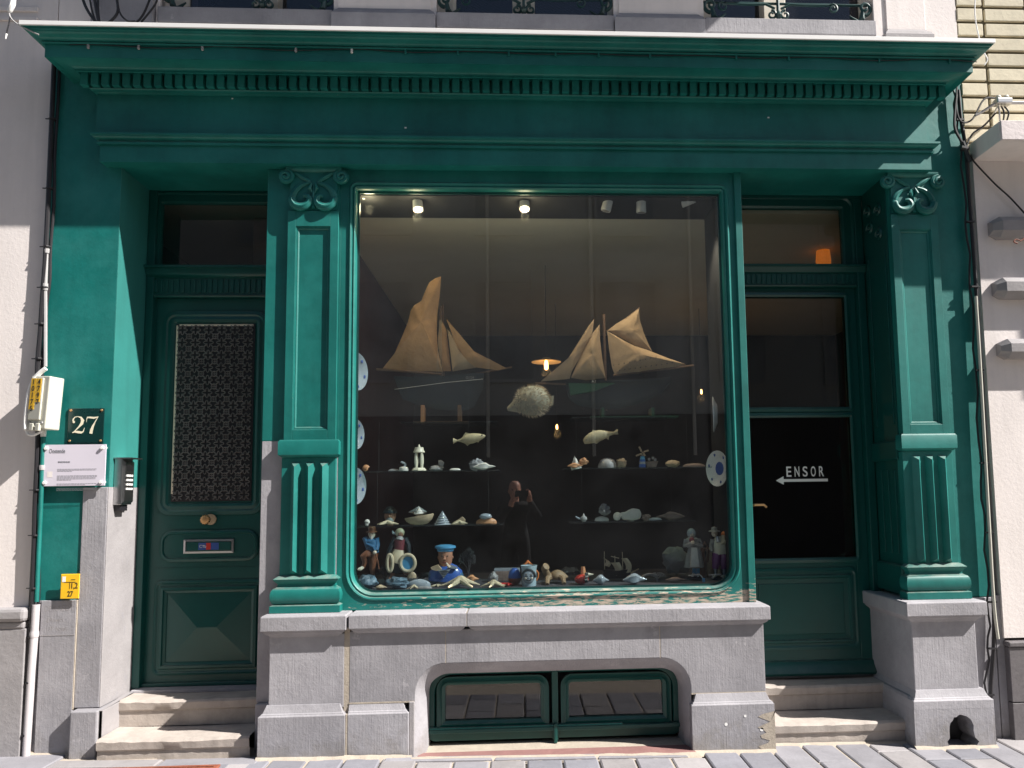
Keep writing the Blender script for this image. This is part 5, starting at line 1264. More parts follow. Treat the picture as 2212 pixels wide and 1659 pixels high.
# puffer fish
c = at((1280 + 1990 / 2.765) * N, (950 + 1500 / 2.765) * N, .34)
pc = at(1150, 866, .34)
t = thing('puffer_fish', 'round dried puffer fish covered in spines hanging between the model boats', 'puffer fish', tuple(pc))
mb = MB().ball((0, 0, 0), .108, 16, 1.05, .95, .9)
mb.xf(Matrix.Translation(pc)); mb.build('body', 'puffer', t, smooth=True)
mb = MB(); rnd = random.Random(5)
for k in range(620):
    d = Vector((rnd.gauss(0, 1), rnd.gauss(0, 1), rnd.gauss(0, 1))).normalized(); p = pc + Vector((d.x * .112, d.y * .10, d.z * .096)); e = p + (d + Vector((.5, 0, -.2))).normalized() * .022
    s_ = d.orthogonal().normalized() * .003; s2 = d.cross(s_).normalized() * .003
    mb.add([p + s_, p - s_ * .5 + s2, p - s_ * .5 - s2, e], [(0, 1, 3), (1, 2, 3), (2, 0, 3)])
stuff(mb.build('spines', 'shellt', t))
sn = at(1096, 884, .34)
MB().tube([pc + Vector((-.07, 0, -.02)), pc.lerp(sn, .75), sn], [.06, .035, .012], 10).build('snout', 'puffer', t, smooth=True)
e = at(1112, 874, .31); MB().ball(tuple(e), .008, 8).build('eye', 'ink', t)
MB().prism([(pc.x + .09, pc.z + .02), (pc.x + .14, pc.z + .035), (pc.x + .135, pc.z - .03), (pc.x + .09, pc.z - .02)], pc.y - .003, pc.y + .003).build('tail_fin', 'puffer', t)
MB().tube([pc + Vector((0, 0, .09)), pc + Vector((0, 0, .9))], .0007, 4).build('thread', 'coral', t)

# model boats
YB = .55
def sail(name, poly, conv, y, mt, parent, belly=.035, nseg=7, flip=1):
    P_ = [at(*conv(*p), y) for p in poly]; cx_ = sum(p.x for p in P_) / len(P_); cz_ = sum(p.z for p in P_) / len(P_); mb = MB(); R = []
    # densify the outline, then shrink rings to the centre with a belly
    o_ = []
    for i in range(len(P_)):
        for k in range(nseg): o_.append(P_[i].lerp(P_[(i + 1) % len(P_)], k / nseg))
    for side in (0, 1):
        ls = []
        for j in range(7):
            u = j / 6; l = []
            for p in o_:
                x_ = p.x + (cx_ - p.x) * u; z_ = p.z + (cz_ - p.z) * u; wv = .0028 * (math.sin(x_ * 60 + z_ * 35) + .8 * math.sin(x_ * 38 - z_ * 90 + 1) + .4 * math.sin(x_ * 140 + z_ * 60)) * (1 - (1 - u) ** 3)
                l.append((x_, y - flip * belly * (1 - (1 - u) ** 2) + wv + (.002 if side else 0), z_))
            ls.append(l)
        mb.loops(ls, True, False, False)
    n = len(o_); 
    return mb.build(name, mt, parent, smooth=True)
# left boat
c = at(*S1(1050, 1600), YB)
t = thing('model_sailboat', 'model fishing boat with tall tan patched sails on a dark hull at left', 'model boat', tuple(c))
sail('mainsail', [(440, 1200), (560, 1050), (640, 870), (700, 720), (730, 600), (765, 545), (840, 500), (880, 400), (920, 310), (985, 265), (1045, 245), (1030, 450), (1005, 650), (1000, 800), (1010, 1000), (1060, 1235), (900, 1232), (700, 1225)], S1, YB, 'sail', t, .05, 4)
sail('mizzen_bundle', [(1010, 880), (1050, 700), (1100, 800), (1150, 1230), (1050, 1230)], S1, YB + .02, 'sail', t, .02, 4)
sail('staysail', [(1110, 790), (1175, 880), (1240, 1020), (1320, 1130), (1405, 1195), (1165, 1232)], S1, YB - .01, 'sail2', t, .03, 4)
sail('jib', [(1095, 680), (1180, 800), (1260, 920), (1380, 1030), (1500, 1120), (1620, 1165), (1725, 1200), (1640, 1222), (1400, 1190), (1300, 1110), (1200, 950)], S1, YB - .03, 'sail', t, .03, 4)
def spar(pts, conv, y, r, name, mt, parent): return MB().tube([at(*conv(*p[:2]), y + (p[2] if len(p) > 2 else 0)) for p in pts], r, 7).build(name, mt, parent, smooth=True)
spar([(1055, 1620, 0), (1042, 560, 0)], S1, YB + .02, .009, 'mast', 'wood', t); spar([(1075, 1300), (1065, 540)], S1, YB + .03, .006, 'topmast', 'wood', t)
spar([(370, 1212), (700, 1236), (1060, 1262)], S1, YB, .008, 'boom', 'wood', t); spar([(1200, 1290), (1480, 1245), (1780, 1190)], S1, YB, .006, 'bowsprit', 'wood', t)
for k_ in range(4): spar([(1000 + k_ * 18, 1240), (1030 + k_ * 6, 700)], S1, YB - .02 - k_ * .005, .0016, 'shroud', 'shellt', t)
for k_ in range(6): spar([(1002 + k_ * 3, 1200 - k_ * 70), (1056 - k_ * 1, 1200 - k_ * 70)], S1, YB - .03, .0012, 'ratline', 'shellt', t)
def hull(conv, deck, keel, y, bw, mt, parent, name='hull'):      # deck & keel polylines stern->bow
    n = len(deck); ls = []
    for i in range(n):
        a = at(*conv(*deck[i]), y); b = at(*conv(*keel[i]), y); u = i / (n - 1); wd = bw * max(.06, math.sin(math.pi * (.12 + .80 * u)) ** .6 if u < .9 else .25 * (1 - u) * 4 + .05)
        l = []
        for k in range(11):
            s = -1 + 2 * k / 10; d_ = 1 - abs(s); l.append((a.x + (b.x - a.x) * d_ ** .7, y + wd * math.copysign(abs(s) ** .55, s), a.z + (b.z - a.z) * d_ ** .7))
        ls.append(l)
    return MB().loops(ls, True, True, True).build(name, mt, parent, smooth=True)
hull(S1, [(560, 1290), (700, 1300), (900, 1305), (1100, 1295), (1300, 1275), (1400, 1262), (1490, 1252)], [(640, 1520), (740, 1560), (900, 1620), (1100, 1640), (1300, 1640), (1390, 1600), (1480, 1420)], YB, .07, 'hull', t)
spar([(560, 1420), (800, 1388), (1100, 1348), (1480, 1312)], S1, YB - .073, .0016, 'sheer_line', 'shellw', t)
tt = text_mb('O.124', .024, tuple(at(*S1(1300, 1310), YB - .07)), .9, .0004); tt.build('bow_number', 'shellg', t)
for x_ in (860, 1240): MB().box(at(*S1(x_, 1600), YB).x - .012, at(*S1(x_, 1600), YB).x + .012, YB - .04, YB + .04, zBL, at(*S1(x_, 1590), YB).z).build('cradle', 'shello' if x_ == 860 else 'wood', t)
MB().box(at(*S1(760, 1600), YB).x, at(*S1(1330, 1600), YB).x, YB - .03, YB + .03, zBL, zBL + .012).build('stand', 'wood', t)
# right boat
c = at(*S2(800, 1600), YB)
t = thing('model_sailboat', 'model sailing boat with pale tan sails on a green hull at right', 'model boat', tuple(c))
sail('mainsail', [(780, 815), (850, 850), (950, 910), (1060, 965), (1200, 1010), (1400, 1090), (1600, 1160), (1560, 1172), (1300, 1215), (1100, 1255), (860, 1272), (830, 1190), (800, 1000)], S2, YB, 'sail2', t, .045, 4)
sail('topsail', [(785, 810), (870, 740), (980, 680), (1110, 578), (1120, 700), (1160, 830), (1210, 950), (1250, 1030), (1060, 960), (920, 880)], S2, YB + .01, 'sail2', t, .03, 4)
sail('foresail', [(702, 745), (706, 900), (730, 1100), (765, 1302), (560, 1325), (405, 1300), (480, 1120), (560, 950), (640, 820)], S2, YB - .01, 'sail2', t, .035, 4)
sail('jib', [(645, 688), (625, 850), (560, 960), (500, 1080), (410, 1240), (390, 1310), (90, 1338), (250, 1230), (380, 1090), (500, 900), (580, 770)], S2, YB - .02, 'sail2', t, .03, 4)
spar([(770, 1640), (745, 640)], S2, YB + .02, .010, 'mast', 'wood', t); spar([(842, 1275), (1250, 1225), (1680, 1172)], S2, YB, .007, 'boom', 'wood', t)
spar([(30, 1358), (350, 1366), (600, 1340)], S2, YB, .007, 'bowsprit', 'wood', t); spar([(770, 820), (980, 680), (1120, 572)], S2, YB + .015, .005, 'gaff', 'wood', t)
for r_, xx in ((1, [(850 + 55 * i, 1165 - 10 * i) for i in range(9)]), (2, [(910 + 55 * i, 1222 - 8 * i) for i in range(11)])):
    for p in xx: q_ = at(*S2(*p), YB - .05); MB().box(q_.x - .002, q_.x + .002, YB - .052, YB - .03, q_.z - .002, q_.z + .002).build('reef_point', 'ink', t)
hull(S2, [(350, 1350), (480, 1352), (700, 1345), (900, 1340), (1150, 1330), (1350, 1310), (1450, 1290)][::1], [(385, 1520), (480, 1590), (700, 1630), (900, 1625), (1150, 1560), (1350, 1460), (1440, 1350)], YB, .07, 'hull', t)
hb = [(380, 1356), (600, 1360), (860, 1352), (860, 1358), (640, 1440), (400, 1480)]
P_ = [at(*S2(*p), YB - .078) for p in hb]; MB().prism([(p.x, p.z) for p in P_], YB - .082, YB - .05).build('green_bow_plank', 'hullgreen', t)
tt = text_mb('A.1', .024, tuple(at(*S2(620, 1348), YB - .085)), .9, .0004); tt.build('bow_number', 'shellw', t)
for x_ in (735, 1255): q_ = at(*S2(x_, 1640), YB - .08); MB().box(q_.x - .009, q_.x + .009, YB - .09, YB + .04, zBR, q_.z + .02).build('cradle', 'hullgreen', t)
MB().box(at(*S2(600, 1650), YB).x, at(*S2(1500, 1650), YB).x, YB - .06, YB + .03, zBR, zBR + .012).build('stand', 'hullgreen', t)

# --- china plates on the window reveals
def plate(px, py, y, ry, side, lb, tiltz, face=True):
    c = at(px, py, y); t = thing('china_plate', lb, 'plate', tuple(c), None)
    R_ = Matrix.Translation(c) @ Matrix.Rotation(tiltz, 4, 'Z') @ Matrix.Rotation(math.radians(90) * side, 4, 'Y')
    MB().lathe([(.001, -.014), (ry * .55, -.014), (ry * .62, -.008), (ry, .010), (ry * .985, .014), (ry * .63, -.002), (ry * .56, -.008), (.001, -.008)], (0, 0, 0), 40).xf(R_).build('dish', 'chinaw' if side < 0 else 'china', t, smooth=True)
    for k in range(6):
        a = k * math.pi / 3 + .3; rr_ = ry * .81; MB().lathe([(ry * .11, .0065), (ry * .07, .0085), (.001, .009)], (rr_ * math.cos(a), rr_ * math.sin(a), 0), 8, sx=1, sy=.8).xf(R_).build('blue_flower', 'navydecor', t)
    MB().lathe([(ry * .38, -.0079), (ry * .36, -.0068), (.001, -.0068)], (0, 0, 0), 12).xf(R_).build('blue_centre', 'navydecor', t)
hz = lambda r0, r1, x, y: (at(x, r0, y).z - at(x, r1, y).z) / 2
plate(766, 802, .16, hz(760, 844, 766, .16), 1, 'highest blue and white plate on the left window reveal', math.radians(-24))
plate(763, 938, .16, hz(904, 972, 763, .16), 1, 'middle blue and white plate on the left window reveal', math.radians(-24))
plate(763, 1050, .16, hz(1010, 1092, 763, .16), 1, 'lowest blue and white plate on the left window reveal', math.radians(-24))
plate(1545, 895, .16, hz(856, 934, 1547, .16), -1, 'upper plain edge-on plate on the right window reveal', math.radians(-15))
plate(1552, 1012, .20, hz(974, 1052, 1552, .20), -1, 'lower blue patterned plate on the right window reveal', math.radians(22))

# --- upper left shelf
x, z, w_, h = place(A_, 225, 390, 310, 465); nautil(x, YI, zUL, w_ * .45, 'shello', 'small orange snail shell at the far left of the upper left shelf')
x, z, w_, h = place(A_, 490, 440, 600, 466); clam(x, YI, zUL, w_, h, 'shellg', 'flat grey shell left of the horned ornament on the upper left shelf')
x, z, w_, h = place(A_, 600, 362, 715, 460)
t = thing('horned_ornament', 'small white ornament with a curved horn on the upper left shelf', 'ornament', (x, YI, zUL))
MB().lathe([(w_ * .42, 0), (w_ * .46, h * .1), (w_ * .4, h * .4), (w_ * .2, h * .48), (.001, h * .5)], (x, YI, zUL), 16).build('bowl', 'shellw', t, smooth=True); MB().tube(smooth_pts([(x, YI, zUL + h * .4), (x + .01, YI, zUL + h * .75), (x - .02, YI, zUL + h)]), [.007] * 10 + [.003], 7).build('horn', 'china', t, smooth=True)
x, z, w_, h = place(A_, 740, 180, 892, 460)
t = thing('temple_ornament', 'cream columned pavilion ornament with domed roof on the upper left shelf', 'ornament', (x, YI, zUL))
MB().lathe([(w_ * .5, 0), (w_ * .5, h * .04), (w_ * .38, h * .12), (.001, h * .12)], (x, YI, zUL), 8).build('base', 'numeral', t)
for s in (-1, 1):
    for yy in (-1, 1): MB().lathe([(w_ * .06, 0), (w_ * .11, h * .2), (w_ * .11, h * .35), (w_ * .06, h * .58)], (x + s * w_ * .19, YI + yy * .02, zUL + h * .12), 10).build('column', 'numeral', t, smooth=True)
MB().lathe([(w_ * .40, 0), (w_ * .40, h * .03), (w_ * .33, h * .08), (w_ * .30, h * .19), (w_ * .1, h * .2), (w_ * .03, h * .3), (.001, h * .31)], (x, YI, zUL + h * .69), 12).build('dome', 'numeral', t, smooth=True)
x, z, w_, h = place(A_, 910, 345, 1060, 460); rock(x, YI + .05, zUL, w_, h * .5, 'shellg', 'dim grey lumpy coral piece behind the temple ornament', cat='coral', name='coral'); rock(x + .03, YI + .05, zUL + h * .4, w_ * .4, h * .6, 'shellg', 'dim grey knob of coral standing upright on the upper left shelf', cat='coral', name='coral')
x, z, w_, h = place(A_, 1130, 435, 1245, 460); clam(x, YI, zUL, w_, h, 'shellw', 'thin white shell fragment on the upper left shelf')
x, z, w_, h = place(A_, 1340, 340, 1470, 456); rock(x, YI, zUL, w_, h, 'shellg', 'knobbly grey shell at the right end of the upper left shelf', .5)
x, z, w_, h = place(A_, 1380, 370, 1610, 456); conch(x, YI - .03, zUL, w_, h * .8, 'shellw', 'white conch shell at the right end of the upper left shelf', 5, 1)
# --- lower left shelf
x, z, w_, h = place(A_, 238, 973, 315, 1037)
t = thing('skull_ornament', 'tiny white skull at the left end of the lower left shelf', 'skull', (x, YI, zLL))
MB().ball((x, YI, zLL + h * .6), h * .45, 10).build('cranium', 'shellw', t, smooth=True); MB().box(x - h * .28, x + h * .2, YI - h * .35, YI + .01, zLL, zLL + h * .35).build('jaw', 'shellw', t, bevel=.004)
for s in (-1, 1): MB().ball((x - .004 + s * h * .18, YI - h * .40, zLL + h * .52), h * .11, 6).build('eye_socket', 'ink', t)
x, z, w_, h = place(A_, 370, 990, 605, 1030); starfish(x, YI, zLL, w_ / 2, 'flat cream starfish on the left of the lower left shelf', .25, .3)
x, z, w_, h = place(A_, 440, 810, 590, 1000, .45)
t = thing('head_ornament', 'dim bearded head with dark cap behind the flat starfish', 'bust', (x, .45, zLL))
MB().lathe([(w_ * .18, 0), (w_ * .28, h * .15), (w_ * .42, h * .4), (w_ * .42, h * .6), (w_ * .3, h * .8), (.001, h * .85)], (x, .45, zLL), 16).build('face', 'skind', t, smooth=True)
MB().lathe([(w_ * .5, h * .6), (w_ * .5, h * .68), (w_ * .42, h * .8), (w_ * .2, h * .97), (.001, h)], (x, .45, zLL), 16).build('cap', 'hull', t, smooth=True)
MB().ball((x, .45 - w_ * .42, zLL + h * .45), w_ * .08, 8).build('nose', 'skind', t, smooth=True); MB().lathe([(w_ * .2, 0), (w_ * .3, h * .1), (w_ * .2, h * .3)], (x, .45 - w_ * .22, zLL + .01), 12).build('beard', 'shellg', t, smooth=True)
x, z, w_, h = place(A_, 665, 925, 970, 1028)
t = thing('shell_bowl', 'large open shell lying like a bowl on the lower left shelf', 'shell', (x, YI, zLL)); n_ = 24; ls = []
for r, hh_ in ((.12, 0), (.30, .12), (.44, .45), (.5, .85), (.49, .95), (.40, .6), (.2, .3), (.02, .25)):
    ls.append([(x + w_ * r * math.cos(a), YI + w_ * r * .45 * math.sin(a), zLL + h * hh_ * (1 + .25 * math.cos(a))) for a in [2 * math.pi * k / n_ for k in range(n_)]])
MB().loops(ls, True, True, True).build('valve', 'shellt', t, smooth=True)
x, z, w_, h = place(A_, 700, 855, 895, 955); conch(x, YI + .02, zLL + .055, w_, h * .8, 'shellg', 'spiky grey conch lying in the open shell bowl', 4, -1); spire(x + .01, YI, zLL + .07, w_ * .5, h * .75, 'shellw', 'pointed pale shell standing in the open shell bowl', 3)
x, z, w_, h = place(A_, 983, 890, 1145, 1030); spire(x, YI - .02, zLL, w_, h, 'china', 'bright white ridged cone shell on the lower left shelf', 6)
x, z, w_, h = place(A_, 1150, 935, 1305, 1015); mb = MB()
P_ = [(x - w_ / 2, zLL), (x + w_ * .4, zLL), (x + w_ * .45, zLL + h * .6), (x + w_ * .25, zLL + h), (x + w_ * .05, zLL + h * .7), (x - w_ * .3, zLL + h * .35)]
one(MB().prism(P_, YI - .01, YI + .03), 'shell', 'shellt', 'leaning fan shaped olive shell right of the white cone shell', 'shell', .003, 30)
x, z, w_, h = place(A_, 1155, 995, 1325, 1025); starfish(x, YI - .04, zLL, w_ / 2, 'small cream starfish in front of the fan shaped shell', .3, .1)
x, z, w_, h = place(A_, 1410, 905, 1620, 1015); clam(x, YI, zLL, w_, h * .55, 'shello', 'reddish abalone shell at the right of the lower left shelf'); rock(x - .005, YI + .01, zLL + h * .4, w_ * .62, h * .6, 'china', 'glossy grey white shell dome on top of the reddish abalone', .12)
# --- upper right shelf
x, z, w_, h = place(B_, 375, 315, 575, 440)
spire(x - .01, YI, zUR, w_ * .55, h, 'shellw', 'white pointed star shell at the left end of the upper right shelf', 3, -.1); rock(x + w_ * .3, YI - .01, zUR + h * .3, w_ * .42, h * .55, 'shello', 'orange lump of shell leaning on the white star shell', .4); conch(x - .02, YI - .03, zUR, w_ * .8, h * .4, 'shello', 'pale orange conch lying before the white star shell', 5)
x, z, w_, h = place(B_, 690, 327, 872, 436); mb = MB().lathe([(w_ * .5, 0), (w_ * .52, h * .15), (w_ * .48, h * .45), (w_ * .36, h * .8), (w_ * .15, h * .97), (.001, h)], (x, YI, zUR), 28)
for i, v in enumerate(mb.v):
    a = math.atan2(v[1] - YI, v[0] - x); f = 1 + .025 * math.cos(14 * a); mb.v[i] = (x + (v[0] - x) * f, YI + (v[1] - YI) * f, v[2])
one(mb, 'sea_urchin', 'shellg', 'grey brown ribbed sea urchin dome on the upper right shelf', 'sea urchin')
x, z, w_, h = place(B_, 870, 338, 978, 432); rock(x, YI, zUR, w_, h, 'shellt', 'wrinkled brown shell right of the sea urchin', .5, sc=20)
x, z, w_, h = place(B_, 1110, 300, 1185, 420)
t = thing('toy_windmill', 'small blue and white windmill with four sails on the upper right shelf', 'windmill', (x, YI, zUR))
for r0, r1_, a, b, mt in ((.5, .46, 0, .3, 'bluebr'), (.46, .42, .3, .52, 'china'), (.42, .36, .52, .72, 'bluebr'), (.36, .26, .72, 1, 'sky_blue')): MB().lathe([(w_ * r0, h * a), (w_ * r1_, h * b)], (x, YI, zUR), 12).build('tower_band', mt, t, smooth=True)
MB().lathe([(w_ * .3, h), (w_ * .2, h * 1.12), (.001, h * 1.2)], (x, YI, zUR), 12).build('cap', 'hull', t, smooth=True)
hb_ = at(*B_(1150, 280), YI - .03)
for e_ in ((1118, 215), (1212, 262), (1170, 318), (1078, 308)):
    e = at(*B_(*e_), YI - .03); d = e - hb_; nrm = Vector((-d.z, 0, d.x)).normalized() * .009
    MB().add([hb_ + d * .2, e, e + nrm, hb_ + d * .2 + nrm, hb_ + d * .2 + Vector((0, .003, 0)), e + Vector((0, .003, 0)), e + nrm + Vector((0, .003, 0)), hb_ + d * .2 + nrm + Vector((0, .003, 0))], [(0, 1, 2, 3), (7, 6, 5, 4), (0, 4, 5, 1), (1, 5, 6, 2), (2, 6, 7, 3), (3, 7, 4, 0)]).build('sail', 'shellt', t)
    MB().tube([hb_, e], .002, 5).build('stock', 'shellt', t)
x, z, w_, h = place(B_, 1182, 295, 1305, 418)
t = thing('toy_ship', 'little dark sailing ship ornament beside the toy windmill', 'ship ornament', (x, YI, zUR))
MB().loops([[(x - w_ * .5, YI - .02, zUR + h * .5), (x + w_ * .5, YI - .02, zUR + h * .55), (x + w_ * .5, YI + .02, zUR + h * .55), (x - w_ * .5, YI + .02, zUR + h * .5)], [(x - w_ * .38, YI - .012, zUR + .002), (x + w_ * .32, YI - .012, zUR + .002), (x + w_ * .32, YI + .012, zUR + .002), (x - w_ * .38, YI + .012, zUR + .002)]], True, True, True).build('hull', 'shellb', t)
for dx_, hh_ in ((-.2, .9), (.12, 1.0), (.3, .85)): MB().tube([(x + w_ * dx_, YI, zUR + h * .4), (x + w_ * dx_, YI, zUR + h * hh_)], .0018, 5).build('mast', 'wood', t); MB().box(x + w_ * (dx_ - .12), x + w_ * (dx_ + .08), YI - .004, YI, zUR + h * (hh_ - .3), zUR + h * (hh_ - .08)).build('sail', 'shellg', t)
x, z, w_, h = place(B_, 1385, 345, 1532, 420); rock(x, YI, zUR, w_, h, 'shellt', 'brown and cream crab shell on the upper right shelf', .3, 'crab shell', 'crab_shell')
x, z, w_, h = place(B_, 1575, 380, 1805, 420); clam(x, YI, zUR, w_, h, 'shellb', 'long flat oyster shell at the right end of the upper right shelf')
# --- lower right shelf
x, z, w_, h = place(B_, 455, 890, 585, 980)
t = thing('teapot_ornament', 'tiny teapot shaped ornament at the left end of the lower right shelf', 'teapot', (x, YI, zLR))
MB().lathe([(h * .2, 0), (h * .42, h * .25), (h * .38, h * .5), (h * .15, h * .65), (.001, h)], (x + .01, YI, zLR), 14).build('body', 'greyc', t, smooth=True); MB().tube([(x - .015, YI, zLR + h * .3), (x - .035, YI, zLR + h * .5), (x - .042, YI, zLR + h * .62)], [.008, .006, .005], 6).build('spout', 'china', t, smooth=True)
x, z, w_, h = place(B_, 655, 940, 800, 990); clam(x, YI, zLR, w_, h, 'shellw', 'low pale shell in front of the frilled coral')
x, z, w_, h = place(B_, 690, 825, 822, 950)
mb = MB(); rnd = random.Random(9)
for k in range(34):
    a = rnd.uniform(0, 6.28); e_ = rnd.uniform(.2, 1.4); d = Vector((math.cos(a) * math.cos(e_), math.sin(a) * math.cos(e_), math.sin(e_))); c0 = Vector((x, YI + .02, zLR + .04)); mb.tube([c0, c0 + Vector((d.x * w_ * .3, d.y * .03, d.z * h * .6)), c0 + Vector((d.x * w_ * .5, d.y * .05, d.z * h * .95))], [.008, .011, .007], 6)
one(mb, 'coral', 'shellg', 'frilled lilac grey coral cluster on the lower right shelf', 'coral', .003, 40)
x, z, w_, h = place(B_, 812, 903, 945, 1000); nautil(x, YI - .02, zLR, h * .52, 'shellw', 'pale spiral shell in front of the slab shell')
x, z, w_, h = place(B_, 912, 850, 1140, 982); P_ = [(x - w_ * .5, zLR + h * .5), (x - w_ * .35, zLR + h * .08), (x + w_ * .1, zLR), (x + w_ * .42, zLR + h * .15), (x + w_ * .5, zLR + h * .5), (x + w_ * .4, zLR + h * .92), (x + w_ * .1, zLR + h), (x - w_ * .1, zLR + h * .85), (x - w_ * .22, zLR + h * .7), (x - w_ * .42, zLR + h * .68)]
o = one(MB().prism(P_, YI - .0, YI + .03), 'slab_shell', 'shellw', 'large pale grey green slab shaped shell on the lower right shelf', 'shell', .002, 20); b_m = o.modifiers.new('b', 'BEVEL'); b_m.width = .012; b_m.segments = 3
x, z, w_, h = place(B_, 1145, 918, 1232, 982); rock(x, YI, zLR, w_, h, 'shellb', 'small brown shell right of the slab shaped shell', .5)
x, z, w_, h = place(B_, 1208, 962, 1340, 992); clam(x, YI - .04, zLR, w_, h, 'china', 'flat white shell in front of the brown conch')
x, z, w_, h = place(B_, 1285, 893, 1588, 985); conch(x, YI, zLR, w_, h * .85, 'shellb', 'large spiky brown conch at the right of the lower right shelf', 5, -1)

# ================================================================== figurines on the window floor
FZ = DF
def skin_fig(name, mt, parent, chain, rad, edges):
    me = bpy.data.meshes.new(name); off = wloc(parent)
    me.from_pydata([Vector(p) - off for p in chain], edges, []); me.materials.append(M[mt])
    o = bpy.data.objects.new(name, me); SC.collection.objects.link(o); o.parent = parent
    md = o.modifiers.new('skin', 'SKIN'); md.use_smooth_shade = True
    for i, r in enumerate(rad): me.skin_vertices[0].data[i].radius = (r, r) if not isinstance(r, tuple) else r
    me.skin_vertices[0].data[0].use_root = True
    s = o.modifiers.new('sub', 'SUBSURF'); s.levels = 2; s.render_levels = 2
    return o
def face(t, c, r, skin, hairm=None):      # small ornament head with features
    MB().ball(tuple(c), r, 12, .9, .95, 1.12).build('head', skin, t, smooth=True)
    MB().tube([(c.x, c.y - r * .85, c.z + r * .15), (c.x, c.y - r * 1.12, c.z - r * .12), (c.x, c.y - r * .85, c.z - r * .2)], [r * .08, r * .15, r * .08], 6).build('nose', skin, t, smooth=True)
    for s in (-1, 1): MB().ball((c.x + s * r * .34, c.y - r * .86, c.z + r * .15), r * .10, 6).build('eye', 'ink', t)
    MB().box(c.x - r * .26, c.x + r * .26, c.y - r * .93, c.y - r * .8, c.z - r * .48, c.z - r * .40).build('mouth', 'maroon', t)
# 1 old fisherman
fy = .26
x, z, w_, h = place(C_, 180, 85, 400, 580, fy); b0 = FZ + .035
t = thing('fisherman_figurine', 'pottery fisherman in brown hat and blue smock leaning on a stick at far left', 'figurine', (x, fy, b0))
pt = lambda u, v_, dy=0, conv=C_: at(*conv(u, v_), fy + dy)
hd = pt(325, 160); r = .024
face(t, hd, r, 'skinp'); MB().tube([hd + Vector((0, -.012, -.012)), hd + Vector((0, -.014, -.032))], [.015, .007], 8).build('beard', 'shellw', t, smooth=True)
MB().lathe([(.034, 0), (.033, .006), (.022, .008), (.024, .03), (.018, .036), (.001, .037)], tuple(hd + Vector((0, 0, .012))), 16).build('hat', 'brownc', t, smooth=True)
MB().tube([pt(335, 360), pt(325, 300), pt(310, 230), pt(315, 200)], [.040, .038, .042, .020], 12, flat=.8).build('smock', 'bluec', t, smooth=True)
MB().tube([pt(255, 200), pt(280, 270, -.02), pt(345, 300, -.035), pt(355, 330, -.04)], [.018, .017, .014, .010], 8).build('arm', 'bluec', t, smooth=True); MB().tube([pt(370, 200), pt(385, 270), pt(375, 330, -.03)], [.017, .015, .011], 8).build('arm', 'bluec', t, smooth=True)
MB().ball(tuple(pt(355, 350, -.04)), .013, 8).build('hands', 'skinp', t, smooth=True)
MB().tube([pt(330, 355), pt(270, 370, -.03), pt(240, 385, -.035), pt(255, 450, -.02), pt(230, 520, -.03)], [.03, .025, .022, .016, .010], 10).build('leg', 'brownc', t, smooth=True); MB().tube([pt(340, 360), pt(335, 440), pt(330, 520), pt(335, 580)], [.032, .026, .018, .012], 10).build('leg', 'brownc', t, smooth=True)
MB().tube([pt(235, 505, -.03), pt(200, 525, -.045), pt(178, 530, -.05)], [.010, .012, .006], 8).build('shoe', 'numeral', t, smooth=True); MB().tube([pt(360, 350, -.045), pt(385, 430, -.05), pt(400, 525, -.05)], .004, 6).build('stick', 'brownc', t)
MB().ball((pt(300, 590).x, fy, b0 - .012), .05, 8, 1, .7, .5).build('rocky_base', 'bluerock', t, smooth=True)
# 2 fisherwoman
t = thing('fisherwoman_figurine', 'pottery fisherwoman in cream apron and headscarf carrying two round baskets', 'figurine', tuple(pt(610, 640)))
hd = pt(622, 155)
face(t, hd, .023, 'skind'); MB().ball(tuple(hd + Vector((-.004, .005, .006))), .029, 10, 1, .9, 1).build('headscarf', 'beigec', t, smooth=True); MB().tube([hd + Vector((-.02, 0, 0)), hd + Vector((-.045, 0, .004)), hd + Vector((-.05, 0, .02))], [.008, .009, .003], 6).build('scarf_knot', 'china', t, smooth=True)
MB().tube([hd + Vector((0, -.003, -.02)), hd + Vector((-.004, -.01, -.04))], [.022, .028], 10).build('neck_cloth', 'shellg', t, smooth=True)
MB().tube([pt(610, 330), pt(615, 280), pt(615, 220), pt(618, 195)], [.034, .036, .042, .022], 12, flat=.75).build('bodice', 'maroon', t, smooth=True)
MB().tube([pt(570, 205), pt(530, 270, -.01), pt(500, 350, -.02), pt(490, 405, -.03)], [.017, .015, .013, .009], 8).build('arm', 'hull', t, smooth=True); MB().tube([pt(670, 205), pt(705, 270, -.01), pt(712, 340, -.02), pt(708, 385, -.03)], [.017, .015, .013, .010], 8).build('arm', 'hull', t, smooth=True)
MB().ball(tuple(pt(708, 388, -.035)), .010, 8).build('hand', 'skinp', t, smooth=True); MB().ball(tuple(pt(490, 412, -.035)), .010, 8).build('hand', 'skinp', t, smooth=True)
MB().tube([pt(610, 320), pt(600, 380), pt(590, 440), pt(585, 455)], [.034, .050, .062, .060], 14, flat=.8).build('apron', 'beigec', t, smooth=True); MB().tube([pt(590, 440), pt(590, 520), pt(585, 560)], [.055, .050, .040], 12, flat=.8).build('skirt', 'hull', t, smooth=True)
for cxx, rz_ in ((698, 1.0), (512, .35)):
    q_ = pt(cxx, 460, -.045); R_ = .044; MB().tube([(q_.x + R_ * rz_ * math.cos(a), q_.y, q_.z + R_ * math.sin(a) * 1.15) for a in [2 * math.pi * k / 24 for k in range(25)]], .011, 8).build('basket_hoop', 'beigec', t, smooth=True)
    MB().lathe([(R_ * .9, .0), (R_ * .7, .02), (.001, .026)], (q_.x, q_.y, q_.z), 14, 'y', sx=1.1, sy=rz_).build('basket', 'sky_blue' if cxx > 600 else 'brownc', t, smooth=True)
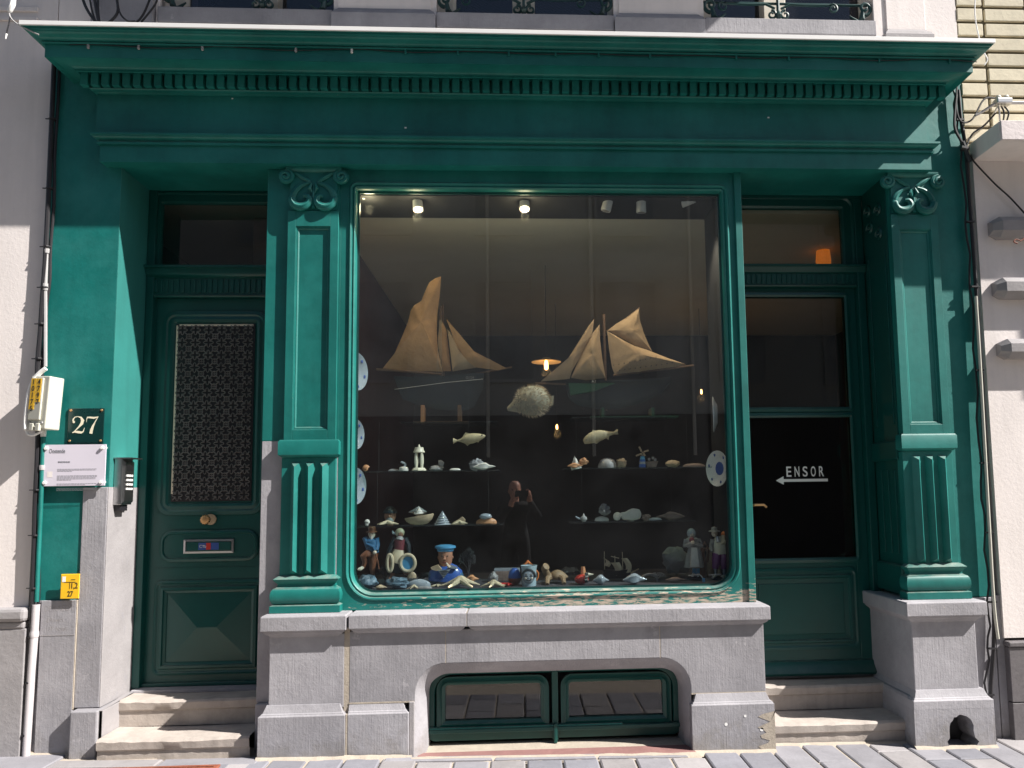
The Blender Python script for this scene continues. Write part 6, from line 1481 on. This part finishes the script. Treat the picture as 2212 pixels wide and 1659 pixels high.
MB().tube([pt(550, 550), pt(530, 600, -.02), pt(505, 640, -.03)], [.014, .010, .008], 8).build('leg', 'skind', t, smooth=True); MB().tube([pt(650, 540), pt(670, 560), pt(700, 575, -.02)], [.014, .011, .010], 8).build('leg', 'skind', t, smooth=True)
MB().ball(tuple(pt(590, 660, .02)), .055, 8, 1.2, .8, .6).build('rocky_base', 'bluerock', t, smooth=True)
# 3 sailor bust
fy = .24
t = thing('sailor_bust', 'pottery bust of a smoking sailor in blue cap and striped vest', 'bust', tuple(pt(1095, 650)))
hd = pt(1090, 400); R_ = .048
MB().tube([pt(1090, 650), pt(1095, 600), pt(1095, 540), pt(1095, 490), pt(1092, 470)], [.105, .108, .100, .066, .035], 20, flat=.5).build('jacket', 'bluebr', t, smooth=True)
for s in (-1, 1):
    c1 = pt(1095 + s * 120, 600); MB().ball(tuple(c1), .042, 10, .9, .8, 1.1).build('shoulder', 'bluec', t, smooth=True)
MB().tube([pt(1090, 500), pt(1090, 420)], [.034, .032], 12).build('neck', 'skind', t, smooth=True)
MB().lathe([(.02, -.055), (.036, -.045), (.043, -.01), (.044, .03), (.035, .05), (.001, .055)], tuple(hd), 18).build('head', 'skind', t, smooth=True)
MB().tube([hd + Vector((.0, -.038, .012)), hd + Vector((.0, -.056, -.008)), hd + Vector((0, -.04, -.014))], [.004, .009, .005], 8).build('nose', 'skind', t, smooth=True)
for s in (-1, 1): MB().ball(tuple(hd + Vector((s * .016, -.040, .010))), .0045, 6).build('eye', 'ink', t); MB().ball(tuple(hd + Vector((s * .044, 0, 0))), .010, 8, .5).build('ear', 'skind', t, smooth=True)
MB().box(hd.x - .014, hd.x + .014, hd.y - .043, hd.y - .036, hd.z - .030, hd.z - .026).build('mouth', 'maroon', t)
MB().lathe([(.045, 0), (.050, .008), (.048, .014), (.062, .022), (.060, .034), (.03, .042), (.001, .043)], tuple(hd + Vector((0, 0, .036))), 20, sx=1.05).build('cap', 'sky_blue', t, smooth=True)
P_ = [pt(1015, 535, -.065), pt(1145, 525, -.065), pt(1070, 620, -.075)]; MB().prism([(p.x, p.z) for p in P_], fy - .072, fy - .03).build('vest', 'china', t)
for k in range(4):
    a = pt(1030 + k * 10, 548 + k * 16, -.07); b = pt(1130 - k * 13, 545 + k * 16, -.07); MB().box(a.x, b.x, fy - .0735, fy - .0715, a.z - .0015, a.z + .0015).build('stripe', 'hull', t)
MB().prism([(pt(x_, z_, -.02).x, pt(x_, z_, -.02).z) for x_, z_ in ((945, 500), (1020, 470), (1060, 520), (1010, 535), (960, 520))], fy - .07, fy - .02).build('collar', 'shellt', t); MB().prism([(pt(x_, z_).x, pt(x_, z_).z) for x_, z_ in ((1150, 470), (1225, 500), (1195, 512), (1130, 500))], fy - .06, fy - .02).build('collar', 'china', t)
MB().tube([pt(1100, 460, -.07), pt(1120, 490, -.08), pt(1130, 505, -.08)], [.005, .008, .012], 8).build('pipe', 'skinp', t, smooth=True)
# 4 woman right
fy = .26
pt = lambda u, v_, dy=0: at(*D_(u, v_), fy + dy)
t = thing('knitting_woman_figurine', 'grey glazed figurine of a standing woman in white bonnet and long apron', 'figurine', tuple(pt(1690, 610)))
hd = pt(1658, 165); face(t, hd, .022, 'skinp'); MB().ball(tuple(hd + Vector((0, .006, .008))), .029, 10, 1, .9, 1.15).build('bonnet', 'china', t, smooth=True)
MB().tube([pt(1670, 300), pt(1665, 250), pt(1660, 210), pt(1660, 190)], [.036, .044, .046, .022], 12, flat=.7).build('bodice', 'greyc', t, smooth=True)
for s in (-1, 1):
    MB().tube([pt(1665 + s * 60, 215), pt(1672 + s * 85, 280), pt(1665 + s * 30, 265, -.04), pt(1665 + s * 8, 250, -.05)], [.017, .015, .012, .009], 8).build('arm', 'sky_blue' if False else 'shellg', t, smooth=True)
MB().ball(tuple(pt(1668, 245, -.052)), .013, 8).build('hands', 'skinp', t, smooth=True); MB().ball(tuple(pt(1660, 220, -.04)), .018, 8).build('wool_ball', 'maroon', t, smooth=True)
n_ = 24; ls = []
for v_, rr_ in ((290, .034), (340, .042), (420, .052), (505, .060), (508, .05)):
    c = pt(1685, v_); ls.append([(c.x + rr_ * (1 + .06 * math.cos(8 * a)) * math.cos(a), c.y + rr_ * .75 * (1 + .06 * math.cos(8 * a)) * math.sin(a), c.z) for a in [2 * math.pi * k / n_ for k in range(n_)]])
MB().loops(ls, True, True, True).build('skirt', 'greyc', t, smooth=True)
P_ = [pt(1655, 300, -.045), pt(1710, 300, -.045), pt(1740, 500, -.055), pt(1650, 500, -.055)]; MB().prism([(p.x, p.z) for p in P_], fy - .055, fy - .04).build('apron', 'shellw', t)
for s in (-1, 1): MB().tube([pt(1705 + s * 20, 505), pt(1705 + s * 20, 575)], .012, 8).build('leg', 'sky_blue', t, smooth=True); MB().tube([pt(1705 + s * 22, 572), pt(1695 + s * 28, 590, -.03)], [.011, .009], 8).build('shoe', 'shellw', t, smooth=True)
MB().ball((pt(1700, 600).x, fy, FZ + .012), .055, 8, 1, .7, .3).build('base', 'navy', t, smooth=True)
# 5 man right
t = thing('shepherd_figurine', 'glazed figurine of a boy in hat, cream coat and purple breeches carrying a bundle', 'figurine', tuple(pt(1960, 620)))
hd = pt(1895, 150); face(t, hd, .021, 'skinp'); MB().lathe([(.038, 0), (.036, .005), (.020, .010), (.018, .026), (.001, .032)], tuple(hd + Vector((0, 0, .010))), 16).build('hat', 'greyc', t, smooth=True)
MB().tube([pt(1960, 365), pt(1955, 300), pt(1945, 230), pt(1935, 185)], [.052, .048, .044, .022], 14, flat=.7).build('coat', 'numeral', t, smooth=True)
MB().tube([pt(1880, 215), pt(1862, 280), pt(1870, 340, -.02)], [.017, .015, .011], 8).build('arm', 'shellg', t, smooth=True); MB().tube([pt(2010, 205), pt(2050, 255), pt(1985, 230, -.03)], [.018, .016, .012], 8).build('arm', 'numeral', t, smooth=True)
MB().ball(tuple(pt(1998, 165, .01)), .022, 10).build('bundle', 'orangec', t, smooth=True); MB().tube([pt(1990, 180, -.01), pt(1975, 260, -.03)], [.016, .010], 8).build('bundle_strap', 'beigec', t, smooth=True)
MB().tube([pt(1925, 185, -.02), pt(1935, 245, -.035)], [.010, .013], 6).build('scarf', 'china', t, smooth=True)
for x0_, x1_ in ((1925, 1905), (1990, 1995)):
    MB().tube([pt(x0_, 360), pt((x0_ + x1_) / 2, 440), pt(x1_, 520)], [.032, .028, .020], 10).build('breeches', 'purple', t, smooth=True)
    MB().tube([pt(x1_, 515), pt(x1_ + 5, 590)], [.012, .010], 8).build('stocking', 'china', t, smooth=True); MB().tube([pt(x1_ + 8, 590), pt(x1_ - 30, 608, -.03)], [.012, .008], 8).build('shoe', 'shellw', t, smooth=True)
MB().tube([pt(1945, 480), pt(1940, 610)], [.008, .018], 8).build('tree_stump', 'shellt', t, smooth=True); MB().ball((pt(1960, 620).x, fy, FZ + .010), .062, 8, 1, .7, .28).build('base', 'navy', t, smooth=True)
# dog / spaniel like jugs between
x, z, w_, h = place(D_, 1740, 295, 1880, 470, .36)
t = thing('handled_jug', 'brown and tan jugs standing between the two right hand figurines', 'jug', (x, .38, FZ))
for s, mt in ((-.3, 'brownc'), (.3, 'shellt')): MB().lathe([(.02, 0), (.035, .03), (.03, .10), (.022, .16), (.03, .19)], (x + s * w_, .38, FZ), 16).build('vessel', mt, t, smooth=True); MB().tube([(x + s * w_, .36, FZ + .19), (x + s * w_ + .02, .36, FZ + .23), (x + s * w_ + .045, .36, FZ + .18), (x + s * w_ + .035, .36, FZ + .10)], .007, 6).build('grip', mt, t, smooth=True)
# ---- floor clutter left
P1 = lambda conv, x0, y0, x1, y1, y: place(conv, x0, y0, x1, y1, y)
fl = FZ
x, z, w_, h = P1(C_, 165, 545, 385, 745, .14); rock(x, .14, fl, w_, h * .75, 'bluerock', 'blue green glazed rock in the left corner of the window floor', .35, 'rock', 'glazed_rock')
x, z, w_, h = P1(C_, 365, 530, 565, 620, .33); coral_fan(x, .33, fl, w_, .12, 'low dark coral bush behind the left glazed rock', 'coral', 4, 3)
x, z, w_, h = P1(C_, 495, 580, 705, 745, .13); rock(x, .13, fl, w_, h * .75, 'bluerock', 'dark blue glazed rock under the basket carrying figurine', .5, 'rock', 'glazed_rock')
x, z, w_, h = P1(C_, 360, 670, 490, 720, .10); conch(x, .09, fl, w_, h, 'shellt', 'small tan whelk between the two glazed rocks', 4)
x, z, w_, h = P1(C_, 690, 558, 785, 625, .2); clam(x, .2, fl + .05, w_, h, 'shellt', 'round brown cowrie raised behind the white clam')
x, z, w_, h = P1(C_, 690, 605, 930, 690, .13); clam(x, .13, fl + .004, w_, h, 'china', 'wide glossy white clam shell left of the large starfish')
x, z, w_, h = P1(C_, 685, 670, 830, 720, .08); starfish(x, .09, fl, w_ * .5, 'little tan starfish in front of the white clam', .5, .5)
x, z, w_, h = P1(C_, 790, 700, 945, 740, .08); clam(x, .08, fl, w_, h * .6, 'shellg', 'thin mottled green shell in front of the sailor bust')
x, z, w_, h = P1(C_, 820, 525, 930, 620, .36); MBt = MB().tube(smooth_pts([(x - w_ * .5, .36, fl + .02), (x - w_ * .2, .36, fl + h * .8), (x + w_ * .3, .36, fl + h), (x + w_ * .5, .36, fl + h * .9)]), .014, 8); one(MBt, 'driftwood', 'coral', 'dark bent branch behind the white clam', 'driftwood')
x, z, w_, h = P1(C_, 1225, 350, 1410, 605, .34); coral_fan(x, .34, fl, w_, h + .08, 'tall dark branching coral right of the sailor bust', 'coral', 6, 11, .007)
x, z, w_, h = P1(C_, 1035, 645, 1455, 755, .10); starfish(x, .11, fl, w_ * .5, 'largest cream starfish lying before the sailor bust', .42, .35)
x, z, w_, h = P1(C_, 905, 680, 1080, 712, .15); starfish(x, .19, fl, w_ * .5, 'thin pale starfish partly behind the largest one', .1, 1.2)
x, z, w_, h = P1(C_, 1300, 600, 1440, 670, .2); conch(x, .2, fl + .02, w_, h, 'shello', 'knobbly orange and white conch behind the largest starfish', 5)
x, z, w_, h = P1(C_, 1455, 670, 1730, 745, .08); starfish(x, .09, fl, w_ * .5, 'second cream starfish below the red crab', .40, .6)
x, z, w_, h = P1(C_, 1515, 650, 1565, 685, .18); rock(x, .18, fl, w_, h, 'shello', 'tiny pink round shell left of the red crab', .1)
x, z, w_, h = P1(C_, 1535, 600, 1635, 670, .26); rock(x, .26, fl, w_, h + .03, 'shellg', 'dim grey stone behind the tiny pink shell', .3, 'stone', 'stone')
x, z, w_, h = P1(C_, 1595, 570, 1865, 660, .34)
t = thing('white_display_box', 'open white box with a dried crab behind the starfish', 'box', (x, .34, fl)); MB().box(x - w_ / 2, x + w_ / 2, .34, .42, fl, fl + h + .035).build('carton', 'china', t, bevel=.003); MB().box(x - w_ / 2 + .01, x + w_ / 2 - .01, .336, .342, fl + .01, fl + h + .02).build('opening', 'shellb', t)
x, z, w_, h = P1(C_, 1640, 645, 1762, 692, .15)
t = thing('red_crab', 'small red crab between the white box and the starfish', 'crab', (x, .15, fl)); MB().ball((x, .15, fl + h * .5), h * .55, 8, 1.3, .9, .6).build('carapace', 'redc', t, smooth=True)
for s in (-1, 1):
    for k in range(4): MB().tube([(x, .15, fl + h * .5), (x + s * (.02 + k * .006), .14 - .01 * k, fl + h * .8), (x + s * (.035 + k * .008), .12 + .015 * k, fl + .002)], [.004, .003, .0015], 5).build('leg', 'redc', t)
    MB().tube([(x, .14, fl + h * .5), (x + s * .03, .11, fl + h * .6), (x + s * .02, .09, fl + h * .5)], [.004, .005, .006], 6).build('claw', 'redc', t)
x, z, w_, h = P1(C_, 1742, 548, 1875, 725, .2)
t = thing('glazed_vase', 'shiny cobalt blue and brown egg shaped vase left of the smiling mug', 'vase', (x, .2, fl)); MB().lathe([(w_ * .3, 0), (w_ * .48, h * .25), (w_ * .5, h * .5), (w_ * .40, h * .8), (w_ * .18, h), (.001, h)], (x, .2, fl), 24).build('body', 'bluebr', t, smooth=True); MB().lathe([(w_ * .31, -.001), (w_ * .49, h * .25), (w_ * .505, h * .42)], (x, .2, fl), 24).build('lower_glaze', 'brownc', t, smooth=True)
# smiling face mug
x, z, w_, h = P1(C_, 1870, 545, 2050, 745, .13); y_ = .15
t = thing('face_mug', 'pale blue mug with a smiling white face in relief near the window centre', 'mug', (x, y_, fl)); h += .01
MB().lathe([(w_ * .40, 0), (w_ * .41, h * .1), (w_ * .43, h * .8), (w_ * .48, h), (w_ * .44, h), (w_ * .39, h * .8), (.001, h * .2)], (x, y_, fl), 28).build('cup', 'shellw' if False else 'sky_blue', t, smooth=True).data.materials[0] = mat('pale_blue_glaze', (.45, .58, .62), rough=.3, var=.1, coat=.4)
fc = Vector((x - .003, y_ - w_ * .40, fl + h * .46)); rf = w_ * .34
MB().ball(tuple(fc), rf, 12, 1, .35, 1.12).build('face', 'china', t, smooth=True)
MB().tube([(fc.x + rf * 1.08 * math.cos(a), fc.y - .004, fc.z + rf * 1.1 * math.sin(a) + .004) for a in [math.radians(-10 + 200 * k / 16) for k in range(17)]], .007, 6).build('hair', 'hull', t, smooth=True)
for s in (-1, 1):
    MB().tube([(fc.x + s * rf * .62, fc.y - rf * .30, fc.z + rf * .12), (fc.x + s * rf * .4, fc.y - rf * .36, fc.z + rf * .24), (fc.x + s * rf * .18, fc.y - rf * .37, fc.z + rf * .14)], .0022, 5).build('closed_eye', 'ink', t)
    MB().tube([(fc.x + s * rf * .6, fc.y - rf * .30, fc.z + rf * .42), (fc.x + s * rf * .3, fc.y - rf * .34, fc.z + rf * .52)], .0018, 5).build('eyebrow', 'shellb', t)
    MB().ball((fc.x + s * rf * .5, fc.y - rf * .26, fc.z - rf * .18), rf * .22, 8, 1, .5, 1).build('cheek', 'skinp', t, smooth=True)
MB().ball((fc.x, fc.y - rf * .36, fc.z - rf * .05), rf * .13, 8).build('nose', 'china', t, smooth=True)
MB().tube([(fc.x + rf * .42 * math.cos(a), fc.y - rf * .34, fc.z - rf * .28 + rf * .28 * math.sin(a)) for a in [math.radians(200 + 140 * k / 10) for k in range(11)]], .0032, 5).build('mouth', 'ink', t)
MB().tube([(x + w_ * .42, y_, fl + h * .75), (x + w_ * .54, y_, fl + h * .6), (x + w_ * .52, y_, fl + h * .4), (x + w_ * .42, y_, fl + h * .25)], .005, 6).build('grip', 'orangec', t, smooth=True)
x, z, w_, h2 = P1(C_, 1895, 508, 2000, 556, .13); starfish(x, y_, fl + h, w_ * .5, 'orange starfish sitting on top of the smiling mug', .9, .3, 'orangec')
# ---- floor clutter right
x, z, w_, h = P1(D_, 60, 455, 375, 650, .26)
t = thing('dried_turtle', 'dried brown turtle raising its head right of the smiling mug', 'turtle', (x, .26, fl)); sc_ = w_
ls = []
for k in range(9):
    u = k / 8; rr_ = math.sin(math.pi * (.04 + .92 * u)); cx_ = x - sc_ * .2 + sc_ * .68 * u; ls.append([(cx_, .26 + rr_ * sc_ * .26 * math.cos(a), fl + h * .32 + rr_ * h * .42 * max(math.sin(a), -.3)) for a in [2 * math.pi * q_ / 16 for q_ in range(16)]])
mb = MB().loops(ls, True, True, True); noisy(mb, .004, 30); mb.build('carapace', 'turtle', t, smooth=True)
MB().tube(smooth_pts([(x - sc_ * .15, .24, fl + h * .4), (x - sc_ * .28, .22, fl + h * .8), (x - sc_ * .22, .2, fl + h * 1.0)]), [.022] * 8 + [.02, .024, .016][:3], 10).build('neck_and_head', 'turtle', t, smooth=True)
for dx_, dy_ in ((-.2, -.06), (-.12, .05), (.3, -.05), (.34, .05)): MB().tube([(x + sc_ * dx_ * .6, .26 + dy_ * .6, fl + h * .35), (x + sc_ * dx_, .26 + dy_, fl + h * .3), (x + sc_ * dx_ * 1.1, .24 + dy_ * 1.6, fl + .006)], [.02, .018, .012], 8).build('flipper', 'turtle', t, smooth=True)
x, z, w_, h = P1(D_, 285, 480, 500, 560, .42); rock(x, .42, fl + .03, w_, h, 'coral', 'dim grey sponge behind the dried turtle', .5, 'sponge', 'sponge')
x, z, w_, h = P1(D_, 440, 525, 640, 705, .16)
t = thing('parrot_shell_ornament', 'red coral and striped snail ornament right of the turtle', 'ornament', (x, .16, fl))
mb = MB().ball((x - w_ * .12, .16, fl + h * .3), 1, 10, w_ * .36, .04, h * .3); noisy(mb, .006, 25); mb.build('red_lump', 'redc', t, smooth=True)
for k in range(5): MB().tube([(x + w_ * .02, .12 - .002 * k, fl + h * (.25 + .09 * k)), (x + w_ * .16, .115, fl + h * (.27 + .09 * k))], .012, 8).build('stripe', 'shellw' if k % 2 else 'hull', t, smooth=True)
MB().tube([(x + w_ * .1, .13, fl + h * .6), (x + w_ * .45, .12, fl + h * .62)], [.014, .003], 8).build('point', 'numeral', t, smooth=True); MB().tube([(x, .2, fl + h * .4), (x - w_ * .02, .2, fl + h)], [.018, .012], 8).build('knob', 'shello', t, smooth=True)
x, z, w_, h = P1(D_, 635, 605, 800, 698, .12); conch(x, .12, fl, w_, h, 'china', 'glossy pale grey whelk right of the red ornament', 0, 1)
x, z, w_, h = P1(D_, 725, 340, 1025, 615, .30)
t = thing('toy_sailing_ship', 'small black ship ornament with three curling cream sails', 'ship ornament', (x, .30, fl))
s0 = lambda u, v_, dy=0: at(*D_(u, v_), .30 + dy)
ls = []
for k in range(7):
    u = k / 6; cx_ = s0(740 + 280 * u, 560); bw = .03 * math.sin(math.pi * (.1 + .8 * u)); tz_ = s0(740, 540 - 30 * abs(u - .5)).z; ls.append([(cx_.x, .30 - bw, tz_), (cx_.x, .30 + bw, tz_), (cx_.x, .30 + bw * .4, s0(740, 625).z), (cx_.x, .30 - bw * .4, s0(740, 625).z)])
MB().loops(ls, True, True, True).build('hull', 'black', t)
for (a, b, c_, d) in (((728, 395), (770, 420), (800, 500), (745, 480)), ((815, 455), (905, 450), (900, 590), (845, 590)), ((925, 410), (985, 405), (1020, 555), (960, 560))):
    A3, B3, C3, D3 = s0(*a), s0(*b), s0(*c_), s0(*d); ls = []
    for k in range(7):
        u = k / 6; L_ = A3.lerp(D3, u); R_ = B3.lerp(C3, u); bl2 = .018 * math.sin(math.pi * u); ls.append([L_ + Vector((bl2, -.01, 0)), L_.lerp(R_, .5) + Vector((bl2 * 1.3, -.02, 0)), R_ + Vector((bl2, -.01, 0)), R_ + Vector((bl2, -.007, 0)), L_.lerp(R_, .5) + Vector((bl2 * 1.3, -.017, 0)), L_ + Vector((bl2, -.007, 0))])
    MB().loops(ls, True, True, True).build('sail', 'beigec', t, smooth=True)
for u, v0, v1 in ((750, 340, 560), (860, 385, 560), (938, 345, 560)): MB().tube([s0(u, v0), s0(u + 5, v1)], .0025, 5).build('mast', 'beigec', t)
MB().tube([s0(820, 390), s0(905, 410)], .003, 5).build('yard', 'beigec', t); MB().tube([s0(935, 610), s0(1110, 520)], .004, 5).build('bowsprit', 'shellt', t)
x, z, w_, h = P1(D_, 945, 583, 1195, 685, .10); conch(x, .10, fl, w_, h, 'china', 'bright white spiky conch in front of the toy ship', 5, 1)
x, z, w_, h = P1(D_, 1150, 515, 1290, 600, .22); one(MB().tube(smooth_pts([(x - w_ * .5, .22, fl + .005), (x - w_ * .45, .22, fl + h * .7), (x, .22, fl + h), (x + w_ * .5, .22, fl + h * .85)]), [.010 - .0004 * k for k in range(16)], 8), 'horn', 'shellg', 'curved grey horn right of the white spiky conch', 'horn')
x, z, w_, h = P1(D_, 1365, 370, 1615, 560, .48); rock(x, .48, fl + .02, w_, h + .06, 'shellg', 'big dim pale coral block behind the woman figurine', .4, 'coral', 'coral_block')
x, z, w_, h = P1(D_, 1200, 570, 1400, 690, .2); coral_fan(x, .22, fl, w_, .06, 'tangled grey sea fan lying flat on the right of the floor', 'shellg', 4, 21, .003)
x, z, w_, h = P1(D_, 1390, 590, 1610, 700, .14); conch(x, .15, fl, w_, h * .5, 'shellb', 'dim brown dried ray lying on the floor near the woman figurine', 0)
for (u, v_, lb) in ((1784, 660, 'small blue tag lying below the woman figurine'), (1998, 675, 'small blue tag lying below the boy figurine')):
    c = at(*D_(u, v_), .10)
    t = thing('blue_tag', lb, 'tag', (c.x, .10, fl)); MB().box(c.x - .008, c.x + .008, .098, .102, fl + .006, fl + .030).build('card', 'sky_blue', t); MB().tube([(c.x - .09, .12, fl + .045), (c.x - .02, .11, fl + .05), (c.x, .105, fl + .025)], .004, 6).build('grey_strap', 'grey', t, smooth=True)

# ================================================================== the photographer (mirrored in the glass)
t = thing('person', 'person in a dark jacket holding up a phone, reflected in the shop window', 'person', (-.05, -4.85, gz(0)))
px0, py0, g0 = -.04, -4.86, gz(0)
J = [(px0, py0, .92), (px0, py0, 1.08), (px0, py0, 1.24), (px0, py0, 1.345), (px0, py0, 1.40),      # pelvis..neck base 0-4
     (px0 - .10, py0, .88), (px0 - .11, py0 - .01, .50), (px0 - .115, py0 + .01, .10), (px0 - .12, py0 + .10, .055),   # left leg 5-8
     (px0 + .10, py0, .88), (px0 + .11, py0 - .01, .50), (px0 + .115, py0 + .01, .10), (px0 + .12, py0 + .10, .055),   # right leg 9-12
     (px0 - .18, py0, 1.33), (px0 - .24, py0 + .08, 1.12), (px0 - .06, py0 + .26, 1.36),      # left arm 13-15
     (px0 + .18, py0, 1.33), (px0 + .29, py0 + .08, 1.20), (px0 + .17, py0 + .25, 1.42)]      # right arm 16-18
E_ = [(0, 1), (1, 2), (2, 3), (3, 4), (0, 5), (5, 6), (6, 7), (7, 8), (0, 9), (9, 10), (10, 11), (11, 12), (3, 13), (13, 14), (14, 15), (3, 16), (16, 17), (17, 18)]
Rr = [(.16, .12), (.15, .11), (.17, .12), (.12, .09), .06, .10, .07, .05, .04, .10, .07, .05, .04, .075, .055, .04, .075, .055, .04]
skin_fig('body', 'navy', t, J, Rr, E_)
hc = Vector((px0 - .01, py0 + .04, 1.545))
hm = MB()
hm.lathe([(.030, -.12), (.048, -.105), (.062, -.07), (.072, -.02), (.077, .03), (.073, .075), (.05, .108), (.02, .118), (.001, .12)], tuple(hc), 22, sx=.95, sy=1.15)
hm.tube([(hc.x, hc.y - .01, hc.z - .16), (hc.x, hc.y, hc.z - .06)], [.055, .05], 12)
hm.build('head', 'skin', t, smooth=True)
MB().tube([(hc.x, hc.y + .08, hc.z + .01), (hc.x, hc.y + .105, hc.z - .025), (hc.x, hc.y + .08, hc.z - .035)], [.008, .015, .009], 8).build('nose', 'skin', t, smooth=True)
for s in (-1, 1): MB().ball((hc.x + s * .074, hc.y, hc.z - .01), .026, 8, .35, .7, 1.1).build('ear', 'skin', t, smooth=True); MB().ball((hc.x + s * .028, hc.y + .078, hc.z + .01), .009, 8).build('eye', 'ink', t)
MB().box(hc.x - .022, hc.x + .022, hc.y + .075, hc.y + .085, hc.z - .062, hc.z - .056).build('mouth', 'maroon', t)
ph_ = Vector((.035, -4.512, 1.505))
def hand(c, s, name='hand'):
    mb = MB(); mb.ball(tuple(c), .036, 8, .55, .8, 1.1)
    o = mb.build(name, 'skin', t, smooth=True)
    for k in range(4): MB().tube([c + Vector((0, .01, .03 - .018 * k)), c + Vector((-s * .012, .035, .032 - .018 * k)), c + Vector((-s * .04, .03, .030 - .017 * k))], [.010, .009, .007], 7).build('finger', 'skin', t, smooth=True)
    MB().tube([c + Vector((0, 0, .03)), c + Vector((-s * .02, -.012, .052)), c + Vector((-s * .045, -.012, .045))], [.012, .010, .008], 7).build('thumb', 'skin', t, smooth=True)
hl, hr = Vector((ph_.x - .095, -4.56, 1.48)), Vector((ph_.x + .095, -4.56, 1.50))
hand(hl, -1); hand(hr, 1)
for a, b in ((Vector(J[15]), hl), (Vector(J[18]), hr)): MB().tube([a, b], [.036, .026], 10).build('wrist', 'skin', t, smooth=True)
o = MB().box(ph_.x - .08, ph_.x + .08, -4.521, -4.512, ph_.z - .038, ph_.z + .038).build('phone', 'black', None, bevel=.004)
tag(o, 'black phone held sideways in both hands of the photographer', 'phone')
